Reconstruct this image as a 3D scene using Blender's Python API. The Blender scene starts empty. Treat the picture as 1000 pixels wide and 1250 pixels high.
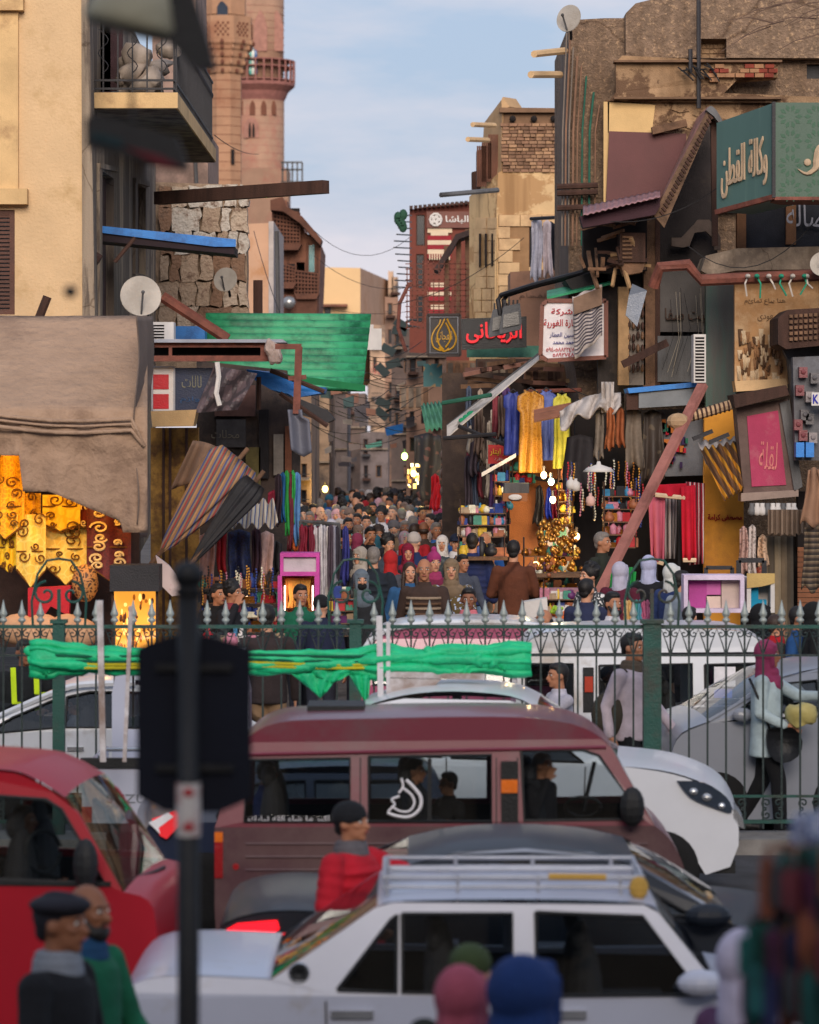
import bpy, bmesh, math, random
from mathutils import Vector, Matrix, noise
from mathutils.geometry import tessellate_polygon
sc = bpy.context.scene
COL = sc.collection
R = math.radians
rnd = random.Random(7)
# ---------------------------------------------------------------- camera
FL, HC, HX, HY = 4200.0, 3.5, 500.0, 530.0      # focal length in photo pixels, eye height, principal point
cam_d = bpy.data.cameras.new('camera'); cam = bpy.data.objects.new('camera', cam_d); COL.objects.link(cam)
cam.location = (0, 0, HC); cam.rotation_euler = (R(90), 0, 0)
cam_d.sensor_fit = 'HORIZONTAL'; cam_d.sensor_width = 24; cam_d.lens = 100.8
cam_d.shift_y = -(625 - HY) / 1000.0
cam_d.clip_start = .1; cam_d.clip_end = 3000
cam_d.dof.use_dof = True; cam_d.dof.focus_distance = 43; cam_d.dof.aperture_fstop = 2.45; cam_d.dof.aperture_blades = 9
sc.camera = cam
# ---------------------------------------------------------------- sky and sun
SUN_EL, SUN_AZ = 20.0, 3.0      # elevation; azimuth of the sun seen from above, measured from behind the camera to its left
w = bpy.data.worlds.new('World'); sc.world = w; w.use_nodes = True
nt = w.node_tree; nt.nodes.clear()
def wn(t, **k):
    n = nt.nodes.new(t)
    for a, b in k.items(): setattr(n, a, b)
    return n
sky = wn('ShaderNodeTexSky', sky_type='NISHITA', sun_disc=False, sun_elevation=R(SUN_EL), sun_rotation=R(180 - SUN_AZ), air_density=1.0, dust_density=2.5, ozone_density=1.5)
tc = wn('ShaderNodeTexCoord'); mp = wn('ShaderNodeMapping'); mp.inputs['Scale'].default_value = (1, 1, 4.2); mp.inputs['Location'].default_value = (.7, 0, .18)
nz = wn('ShaderNodeTexNoise'); nz.inputs['Scale'].default_value = 8; nz.inputs['Detail'].default_value = 9; nz.inputs['Roughness'].default_value = .6
cr = wn('ShaderNodeValToRGB'); cr.color_ramp.elements[0].position = .44; cr.color_ramp.elements[1].position = .78
# clouds thicken towards the horizon
sp = wn('ShaderNodeSeparateXYZ'); mr = wn('ShaderNodeMapRange'); mr.inputs['From Min'].default_value = .03; mr.inputs['From Max'].default_value = .08
mr.inputs['To Min'].default_value = .42; mr.inputs['To Max'].default_value = 0
ad = wn('ShaderNodeMath', operation='ADD')
cl = wn('ShaderNodeMixRGB'); cl.inputs['Color2'].default_value = (3.95, 3.8, 4.15, 1)
tint = wn('ShaderNodeMixRGB', blend_type='MIX'); tint.inputs['Fac'].default_value = .85; tint.inputs['Color2'].default_value = (2.2, 2.72, 3.7, 1)
bg = wn('ShaderNodeBackground'); bg.inputs['Strength'].default_value = .15
out = wn('ShaderNodeOutputWorld')
L = nt.links.new
L(tc.outputs['Generated'], mp.inputs['Vector']); L(mp.outputs[0], nz.inputs['Vector'])
L(tc.outputs['Generated'], sp.inputs[0]); L(sp.outputs['Z'], mr.inputs['Value'])
L(nz.outputs['Fac'], ad.inputs[0]); L(mr.outputs[0], ad.inputs[1]); L(ad.outputs[0], cr.inputs['Fac'])
L(sky.outputs[0], tint.inputs['Color1']); L(tint.outputs[0], cl.inputs['Color1']); L(cr.outputs['Color'], cl.inputs['Fac'])
L(cl.outputs[0], bg.inputs['Color']); L(bg.outputs[0], out.inputs['Surface'])
sl = bpy.data.lights.new('sun', 'SUN'); sl.energy = 2.6; sl.angle = R(30); sl.color = (1, .87, .75)
so = bpy.data.objects.new('sun', sl); COL.objects.link(so); so.rotation_euler = (R(90 - SUN_EL), 0, R(SUN_AZ)); so.location = (0, -20, 40)
vs = sc.view_settings; sc.display_settings.display_device = 'sRGB'
vs.view_transform = 'Standard'; vs.look = 'None'; vs.exposure = 0.36; vs.gamma = 1; vs.use_curve_mapping = False
sc.cycles.use_denoising = True; sc.cycles.max_bounces = 6; sc.cycles.diffuse_bounces = 3; sc.cycles.glossy_bounces = 3
sc.cycles.transparent_max_bounces = 12; sc.cycles.transmission_bounces = 4; sc.cycles.volume_bounces = 0
sc.cycles.sample_clamp_indirect = 6; sc.cycles.use_adaptive_sampling = True; sc.cycles.adaptive_threshold = .015
# ---------------------------------------------------------------- helpers
def P(px, py, Y): return Vector(((px - HX) * Y / FL, Y, HC - (py - HY) * Y / FL))
def S(n, Y): return n * Y / FL                       # n photo pixels at depth Y, in metres
def lin(c):
    r = []
    for v in c[:3]:
        v = v / 255.0; r.append(v / 12.92 if v <= .04045 else ((v + .055) / 1.055) ** 2.4)
    return tuple(r) + (1.0,)
MATS = {}
def _nodes(name):
    m = bpy.data.materials.new(name); m.use_nodes = True; t = m.node_tree
    return m, t, t.nodes['Principled BSDF'], t.nodes, t.links.new
def mat(name, col, var=.14, scale=3.0, rough=.85, bump=.25, metal=0.0, spot=None, amt=.4, sscale=1.2, streak=False, fine=60, coat=0, spec=.4, bdist=.02, crack=0, sharp=False):
    if name in MATS: return MATS[name]
    m, t, b, N, K = _nodes(name)
    c = lin(col); lo = tuple(min(1, x * (1 - var * 1.6)) for x in c[:3]) + (1,); hi = tuple(min(1, x * (1 + var * 1.6)) for x in c[:3]) + (1,)
    tc = N.new('ShaderNodeTexCoord'); mp = N.new('ShaderNodeMapping')
    if streak: mp.inputs['Scale'].default_value = (1, 1, .12)
    K(tc.outputs['Object'], mp.inputs[0])
    n1 = N.new('ShaderNodeTexNoise'); n1.inputs['Scale'].default_value = scale; n1.inputs['Detail'].default_value = 7; n1.inputs['Roughness'].default_value = .65
    K(mp.outputs[0], n1.inputs['Vector'])
    r1 = N.new('ShaderNodeValToRGB'); r1.color_ramp.elements[0].position = .3; r1.color_ramp.elements[1].position = .7
    r1.color_ramp.elements[0].color = lo; r1.color_ramp.elements[1].color = hi
    K(n1.outputs['Fac'], r1.inputs[0]); src = r1.outputs[0]
    if spot:
        n2 = N.new('ShaderNodeTexNoise'); n2.inputs['Scale'].default_value = sscale; n2.inputs['Detail'].default_value = 9; n2.inputs['Roughness'].default_value = .7
        K(mp.outputs[0], n2.inputs['Vector'])
        r2 = N.new('ShaderNodeValToRGB'); r2.color_ramp.elements[0].position = .6 - amt * .35; r2.color_ramp.elements[1].position = (.64 - amt * .35) if sharp else (.72 - amt * .25)
        K(n2.outputs['Fac'], r2.inputs[0])
        mx = N.new('ShaderNodeMixRGB'); mx.inputs['Color2'].default_value = lin(spot)
        K(r2.outputs[0], mx.inputs['Fac']); K(src, mx.inputs['Color1']); src = mx.outputs[0]
    cv = None
    if crack:
        nd = N.new('ShaderNodeTexNoise'); nd.inputs['Scale'].default_value = crack * 2.2; nd.inputs['Detail'].default_value = 6; K(tc.outputs['Object'], nd.inputs['Vector'])
        dm = N.new('ShaderNodeMixRGB'); dm.blend_type = 'ADD'; dm.inputs['Fac'].default_value = .55; K(tc.outputs['Object'], dm.inputs['Color1']); K(nd.outputs['Color'], dm.inputs['Color2'])
        vo = N.new('ShaderNodeTexVoronoi'); vo.feature = 'DISTANCE_TO_EDGE'; vo.inputs['Scale'].default_value = crack; K(dm.outputs[0], vo.inputs['Vector'])
        rc = N.new('ShaderNodeValToRGB'); rc.color_ramp.elements[0].position = .0; rc.color_ramp.elements[1].position = .008; rc.color_ramp.elements[0].color = (.55, .5, .46, 1); rc.color_ramp.elements[1].color = (1, 1, 1, 1); K(vo.outputs['Distance'], rc.inputs[0])
        sm = N.new('ShaderNodeMapping'); sm.inputs['Scale'].default_value = (2.2, 2.2, .16); K(tc.outputs['Object'], sm.inputs[0]); ns = N.new('ShaderNodeTexNoise'); ns.inputs['Scale'].default_value = 2; ns.inputs['Detail'].default_value = 8; K(sm.outputs[0], ns.inputs['Vector'])
        rs2 = N.new('ShaderNodeValToRGB'); rs2.color_ramp.elements[0].position = .34; rs2.color_ramp.elements[1].position = .5; rs2.color_ramp.elements[0].color = (.72, .69, .66, 1); rs2.color_ramp.elements[1].color = (1, 1, 1, 1); K(ns.outputs['Fac'], rs2.inputs[0])
        for q in (rc, rs2): mm = N.new('ShaderNodeMixRGB'); mm.blend_type = 'MULTIPLY'; mm.inputs['Fac'].default_value = 1; K(src, mm.inputs['Color1']); K(q.outputs[0], mm.inputs['Color2']); src = mm.outputs[0]
    K(src, b.inputs['Base Color'])
    b.inputs['Roughness'].default_value = rough; b.inputs['Metallic'].default_value = metal
    b.inputs['Specular IOR Level'].default_value = spec
    if coat: b.inputs['Coat Weight'].default_value = coat; b.inputs['Coat Roughness'].default_value = .12
    if bump:
        n3 = N.new('ShaderNodeTexNoise'); n3.inputs['Scale'].default_value = fine; n3.inputs['Detail'].default_value = 4
        K(tc.outputs['Object'], n3.inputs['Vector'])
        a = N.new('ShaderNodeMath'); a.operation = 'ADD'; K(n3.outputs['Fac'], a.inputs[0]); K(n1.outputs['Fac'], a.inputs[1])
        bp = N.new('ShaderNodeBump'); bp.inputs['Strength'].default_value = bump; bp.inputs['Distance'].default_value = bdist
        K(a.outputs[0], bp.inputs['Height']); K(bp.outputs[0], b.inputs['Normal'])
    MATS[name] = m; return m
def stripes(name, cols, scale=8.0, axis='X', rough=.9, dist=.6, rot=0):
    if name in MATS: return MATS[name]
    m, t, b, N, K = _nodes(name)
    tc = N.new('ShaderNodeTexCoord'); mp = N.new('ShaderNodeMapping'); K(tc.outputs['Object'], mp.inputs[0]); mp.inputs['Rotation'].default_value = (0, rot, 0)
    wv = N.new('ShaderNodeTexWave'); wv.wave_profile = 'SAW'; wv.bands_direction = axis; wv.inputs['Scale'].default_value = scale / 6.2832 * 2; wv.inputs['Distortion'].default_value = dist; wv.inputs['Detail'].default_value = 1
    K(mp.outputs[0], wv.inputs['Vector'])
    r = N.new('ShaderNodeValToRGB'); r.color_ramp.interpolation = 'CONSTANT'; e = r.color_ramp.elements
    while len(e) < len(cols): e.new(.5)
    for i, c in enumerate(cols): e[i].position = i / len(cols); e[i].color = lin(c)
    K(wv.outputs['Color'], r.inputs[0]); K(r.outputs[0], b.inputs['Base Color']); b.inputs['Roughness'].default_value = rough
    MATS[name] = m; return m
def ornate(name, a, c, scale=14.0, rough=.6, emit=0, th=.12, metal=0):
    """woven or embroidered scroll pattern: two colours split by cell borders"""
    if name in MATS: return MATS[name]
    m, t, b, N, K = _nodes(name)
    tc = N.new('ShaderNodeTexCoord'); nz = N.new('ShaderNodeTexNoise'); nz.inputs['Scale'].default_value = scale * .6
    K(tc.outputs['Object'], nz.inputs['Vector'])
    mx0 = N.new('ShaderNodeMixRGB'); mx0.inputs['Fac'].default_value = .09; K(tc.outputs['Object'], mx0.inputs['Color1']); K(nz.outputs['Color'], mx0.inputs['Color2'])
    vo = N.new('ShaderNodeTexVoronoi'); vo.feature = 'DISTANCE_TO_EDGE'; vo.inputs['Scale'].default_value = scale; K(mx0.outputs[0], vo.inputs['Vector'])
    r = N.new('ShaderNodeValToRGB'); r.color_ramp.elements[0].position = th; r.color_ramp.elements[1].position = th + .05
    r.color_ramp.elements[0].color = lin(a); r.color_ramp.elements[1].color = lin(c); K(vo.outputs['Distance'], r.inputs[0])
    K(r.outputs[0], b.inputs['Base Color']); b.inputs['Roughness'].default_value = rough; b.inputs['Metallic'].default_value = metal
    if emit: K(r.outputs[0], b.inputs['Emission Color']); b.inputs['Emission Strength'].default_value = emit
    MATS[name] = m; return m
def glow(name, col, k):
    if name in MATS: return MATS[name]
    m, t, b, N, K = _nodes(name); b.inputs['Base Color'].default_value = lin(col)
    b.inputs['Emission Color'].default_value = lin(col); b.inputs['Emission Strength'].default_value = k
    MATS[name] = m; return m
def glass(name, tint=(.55, .6, .62), gloss=.9, rough=.02):
    if name in MATS: return MATS[name]
    m, t, b, N, K = _nodes(name); N.remove(b)
    tr = N.new('ShaderNodeBsdfTransparent'); tr.inputs[0].default_value = tint + (1,)
    gl = N.new('ShaderNodeBsdfGlossy'); gl.inputs['Roughness'].default_value = rough; gl.inputs[0].default_value = (gloss, gloss, gloss, 1)
    lw = N.new('ShaderNodeFresnel'); lw.inputs['IOR'].default_value = 1.5
    mx = N.new('ShaderNodeMixShader'); K(lw.outputs[0], mx.inputs[0]); K(tr.outputs[0], mx.inputs[1]); K(gl.outputs[0], mx.inputs[2])
    K(mx.outputs[0], N['Material Output'].inputs['Surface']); MATS[name] = m; return m
class MB:
    def __init__(s): s.v = []; s.f = []; s.m = []
    def add(s, vs, fs, mi=0):
        o = len(s.v); s.v += [tuple(v) for v in vs]; s.f += [tuple(i + o for i in f) for f in fs]; s.m += [mi] * len(fs); return s
    def box(s, x0, x1, y0, y1, z0, z1, mi=0, M=None):
        vs = [Vector((x, y, z)) for x in (x0, x1) for y in (y0, y1) for z in (z0, z1)]
        if M is not None: vs = [M @ v for v in vs]
        return s.add(vs, [(0, 1, 3, 2), (4, 6, 7, 5), (0, 4, 5, 1), (2, 3, 7, 6), (0, 2, 6, 4), (1, 5, 7, 3)], mi)
    def pbox(s, x0, y0, x1, y1, Y, d, mi=0):
        """a box whose front face covers the photo rectangle at depth Y and that runs back by d metres"""
        a = P(x0, y0, Y); b = P(x1, y1, Y); return s.box(a.x, b.x, Y, Y + d, b.z, a.z, mi)
    def bar(s, a, b, w, h=None, mi=0, up=Vector((0, 0, 1))):
        a = Vector(a); b = Vector(b); h = h or w; d = (b - a)
        L_ = d.length
        if L_ < 1e-6: return s
        d.normalize()
        if abs(d.dot(up)) > .98: up = Vector((0, 1, 0))
        x = d.cross(up).normalized(); z = x.cross(d).normalized()
        vs = [p + x * (i * w / 2) + z * (j * h / 2) for p in (a, b) for i, j in ((-1, -1), (1, -1), (1, 1), (-1, 1))]
        return s.add(vs, [(0, 3, 2, 1), (4, 5, 6, 7), (0, 1, 5, 4), (1, 2, 6, 5), (2, 3, 7, 6), (3, 0, 4, 7)], mi)
    def tube(s, pts, r, n=6, mi=0, cap=True):
        pts = [Vector(p) for p in pts]; k = len(pts); rs = r if isinstance(r, (list, tuple)) else [r] * k
        vs = []; fs = []; prev = None
        for i, p in enumerate(pts):
            d = (pts[min(i + 1, k - 1)] - pts[max(i - 1, 0)]); d = d.normalized() if d.length > 1e-9 else Vector((0, 0, 1))
            if prev is None: u = d.orthogonal().normalized()
            else:
                u = prev - d * prev.dot(d); u = u.normalized() if u.length > 1e-6 else d.orthogonal().normalized()
            prev = u; w_ = d.cross(u)
            for j in range(n):
                a = 2 * math.pi * j / n; vs.append(p + (u * math.cos(a) + w_ * math.sin(a)) * rs[i])
        for i in range(k - 1):
            for j in range(n): fs.append((i * n + j, i * n + (j + 1) % n, (i + 1) * n + (j + 1) % n, (i + 1) * n + j))
        if cap: fs.append(tuple(range(n))[::-1]); fs.append(tuple((k - 1) * n + j for j in range(n)))
        return s.add(vs, fs, mi)
    def lathe(s, prof, c=(0, 0, 0), n=12, mi=0, M=None, cap=True):
        c = Vector(c); vs = []; fs = []; k = len(prof)
        for r, z in prof:
            for j in range(n):
                a = 2 * math.pi * j / n; v = Vector((r * math.cos(a), r * math.sin(a), z)); vs.append(c + (M @ v if M is not None else v))
        for i in range(k - 1):
            for j in range(n): fs.append((i * n + j, i * n + (j + 1) % n, (i + 1) * n + (j + 1) % n, (i + 1) * n + j))
        if cap and prof[0][0] > 1e-4: fs.append(tuple(range(n))[::-1])
        if cap and prof[-1][0] > 1e-4: fs.append(tuple((k - 1) * n + j for j in range(n)))
        return s.add(vs, fs, mi)
    def ell(s, c, r, n=12, k=8, mi=0, M=None):
        if not isinstance(r, (tuple, list)): r = (r, r, r)
        c = Vector(c); vs = []; fs = []
        for i in range(k + 1):
            t = math.pi * i / k
            for j in range(n):
                a = 2 * math.pi * j / n
                v = Vector((r[0] * math.sin(t) * math.cos(a), r[1] * math.sin(t) * math.sin(a), r[2] * math.cos(t)))
                vs.append(c + (M @ v if M is not None else v))
        for i in range(k):
            for j in range(n): fs.append((i * n + j, (i + 1) * n + j, (i + 1) * n + (j + 1) % n, i * n + (j + 1) % n))
        return s.add(vs, fs, mi)
    def caps(s, a, b, ra, rb, n=10, mi=0):
        """tapered limb with round ends"""
        a = Vector(a); b = Vector(b); d = (b - a); d = d.normalized() if d.length > 1e-6 else Vector((0, 0, 1))
        pts = []; rs = []
        for t in (0.02, .3, .6, .85): q = math.acos(1 - t) if t < 1 else math.pi / 2; pts.append(a - d * ra * math.cos(q)); rs.append(ra * math.sin(q))
        pts += [a, b]; rs += [ra, rb]
        for t in (.85, .6, .3, 0.02): q = math.acos(1 - t); pts.append(b + d * rb * math.cos(q)); rs.append(rb * math.sin(q))
        return s.tube(pts, rs, n, mi)
    def prism(s, poly, y0, y1, holes=None, mi=0):
        """polygon in (x, z) with optional holes, extruded from y0 to y1"""
        loops = [poly] + (holes or []); flat = [p for l in loops for p in l]
        tris = tessellate_polygon([[Vector((p[0], p[1], 0)) for p in l] for l in loops]); n = len(flat)
        vs = [Vector((p[0], y0, p[1])) for p in flat] + [Vector((p[0], y1, p[1])) for p in flat]
        fs = []
        for t in tris:
            a, b, c = (flat[i] for i in t); cr_ = (b[0] - a[0]) * (c[1] - a[1]) - (b[1] - a[1]) * (c[0] - a[0])
            t = tuple(t) if cr_ > 0 else tuple(t)[::-1]
            fs.append(t); fs.append(tuple(i + n for i in t[::-1]))
        o = 0
        for l in loops:
            k = len(l)
            for i in range(k): j = (i + 1) % k; fs.append((o + i, o + i + n, o + j + n, o + j))
            o += k
        return s.add(vs, fs, mi)
    def pprism(s, pts, Y, d, holes=None, mi=0):
        c = lambda q: [(P(a, b, Y).x, P(a, b, Y).z) for a, b in q]
        return s.prism(c(pts), Y, Y + d, [c(h) for h in holes] if holes else None, mi)
    def sheet(s, fn, nu, nv, th=.008, mi=0):
        """a cloth or metal sheet fn(u, v) -> point, with real thickness th"""
        g = [[Vector(fn(i / nu, j / nv)) for i in range(nu + 1)] for j in range(nv + 1)]
        W_ = nu + 1; top = []; bot = []
        for j in range(nv + 1):
            for i in range(nu + 1):
                a = g[j][min(i + 1, nu)] - g[j][max(i - 1, 0)]; b = g[min(j + 1, nv)][i] - g[max(j - 1, 0)][i]
                n_ = a.cross(b); n_ = n_.normalized() if n_.length > 1e-9 else Vector((0, -1, 0))
                top.append(g[j][i] + n_ * th / 2); bot.append(g[j][i] - n_ * th / 2)
        K_ = len(top); fs = []
        for j in range(nv):
            for i in range(nu):
                a = j * W_ + i; fs.append((a, a + 1, a + W_ + 1, a + W_)); fs.append((a + K_, a + W_ + K_, a + W_ + 1 + K_, a + 1 + K_))
        rim = [i for i in range(W_)] + [j * W_ + nu for j in range(1, nv + 1)] + [nv * W_ + i for i in range(nu - 1, -1, -1)] + [j * W_ for j in range(nv - 1, 0, -1)]
        for q in range(len(rim)): a, b = rim[q], rim[(q + 1) % len(rim)]; fs.append((b, a, a + K_, b + K_))
        return s.add(top + bot, fs, mi)
    def mesh(s, name, mats, smooth=False):
        me = bpy.data.meshes.new(name); me.from_pydata(s.v, [], s.f)
        for m in (mats if isinstance(mats, (list, tuple)) else [mats]): me.materials.append(m)
        if any(s.m): me.polygons.foreach_set('material_index', s.m)
        if smooth: me.polygons.foreach_set('use_smooth', [True] * len(s.f))
        me.update(); return me
    def build(s, name, mats, parent=None, smooth=False, kind=None):
        o = bpy.data.objects.new(name, s.mesh(name, mats, smooth)); COL.objects.link(o)
        if parent is not None: o.parent = parent; o.matrix_parent_inverse = base_inv(parent)
        if kind: o['kind'] = kind
        return o
def base_inv(p):
    # parts are built in world coordinates; a thing may be turned about its own base afterwards
    return Matrix.Translation(-p.location) if p.parent is None else Matrix.Identity(4)
def tag(o, label=None, cat=None, group=None, kind=None):
    if label: o['label'] = label
    if cat: o['category'] = cat
    if group: o['group'] = group
    if kind: o['kind'] = kind
    return o
def thing(name, label, cat, loc=(0, 0, 0), group=None):
    o = bpy.data.objects.new(name, None); COL.objects.link(o); o.location = loc; o.empty_display_size = .2
    return tag(o, label, cat, group)
def one(name, mb, m, label, cat, group=None, smooth=False):
    return tag(mb.build(name, m, None, smooth), label, cat, group)
def struct(name, mb, m): return tag(mb.build(name, m), kind='structure')
def copy_tree(o, loc=None, rz=None, sc_=None, label=None, parent=None):
    c = o.copy(); COL.objects.link(c)
    if parent is not None: c.parent = parent
    if loc is not None: c.location = loc
    if rz is not None: c.rotation_euler = (0, 0, rz)
    if sc_ is not None: c.scale = (sc_,) * 3 if not isinstance(sc_, tuple) else sc_
    if label: c['label'] = label
    for ch in [x for x in o.children]: copy_tree(ch, parent=c)
    return c
AR = {'ا': (0xFE8D, 2), 'أ': (0xFE83, 2), 'ب': (0xFE8F, 4), 'ة': (0xFE93, 2), 'ت': (0xFE95, 4), 'ث': (0xFE99, 4), 'ج': (0xFE9D, 4), 'ح': (0xFEA1, 4), 'خ': (0xFEA5, 4), 'د': (0xFEA9, 2), 'ذ': (0xFEAB, 2), 'ر': (0xFEAD, 2), 'ز': (0xFEAF, 2), 'س': (0xFEB1, 4), 'ش': (0xFEB5, 4), 'ص': (0xFEB9, 4), 'ض': (0xFEBD, 4), 'ط': (0xFEC1, 4), 'ظ': (0xFEC5, 4), 'ع': (0xFEC9, 4), 'غ': (0xFECD, 4), 'ف': (0xFED1, 4), 'ق': (0xFED5, 4), 'ك': (0xFED9, 4), 'ل': (0xFEDD, 4), 'م': (0xFEE1, 4), 'ن': (0xFEE5, 4), 'ه': (0xFEE9, 4), 'و': (0xFEED, 2), 'ى': (0xFEEF, 2), 'ي': (0xFEF1, 4)}
def shape_ar(t):
    o = []
    for i, ch in enumerate(t):
        if ch not in AR: o.append(ch); continue
        b, k = AR[ch]; pj = i > 0 and t[i - 1] in AR and AR[t[i - 1]][1] == 4; nj = i + 1 < len(t) and t[i + 1] in AR and k == 4
        o.append(chr(b + (3 if pj and nj else 1 if pj else 2 if nj else 0)))
    return ''.join(reversed(o))
def letters(t, M, w_, h_, m, parent, name='lettering', ex=.004, bold=0.0):
    """lettering fitted into a w x h box centred on M's origin, lying in M's XZ plane and facing M's -Y"""
    if any(c in AR for c in t): t = shape_ar(t)
    c = bpy.data.curves.new(name, 'FONT'); c.body = t; c.resolution_u = 3; c.offset = bold
    o = bpy.data.objects.new(name, c); COL.objects.link(o)
    dg = bpy.context.evaluated_depsgraph_get(); dg.update(); me = bpy.data.meshes.new_from_object(o.evaluated_get(dg))
    COL.objects.unlink(o); bpy.data.objects.remove(o)
    xs = [v.co.x for v in me.vertices]; ys = [v.co.y for v in me.vertices]
    if not xs: return None
    x0, x1, y0, y1 = min(xs), max(xs), min(ys), max(ys); b = MB(); n = len(me.vertices)
    pts = [((v.co.x - (x0 + x1) / 2) / (x1 - x0) * w_, (v.co.y - (y0 + y1) / 2) / (y1 - y0) * h_) for v in me.vertices]
    fs = [tuple(p.vertices) for p in me.polygons]; cnt = {}
    for f in fs:
        for i in range(len(f)): e = (f[i], f[(i + 1) % len(f)]); cnt[e] = 1
    side = [(e[1], e[0], e[0] + n, e[1] + n) for e in cnt if (e[1], e[0]) not in cnt]
    b.add([M @ Vector((x, -ex, y)) for x, y in pts] + [M @ Vector((x, .001, y)) for x, y in pts], fs + side)
    bpy.data.meshes.remove(me)
    return b.build(name, m, parent)
def flat(px, py, Y): return Matrix.Translation(P(px, py, Y))
def fold(x, z, k=0.0): return noise.noise(Vector((x, z, k)))
def jag(v):
    q = Vector(v); return (q.x, q.y + noise.noise(q * 9) * .05 + noise.noise(q * 23) * .02, q.z + noise.noise(q * 11 + Vector((9, 0, 0))) * .05)
GL = glass('car_glass', (.84, .87, .88)); GLC = glass('clear_glass', (.92, .94, .94)); TY = mat('tyre', (22, 22, 23), rough=.9); RIM = mat('rim', (120, 122, 126), rough=.4, metal=.6)
BLK = mat('black_plastic', (24, 25, 27), rough=.6); CHR = mat('chrome', (190, 192, 196), rough=.25, metal=.8, bump=0); SEAT = mat('seat_fabric', (52, 50, 52), rough=.95)
def curve(pts, n=4):
    """smooth a polyline with Catmull-Rom, corner points flagged by a third item stay sharp"""
    o = []
    for i in range(len(pts) - 1):
        p0 = pts[max(i - 1, 0)]; p1 = pts[i]; p2 = pts[i + 1]; p3 = pts[min(i + 2, len(pts) - 1)]
        for k in range(n):
            t = k / n; q = []
            for a in (0, 1): q.append(.5 * (2 * p1[a] + (p2[a] - p0[a]) * t + (2 * p0[a] - 5 * p1[a] + 4 * p2[a] - p3[a]) * t * t + (3 * p1[a] - p0[a] - 3 * p2[a] + p3[a]) * t ** 3))
            o.append((q[0], q[1]))
    return o + [tuple(pts[-1][:2])]
def _h(k): return lambda *a, **q: getattr(MB(), k)(*a, **q).build
B_, Q_, T_, E_, R_, X_, L_ = (_h(k) for k in ('pbox', 'pprism', 'tube', 'ell', 'bar', 'box', 'lathe'))
def cname(c):
    r, g, b_ = c; m = max(c); n = min(c)
    if m - n < 24: return 'black' if m < 50 else 'dark grey' if m < 100 else 'grey' if m < 160 else 'pale'
    if r == m: return 'brown' if m < 160 and g > n + 8 else 'red' if g < 90 else 'tan'
    return 'green' if g == m else 'purple' if r > g + 15 else 'blue'
# ================================================================ people
SKIN = [mat('skin_%d' % i, c, var=.06, rough=.6, bump=.1, fine=90) for i, c in enumerate([(196, 142, 112), (168, 114, 84), (212, 160, 130), (130, 84, 60)])]
HAIR = [mat('hair_black', (26, 22, 21), var=.2, scale=60, rough=.55), mat('hair_grey', (120, 112, 106), var=.2, scale=60, rough=.6), mat('hair_brown', (52, 36, 28), var=.2, scale=60, rough=.5)]
EYE = [mat('eye_white', (215, 208, 200), var=.02, rough=.3, bump=0), mat('eye_dark', (28, 18, 14), var=.02, rough=.25, bump=0)]
LIP = mat('lips', (150, 78, 72), var=.05, rough=.5, bump=0)
CLO = {}
def cloth_mat(c, kind='plain'):
    k = (tuple(c), kind)
    if k not in CLO:
        n = 'cloth_%02x%02x%02x_%s' % (c[0], c[1], c[2], kind)
        if kind == 'plain': CLO[k] = mat(n, c, var=.13, scale=6, rough=.92, bump=.35, fine=14, bdist=.03)
        elif kind == 'leather': CLO[k] = mat(n, c, var=.15, scale=6, rough=.5, bump=.4, fine=25)
        elif kind == 'puffer': CLO[k] = mat(n, c, var=.1, scale=5, rough=.6, bump=.5, fine=20, bdist=.04)
        else: CLO[k] = ornate(n, c, tuple(max(0, min(255, 255 - int(x * .8))) for x in c), scale=22, rough=.9, th=.2)
    return CLO[k]
def remesh(mb, vox, it=4):
    me = mb.mesh('tmp', EYE[0]); o = bpy.data.objects.new('tmp', me); COL.objects.link(o)
    r = o.modifiers.new('r', 'REMESH'); r.mode = 'VOXEL'; r.voxel_size = vox; r.use_smooth_shade = True
    s = o.modifiers.new('s', 'SMOOTH'); s.factor = .5; s.iterations = it
    dg = bpy.context.evaluated_depsgraph_get(); dg.update(); n = bpy.data.meshes.new_from_object(o.evaluated_get(dg))
    COL.objects.unlink(o); bpy.data.objects.remove(o); bpy.data.meshes.remove(me); n.materials.clear()
    return n
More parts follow.
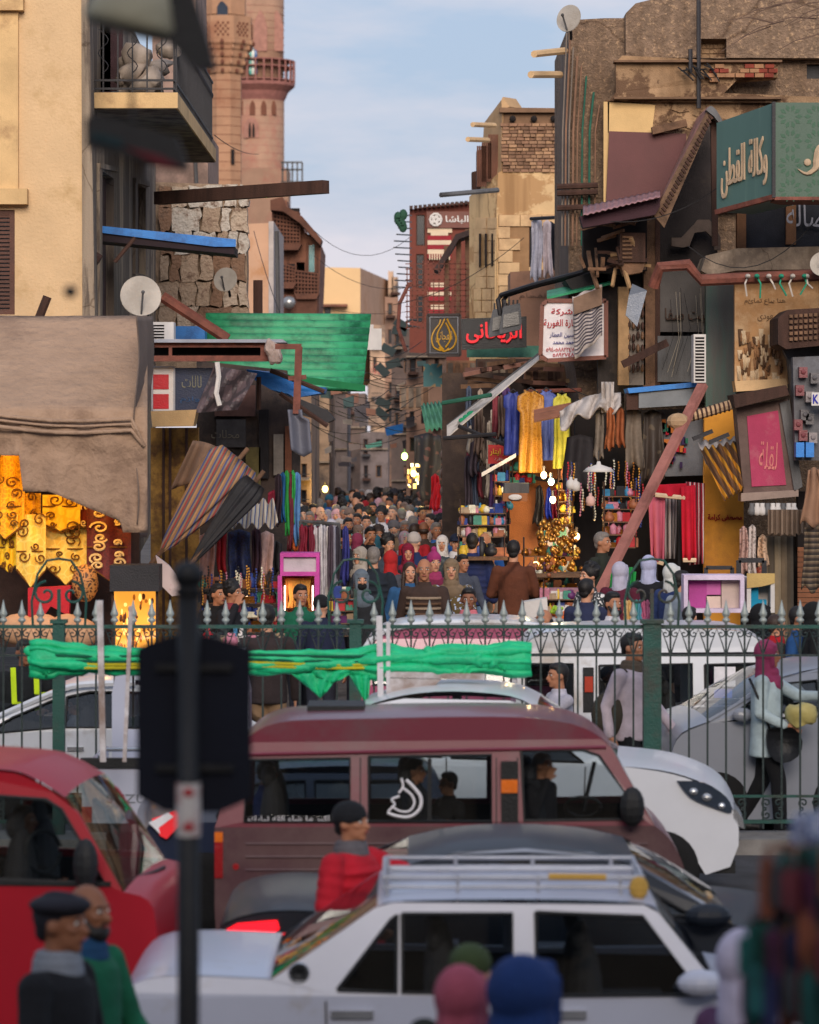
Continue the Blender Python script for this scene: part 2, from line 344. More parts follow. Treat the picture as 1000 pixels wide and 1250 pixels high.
# joints (x right as seen by the figure's viewer, -y is forward), 1.74 m tall
POSE = {
 'stand': dict(el=((-.26, .03, 1.12), (.26, .03, 1.12)), ha=((-.26, -.06, .87), (.26, -.06, .87)), kn=((-.10, 0, .5), (.10, 0, .5)), fo=((-.11, .02, .08), (.11, .02, .08))),
 'walk': dict(el=((-.25, .10, 1.13), (.25, -.06, 1.13)), ha=((-.26, .06, .88), (.24, -.25, .93)), kn=((-.10, -.13, .52), (.10, .05, .5)), fo=((-.10, -.17, .08), (.10, .33, .14))),
 'hold': dict(el=((-.27, -.02, 1.12), (.27, -.02, 1.12)), ha=((-.12, -.27, 1.12), (.12, -.27, 1.1)), kn=((-.10, -.06, .5), (.10, .04, .5)), fo=((-.11, -.05, .08), (.11, .12, .08))),
 'phone': dict(el=((-.30, -.07, 1.17), (.26, .04, 1.12)), ha=((-.13, -.13, 1.50), (.25, -.08, .88)), kn=((-.10, -.06, .5), (.10, .04, .5)), fo=((-.11, -.05, .08), (.11, .12, .08))),
 'reach': dict(el=((-.25, .02, 1.12), (.25, -.24, 1.24)), ha=((-.2, -.2, 1.0), (.2, -.52, 1.25)), kn=((-.10, -.12, .52), (.10, .05, .5)), fo=((-.10, -.15, .08), (.10, .25, .11))),
 'sit': dict(el=((-.25, -.05, 1.15), (.25, -.05, 1.15)), ha=((-.13, -.33, 1.05), (.13, -.33, 1.05)), kn=((-.14, -.45, .95), (.14, -.45, .95)), fo=((-.13, -.42, .5), (.13, -.42, .5))),
}
HEADC = Vector((0, -.015, 1.625))
def body_mb(p, hands=True):
    b = MB(); q = POSE[p]
    b.ell(HEADC + Vector((0, .012, .02)), (.074, .094, .098), 20, 14); b.ell(HEADC + Vector((0, -.022, -.055)), (.055, .062, .066), 16, 10)
    b.ell(HEADC + Vector((0, -.062, -.098)), (.026, .022, .018)); b.caps(HEADC + Vector((0, -.078, .012)), HEADC + Vector((0, -.103, -.028)), .010, .016, 8)
    b.ell(HEADC + Vector((0, -.07, .028)), (.05, .02, .014)); b.ell(HEADC + Vector((0, -.083, -.058)), (.024, .012, .009))
    for s in (-1, 1): b.ell(HEADC + Vector((s * .078, .012, -.008)), (.012, .02, .03)); b.ell(HEADC + Vector((s * .04, -.06, -.018)), (.02, .02, .018))
    b.caps((0, .012, 1.44), (0, .0, 1.56), .06, .054); b.caps((-.12, .01, 1.38), (.12, .01, 1.38), .05, .05)
    b.ell((0, 0, 1.24), (.165, .105, .2), 16, 10); b.ell((0, -.0, 1.03), (.145, .10, .14)); b.ell((0, .01, .92), (.165, .115, .12))
    for i, s in enumerate((-1, 1)):
        sh = Vector((s * .175, .01, 1.37)); el = Vector(q['el'][i]); ha = Vector(q['ha'][i]); hip = Vector((s * .09, 0, .92)); kn = Vector(q['kn'][i]); fo = Vector(q['fo'][i])
        b.caps(sh, el, .046, .038); b.caps(el, ha, .04, .026); b.caps(hip, kn, .085, .055); b.caps(kn, fo, .055, .036)
        b.caps(fo + Vector((0, .03, -.04)), fo + Vector((s * .02, -.15, -.05)), .04, .035)
        d = (ha - el).normalized(); n_ = Vector((1, 0, 0)) if abs(d.x) < .5 else Vector((0, 0, 1)); n_ = (n_ - d * n_.dot(d)).normalized(); fwd = d.cross(n_).normalized()
        if fwd.y > 0: fwd = -fwd
        pc = ha + d * .05; side = fwd
        for k in range(-1, 2): b.caps(ha + side * k * .02, pc + side * k * .026 + d * .02, .015, .014, 8)
        if hands:
            inn = n_ * (-s)
            for k, ln in enumerate((.065, .075, .07, .052)):
                base = pc + d * .028 + side * (.033 - k * .022); mid = base + d * ln * .55 + inn * .008; b.caps(base, mid, .0115, .011, 6); b.caps(mid, mid + d * ln * .4 + inn * .02, .011, .0105, 6)
            tb = ha + d * .02 + side * .03; b.caps(tb, tb + side * .03 + d * .03, .012, .011, 6); b.caps(tb + side * .03 + d * .03, tb + side * .035 + d * .062 + inn * .01, .011, .009, 6)
    return b
def top_mb(p, k=1.0, coat=0.0, puff=0):
    """jacket, sweater or long coat: torso and sleeves, hem dropped by coat metres"""
    b = MB(); q = POSE[p]
    b.lathe([(.0, .83 - coat), (.19 + coat * .12, .835 - coat), (.188, .9), (.182, 1.05), (.182, 1.2), (.18, 1.3), (.165, 1.38), (.1, 1.45), (0, 1.46)], (0, 0, 0), 24, M=Matrix.Diagonal((k, .76 * k, 1))); b.caps((-.125, .012, 1.38), (.125, .012, 1.38), .066, .066)
    b.lathe([(.0, 1.38), (.1, 1.39), (.078, 1.46), (.074, 1.5), (.0, 1.5)], (0, .004, 0), 18)
    for i, s in enumerate((-1, 1)):
        sh = Vector((s * .188, .01, 1.39)); el = Vector(q['el'][i]); ha = Vector(q['ha'][i])
        b.caps(sh, el, .07 * k, .055 * k); b.caps(el, ha - (ha - el).normalized() * .02, .054 * k, .044 * k)
        if puff:
            for t in (.2, .45, .7, .95):
                b.ell(sh.lerp(el, t), .078 * k); b.ell(el.lerp(ha, t * .85), .066 * k)
    if puff:
        for z in (.92, 1.0, 1.08, 1.16, 1.24, 1.32): b.ell((0, 0, z), (.205 * k, .16 * k, .045), 18, 8)
    return b
def leg_mb(p):
    b = MB(); q = POSE[p]; b.ell((0, .01, .92), (.17, .125, .12))
    for i, s in enumerate((-1, 1)):
        kn = Vector(q['kn'][i]); fo = Vector(q['fo'][i]); b.caps((s * .09, 0, .9), kn, .1, .075); b.caps(kn, fo + Vector((0, .01, .0)), .075, .062)
    return b
def skirt_mb(p):
    b = MB()
    if p == 'sit': return leg_mb(p)
    b.lathe([(.36, .04), (.35, .12), (.28, .5), (.2, .93), (.15, 1.06)], (0, .02, 0), 22)
    return b
def shoe_mb(p):
    b = MB()
    for i, s in enumerate((-1, 1)):
        fo = Vector(POSE[p]['fo'][i]); b.caps(fo + Vector((0, .035, -.035)), fo + Vector((s * .02, -.16, -.045)), .048, .042)
    return b
CACHE = {}
def cached(key, fn):
    if key not in CACHE: CACHE[key] = fn()
    return CACHE[key]
def head_mb(kind):
    b = MB(); H = HEADC
    if kind == 'short': 
        b.ell(H + Vector((0, .028, .035)), (.082, .096, .098), 20, 14); b.ell(H + Vector((0, .0, .085)), (.07, .08, .045)); b.ell(H + Vector((0, .075, -.03)), (.06, .035, .05))
    elif kind == 'curly':
        b.ell(H + Vector((0, .03, .045)), (.098, .105, .10), 20, 14)
        for k in range(26):
            a = k * 2.4; t = .2 + (k % 9) / 9 * 1.3; b.ell(H + Vector((.095 * math.sin(t) * math.cos(a), .03 + .1 * math.sin(t) * math.sin(a) if math.sin(a) > -.5 else 0, .05 + .1 * math.cos(t))), .025, 8, 6)
    elif kind == 'bald': b.ell(H + Vector((0, .055, -.012)), (.079, .062, .045), 18, 10)
    elif kind == 'long': 
        b.ell(H + Vector((0, .028, .035)), (.086, .1, .1), 20, 14); b.ell(H + Vector((0, .07, -.1)), (.1, .055, .15)); 
        for s in (-1, 1): b.caps(H + Vector((s * .075, -.01, 0)), H + Vector((s * .09, -.02, -.2)), .026, .028)
    elif kind in ('hijab', 'niqab'):
        b.ell(H + Vector((0, .022, .022)), (.097, .108, .117), 22, 14); b.caps(H + Vector((0, .03, -.06)), H + Vector((0, .02, -.19)), .085, .10, 14)
        b.caps(H + Vector((-.09, 0, -.235)), H + Vector((.09, 0, -.235)), .07, .07); b.ell(H + Vector((0, -.03, -.16)), (.085, .07, .06)); b.ell(H + Vector((0, -.06, -.26)), (.12, .075, .09))
        for s in (-1, 1): b.caps(H + Vector((s * .066, -.038, .05)), H + Vector((s * .055, -.045, -.09)), .024, .026)
        b.caps(H + Vector((-.05, -.05, .077)), H + Vector((.05, -.05, .077)), .024, .024)
        if kind == 'niqab': b.ell(H + Vector((0, -.055, -.06)), (.07, .06, .07))
    elif kind == 'cap':
        b.ell(H + Vector((0, .015, .055)), (.088, .1, .078), 20, 12); b.caps(H + Vector((-.035, -.1, .045)), H + Vector((.035, -.1, .045)), .022, .022); b.ell(H + Vector((0, -.12, .04)), (.065, .065, .012))
    elif kind == 'beanie':
        b.ell(H + Vector((0, .02, .05)), (.09, .105, .095), 20, 12); b.lathe([(.084, -.03), (.096, -.025), (.096, .02), (.08, .028)], H + Vector((0, .018, .04)), 20, M=Matrix.Diagonal((.97, 1.1, 1)))
    elif kind == 'pom': 
        b.ell(H + Vector((0, .02, .05)), (.09, .105, .095), 20, 12); b.ell(H + Vector((0, .02, .165)), .038, 12, 8)
    elif kind == 'hood':
        b.ell(H + Vector((0, .03, .02)), (.11, .12, .125), 20, 12); b.caps(H + Vector((0, .03, -.06)), H + Vector((0, .03, -.17)), .10, .12, 14)
        for s in (-1, 1): b.caps(H + Vector((s * .075, -.03, .05)), H + Vector((s * .07, -.04, -.09)), .03, .03)
        b.caps(H + Vector((-.05, -.045, .09)), H + Vector((.05, -.045, .09)), .03, .03)
    elif kind == 'beret':
        b.ell(H + Vector((0, .01, .075)), (.115, .125, .045), 22, 10); b.lathe([(.085, 0), (.09, .01), (.088, .04)], H + Vector((0, .01, .035)), 20, M=Matrix.Diagonal((.95, 1.1, 1)))
    elif kind == 'beard':
        b.ell(H + Vector((0, -.05, -.088)), (.057, .045, .045), 16, 10)
        for s in (-1, 1): b.caps(H + Vector((s * .066, -.015, -.03)), H + Vector((s * .045, -.055, -.085)), .014, .022)
        b.caps(H + Vector((-.025, -.09, -.042)), H + Vector((.025, -.09, -.042)), .009, .009)
    elif kind == 'mask': b.ell(H + Vector((0, -.05, -.068)), (.06, .055, .05), 16, 10)
    elif kind == 'scarf':
        for z, r in ((-.13, .09), (-.16, .1), (-.2, .105)): b.lathe([(r - .02, -.02), (r, -.01), (r, .015), (r - .02, .025)], H + Vector((0, .02, z)), 20)
    return b
HATS = {'hijab', 'niqab', 'cap', 'beanie', 'pom', 'hood', 'beret'}
def kid(name, me, m, root):
    o = bpy.data.objects.new(name, me); COL.objects.link(o); o.parent = root
    for i, x in enumerate(m if isinstance(m, list) else [m]):
        if len(me.materials) <= i: me.materials.append(x)
        o.material_slots[i].link = 'OBJECT'; o.material_slots[i].material = x
    return o
def person(label, loc, rz=0, pose='stand', top=(40, 42, 48), tk='plain', legs=(35, 38, 50), head='short', hc=0, beard=None, skin=0, size=1.0, skirt=False, coat=0, lod=0, group=None, k=1.0, puff=0, extra=None, tilt=(0, 0), ht=None):
    """one figure: the body is the top-level mesh, hair and clothes its children. rz = 0 faces the camera."""
    vox = (.011, .013, .02)[lod]
    root = kid('person', cached(('body', pose, lod), lambda: remesh(body_mb(pose, lod < 2), vox, 2)), SKIN[skin % 4], None)
    root.location = loc; root.rotation_euler = (tilt[0], tilt[1], rz); root.scale = (size * k ** .3, size * k ** .3, size)
    tag(root, label, 'person', group)
    kid('jacket' if not coat else 'coat', cached(('top', pose, lod, coat, puff), lambda: remesh(top_mb(pose, 1, coat, puff), vox * 1.2, 2)), cloth_mat(top, tk), root)
    kid('skirt' if skirt else 'trousers', cached(('leg', pose, skirt), lambda: remesh((skirt_mb if skirt else leg_mb)(pose), .02, 2)), cloth_mat(legs), root)
    if lod < 2: kid('shoes', cached(('shoe', pose), lambda: remesh(shoe_mb(pose), .014, 2)), cloth_mat((25, 24, 24), 'leather'), root)
    for hk in ([head] if isinstance(head, str) else head):
        m = cloth_mat(hc, ht or 'plain') if hk in HATS or isinstance(hc, tuple) else HAIR[hc]
        nm = {'hijab': 'headscarf', 'niqab': 'face_veil', 'short': 'hair', 'curly': 'hair', 'long': 'hair', 'bald': 'hair', 'pom': 'woolly_hat', 'hood': 'hood', 'cap': 'peaked_cap', 'beret': 'beret', 'beanie': 'woolly_hat'}[hk]
        kid(nm, cached(('head', hk), lambda: remesh(head_mb(hk), .0095, 2)), m, root)
    if beard is not None: kid('beard' if not isinstance(beard, tuple) else 'face_mask', cached(('head', 'beard' if not isinstance(beard, tuple) else 'mask'), lambda: remesh(head_mb('beard' if not isinstance(beard, tuple) else 'mask'), .008, 1)), HAIR[beard] if not isinstance(beard, tuple) else cloth_mat(beard), root)
    if extra: kid('scarf', cached(('head', 'scarf'), lambda: remesh(head_mb('scarf'), .0095, 2)), cloth_mat(extra), root)
    if lod < 2:
        def ey(): b = MB(); b.ell((0, 0, 0), (.016, .008, .008), 10, 6, 0); b.ell((0, -.0055, 0), (.0075, .005, .0075), 8, 6, 1); return b.mesh('eye', EYE, True)
        def br(): b = MB(); b.caps((-.017, 0, 0), (.017, .006, -.003), .0042, .003, 6); return b.mesh('eyebrow', HAIR[0])
        def mo(): b = MB(); b.ell((0, 0, 0), (.024, .008, .0055), 10, 6); return b.mesh('mouth', LIP, True)
        for s in (-1, 1):
            if lod == 0 or True:
                e = kid('eye', cached('eye', ey), EYE, root); e.location = HEADC + Vector((s * .032, -.078, .008)); e.rotation_euler = (0, 0, s * .25)
            e = kid('eyebrow', cached('brow', br), HAIR[hc if isinstance(hc, int) else 0], root); e.location = HEADC + Vector((s * .034, -.086, .031)); e.rotation_euler = (0, 0, s * .3)
        if not (isinstance(beard, tuple)) and head != 'niqab': e = kid('mouth', cached('mouth', mo), LIP, root); e.location = HEADC + Vector((0, -.093, -.058))
    return root
# ================================================================ ground
G0 = .45
ASP = mat('asphalt', (66, 64, 66), var=.2, scale=2, rough=.9, spot=(48, 46, 46), amt=.4, bump=.4)
b = MB(); prof = [(-260, 0), (33.9, 0)]; b.add([(x, y, 0) for y in (-260, 34.4) for x in (-400, 400)], [(0, 1, 3, 2)]); struct('road', b, ASP)
b = MB(); pr = [(34.4, 0), (34.42, .14), (35.6, G0), (900, G0)]; b.add([(x, y, z) for y, z in pr for x in (-400, 400)], [(2 * i, 2 * i + 1, 2 * i + 3, 2 * i + 2) for i in range(3)]); struct('market_pavement', b, mat('paving', (96, 88, 82), var=.2, scale=3, rough=.9, spot=(60, 54, 50), amt=.4))
b = MB(); b.box(-60, 60, 28.6, 29.25, 0, .13); struct('kerb', b, mat('kerb_stone', (120, 116, 112), var=.2))
struct('unseen_shade_block', MB().box(-45, 45, -34, -16, 0, 15.5).box(-80, -45, -34, 10, 0, 12), mat('block_plaster', (150, 130, 108), var=.15, scale=1))  # unseen block behind the camera, added and sized to shade the foreground
b = MB()
for i in range(26):
    for j in range(4): b.box(-43 + i * 3.4, -41.6 + i * 3.4, -15.99, -15.95, 2.5 + j * 3.6, 4.5 + j * 3.6)
o_ = struct('unseen_block_windows', b, mat('block_pane', (30, 34, 40), rough=.2))
# ================================================================ material palette of the place
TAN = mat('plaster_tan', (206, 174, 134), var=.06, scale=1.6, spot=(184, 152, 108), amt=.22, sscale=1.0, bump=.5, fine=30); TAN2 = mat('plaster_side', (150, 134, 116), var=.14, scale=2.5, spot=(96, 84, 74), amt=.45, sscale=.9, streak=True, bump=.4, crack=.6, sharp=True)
TRIM = mat('plaster_trim', (206, 172, 124), var=.1, scale=2, spot=(160, 126, 90), amt=.25)
BRN = mat('plaster_brown', (126, 104, 86), var=.22, scale=9, spot=(186, 154, 122), amt=.2, sscale=17, bump=.8, fine=34, bdist=.05, crack=.45); BRN2 = mat('plaster_ochre', (156, 126, 96), var=.2, scale=2, spot=(104, 78, 58), amt=.3, sscale=1.8, bump=.7, crack=.7, sharp=True)
CRM = mat('plaster_cream', (206, 174, 130), var=.08, scale=2, spot=(176, 138, 96), amt=.3, sscale=.9, bump=.4, crack=.35, sharp=True); STN = mat('stone_cream', (204, 170, 128), var=.12, scale=3, bump=.4, spot=(176, 140, 104), amt=.25); MUD = mat('mud_brick', (140, 106, 82), var=.3, scale=4, bump=.6)
JNT = mat('mortar', (120, 92, 70), var=.2); WOODD = mat('wood_dark', (66, 44, 36), var=.3, scale=5, streak=True, rough=.85, bump=.5); WOODM = mat('wood_mid', (110, 82, 62), var=.3, scale=5, rough=.85, bump=.5); WOODL = mat('wood_light', (160, 128, 92), var=.2, scale=5)
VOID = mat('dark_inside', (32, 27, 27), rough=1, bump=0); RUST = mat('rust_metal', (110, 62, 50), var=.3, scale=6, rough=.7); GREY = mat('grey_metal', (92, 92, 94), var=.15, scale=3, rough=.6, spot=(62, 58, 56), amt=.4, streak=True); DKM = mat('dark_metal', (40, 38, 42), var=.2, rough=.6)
CONC = mat('concrete', (142, 126, 110), var=.15, scale=3, spot=(96, 84, 74), amt=.4, crack=.8); MARN = mat('maroon_sheet', (92, 48, 48), var=.1, scale=1.5, rough=.6, bump=.1); WHT = mat('white_paint', (205, 200, 196), var=.08); WIRE = mat('wire_black', (30, 28, 30), bump=0)
BLU = mat('blue_sheet', (44, 120, 196), var=.12, scale=3, rough=.5, spot=(30, 80, 140), amt=.3); GRS = mat('green_sheet', (50, 150, 104), var=.16, scale=2, rough=.5, spot=(24, 96, 66), amt=.4, sscale=2.5, bump=.2)
SHUT = mat('shutter_brown', (84, 50, 38), var=.2, rough=.6); DISH = mat('dish_grey', (168, 160, 150), rough=.5, spot=(150, 140, 128), amt=.3)
def SP(px, py, X): Y_ = FL * X / (px - HX); return Vector((X, Y_, HC - (py - HY) * Y_ / FL))
def sidepoly(b, pts, X, th, holes=None, mi=0):
    """polygon on a wall that runs along the street at x = X; points are photo pixels"""
    q = MB(); c = lambda l: [(SP(a, d, X).y, SP(a, d, X).z) for a, d in l]
    q.prism(c(pts), 0, th, [c(h) for h in holes] if holes else None); b.add([(X + v[1], v[0], v[2]) for v in q.v], [f[::-1] for f in q.f], mi); return b
def rect(x0, y0, x1, y1): return [(x0, y0), (x1, y0), (x1, y1), (x0, y1)]
def wire(a, c_, sag=.3, r=.005, label=None, m=None, n=10):
    a = Vector(a); c_ = Vector(c_); b = MB(); b.tube([a.lerp(c_, i / n) - Vector((0, 0, 4 * sag * (i / n) * (1 - i / n))) for i in range(n + 1)], r, 4)
    return one('cable', b, m or WIRE, label or 'thin black cable strung across the street', 'cable', None if label else 'cables strung over the street')
def corr(name, A, B, C_, D, waves, m, amp=.02, parent=None, th=.006):
    """corrugated sheet on the quad A B C D (A-B is the ribbed edge)"""
    A, B, C_, D = map(Vector, (A, B, C_, D)); n_ = (B - A).cross(D - A).normalized(); b = MB(); nu = waves * 6
    b.sheet(lambda u, v: A.lerp(B, u).lerp(D.lerp(C_, u), v) + n_ * amp * math.sin(u * waves * 2 * math.pi), nu, 4, th); return b.build(name, m, parent, True)
def ac(x0, y0, x1, y1, Y, label, parent=None, slats=True):
    r = thing('air_conditioner', label, 'air conditioner', P((x0 + x1) / 2, y1, Y)); B_(x0, y0, x1, y1, Y, .35)('casing', WHT, r)
    B_(x0 + 2, y0 + 2, x1 - (2 if slats else (x1 - x0) * .4), y1 - 2, Y - .006, .01)('grille_back', VOID, r)
    n = max(3, int((y1 - y0) / 4))
    for i in range(n): B_(x0 + 2, y0 + 2 + i * (y1 - y0 - 4) / n, x1 - (2 if slats else (x1 - x0) * .4), y0 + 3.5 + i * (y1 - y0 - 4) / n, Y - .02, .012)('slat', WHT, r)
    return r
def dish(px, py, Y, r_px, label, yaw=0, tilt=35, squash=1):
    r = thing('satellite_dish', label, 'satellite dish', P(px, py, Y)); rr = S(r_px, Y); M_ = Matrix.Rotation(R(yaw), 3, 'Z') @ Matrix.Rotation(R(90 - tilt * .3), 3, 'X')
    b = MB(); pr = [(rr * t, -.0 + .22 * rr * (1 - t * t)) for t in (1, .8, .6, .4, .2, .001)]; b.lathe([(x, -z * .15) for x, z in pr] , P(px, py, Y), 28, M=M_, cap=False); b.lathe([(x * 1.01, -z * .15 - .012) for x, z in pr], P(px, py, Y), 28, M=M_, cap=False); b.build('bowl', DISH, r, True)
    c = P(px, py, Y); b = MB(); tip = c + M_ @ Vector((0, 0, rr * .8)); b.tube([c + M_ @ Vector((0, -rr * .9, 0)), tip], .012, 6); b.ell(tip, .022, 8, 6); b.build('feed_arm', GREY, r)
    T_([c + M_ @ Vector((0, 0, -.2 * rr)), c + Vector((.05, .3, -.2)), c + Vector((.05, .35, -rr * 1.3))], .02, 6)('mount', DKM, r); return r
def window_part(parent, x0, y0, x1, y1, Y, m=None, bars=0, shut=False):
    b = MB(); w_ = max(1.2, (x1 - x0) * .08)
    for q in ((x0, y0, x1, y0 + w_), (x0, y1 - w_, x1, y1), (x0, y0 + w_, x0 + w_, y1 - w_), (x1 - w_, y0 + w_, x1, y1 - w_)): b.pbox(*q, Y + .03, .06)
    f = b.build('window_frame', m or WOODD, parent); B_(x0 + w_, y0 + w_, x1 - w_, y1 - w_, Y + .06, .01)('pane', mat('pane_dark', (34, 36, 42), rough=.15, bump=0), f)
    if shut:
        n = int((y1 - y0) / 5)
        for i in range(n): B_(x0 + w_, y0 + w_ + i * 5, x1 - w_, y0 + w_ + i * 5 + 3.2, Y + .04, .015)('slat', m or SHUT, f)
    return f
# ================================================================ left side
# ---- tan corner building
XL = P(105, 0, 40).x
tb = thing('corner_building', 'tan plastered corner building with a brown shuttered window, filling the upper left', 'building', (XL - 2, 42, G0))
Q_([(-420, -70), (99, -70), (102, 785), (-420, 785)], 40, .35, [rect(-60, 256, 18, 384)])('front_wall', TAN, tb)
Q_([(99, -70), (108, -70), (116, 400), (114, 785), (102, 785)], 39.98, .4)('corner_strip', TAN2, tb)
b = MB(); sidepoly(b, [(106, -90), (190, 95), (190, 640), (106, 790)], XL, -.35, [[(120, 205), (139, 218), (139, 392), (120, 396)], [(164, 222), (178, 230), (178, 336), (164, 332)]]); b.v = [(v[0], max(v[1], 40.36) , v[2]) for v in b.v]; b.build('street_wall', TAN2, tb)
for (a, c_, e, f) in ((120, 139, 205, 392), (164, 178, 223, 334)):
    b = MB(); sidepoly(b, [(a, e), (c_, e + 6), (c_, f), (a, f)], XL - .1, -.05); b.build('window_shutter', mat('shutter_dark', (62, 40, 40), var=.2), tb)
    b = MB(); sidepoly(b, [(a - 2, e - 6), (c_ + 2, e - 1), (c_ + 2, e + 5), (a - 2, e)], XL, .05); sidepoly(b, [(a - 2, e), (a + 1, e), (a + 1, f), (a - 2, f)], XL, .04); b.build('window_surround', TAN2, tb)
window_part(tb, -60, 256, 18, 384, 40, SHUT, shut=True)
for q, nm in (((-420, 230, 33, 249), 'window_hood'), ((-420, -5, 28, 12), 'upper_sill')): B_(*q, 39.82, .18)(nm, TRIM, tb)
B_(-420, -70, 22, 230, 39.93, .07)('raised_panel', TRIM, tb)
X_(-12, XL - .3, 40.4, 51, P(0, -70, 40).z - .3, P(0, -70, 40).z)('roof', CONC, tb)
B_(-60, 256, 18, 384, 40.36, .1)('room', VOID, tb)
# ---- balcony
Yb = 41.0; bl = thing('balcony', 'concrete balcony with dark iron railing and rubbish piled on it, on the tan corner building', 'balcony', P(150, 130, Yb))
XB = P(215, 0, Yb).x; yb1 = FL * XB / (262 - HX); z0 = P(0, 133, Yb).z; z1 = P(0, 114, Yb).z; x0 = P(108, 0, Yb).x
CK = mat('plaster_cracked', (128, 116, 98), var=.15, scale=2, spot=(70, 58, 50), amt=.5, sscale=3, bump=.5)
X_(x0, XB, Yb, yb1, z0, z1)('slab', CK, bl)
b = MB(); b.box(x0, XB + .02, Yb - .02, Yb, z0 + .01, z1 + .01); b.box(XB, XB + .02, Yb, yb1, z0 + .01, z1 + .01); b.build('slab_edge', TRIM, bl)
zr = z1 + .95
for z in (z1 + .06, z1 + .16, zr): b = MB(); b.bar((x0, Yb + .03, z), (XB - .03, Yb + .03, z), .025); b.bar((XB - .03, Yb + .03, z), (XB - .03, yb1, z), .025); b.build('rail', DKM, bl)
nb = 34
for i in range(nb):
    y = Yb + .1 + (yb1 - Yb - .1) * i / nb; b = MB(); b.bar((XB - .03, y, z1), (XB - .03, y, zr), .022); b.ell((XB - .03, y, zr - .2), (.03, .03, .05), 6, 4); b.build('baluster', DKM, bl)
for i in range(7):
    x = x0 + (XB - x0) * i / 6; b = MB(); b.bar((x, Yb + .03, z1), (x, Yb + .03, zr), .018)
    if i % 2: b.tube([(x + .06 * math.sin(k * .8), Yb + .03, z1 + .25 + k * .04) for k in range(14)], .007, 5)
    b.build('baluster', DKM, bl)
X_(x0 + .02, XL + .12, Yb + .9, Yb + 1.0, z1, z1 + 2.1)('balcony_door', mat('door_plum', (58, 38, 42), var=.2), bl)
Q_([(108, 20), (150, 36), (150, 110), (108, 113)], 41.9, .05)('door_leaf', MATS['door_plum'], bl)
for k in range(9):
    b = MB(); b.ell((x0 + .35 + .6 * rnd.random(), Yb + .4 + .8 * rnd.random(), z1 + .15 + .5 * rnd.random()), (.16, .2, .12), 8, 6, M=Matrix.Rotation(rnd.uniform(-1, 1), 3, 'Y')); b.v = [(v[0] + .16 * noise.noise(Vector(v) * 6), v[1], v[2] + .16 * noise.noise(Vector(v) * 5)) for v in b.v]
    tag(b.build('plastic_sack', mat('sack_pale', (160, 146, 134), var=.2, rough=.6), None, True), 'crumpled pale sack stacked behind the iron balcony railing at upper left', 'sack', 'sacks on the balcony')
for a, c_ in (((112, 250), (120, 300)),): pass
# ---- grey plaster house and ruined wall behind
gh = thing('plaster_house', 'grey-pink plastered house rising behind the ruined stone wall', 'building', P(222, 220, 53)); Q_([(186, -40), (238, -40), (240, 150), (254, 160), (254, 225), (186, 225)], 53.5, 3)('wall', mat('plaster_mauve', (150, 124, 112), var=.15, scale=1.5, spot=(110, 92, 84), amt=.4), gh); T_([P(236, 150, 53.4), P(240, 225, 53.4)], .03)('drain_pipe', GREY, gh)
rw = thing('ruined_wall', 'ruined stone wall with white patches of plaster behind the blue board', 'wall', P(245, 390, 52)); Y = 52
Q_([(190, 222), (300, 226), (302, 330), (300, 400), (190, 520)], Y + .12, .5)('core', mat('rubble_core', (150, 128, 108), var=.3, scale=5, bump=.9), rw)
RS = [mat('ruin_stone_%d' % i, c, var=.25, scale=6, bump=.9, fine=22, spot=(120, 96, 80), amt=.3, sscale=6, bdist=.05) for i, c in enumerate([(206, 196, 184), (176, 152, 130), (140, 108, 86), (196, 176, 156)])]
y = 226; row = 0
while y < 400:
    h_ = 12 + 22 * rnd.random(); x = 192 + 3 * rnd.random()
    while x < 300:
        w_ = 12 + 40 * rnd.random() ** 2; k = (0 if x > 200 else 2) if y < 300 and rnd.random() < .8 else rnd.choice([1, 2, 3, 1]); b = MB(); x1 = min(x + w_, 303)
        ol = []; cr4 = [(x + .6, y + .6), (x1 - .6, y + .6), (x1 - .6, y + h_ - .6), (x + .6, y + h_ - .6)]
        for e in range(4):
            for t in (0, .3, .62): a0, a1 = cr4[e], cr4[(e + 1) % 4]; ol.append((a0[0] + (a1[0] - a0[0]) * t + rnd.uniform(-2.2, 2.2), a0[1] + (a1[1] - a0[1]) * t + rnd.uniform(-2.2, 2.2)))
        b.pprism(ol, Y - rnd.uniform(-.04, .07), .3)
        b.build('stone', RS[k], rw); x = x1 + .5
        if x > 298: break
    y += h_; row += 1
# ---- beam, blue board, sticks
b = MB(); b.bar(P(192, 242, 46), P(398, 228, 44.5), .15, .17); b.v = [(v[0], v[1], v[2]) for v in b.v]; bm = one('wooden_beam', b, WOODD, 'long weathered dark beam jutting out over the street above the blue board', 'beam')
b = MB(); b.add([P(107, 274, 42), P(288, 292, 42), P(288, 301, 42), P(262, 301, 42.0), P(107, 282, 42)] + [P(107, 279, 43.0), P(288, 296, 43.0), P(288, 304, 43.0), P(262, 305, 43.0), P(107, 287, 43.0)], [(0, 4, 3, 2, 1), (5, 6, 7, 8, 9), (0, 1, 6, 5), (1, 2, 7, 6), (2, 3, 8, 7), (3, 4, 9, 8), (4, 0, 5, 9)]); bb_ = one('blue_board', b, BLU, 'bright blue edged board projecting from the tan corner building', 'board')
b = MB(); b.pbox(112, 283, 286, 293, 42.04, .9); b.v = [(v[0], v[1], v[2] - (v[0] - P(112, 0, 42).x) * .1) for v in b.v]; b.build('soffit', mat('soffit_dark', (40, 28, 34)), bb_)
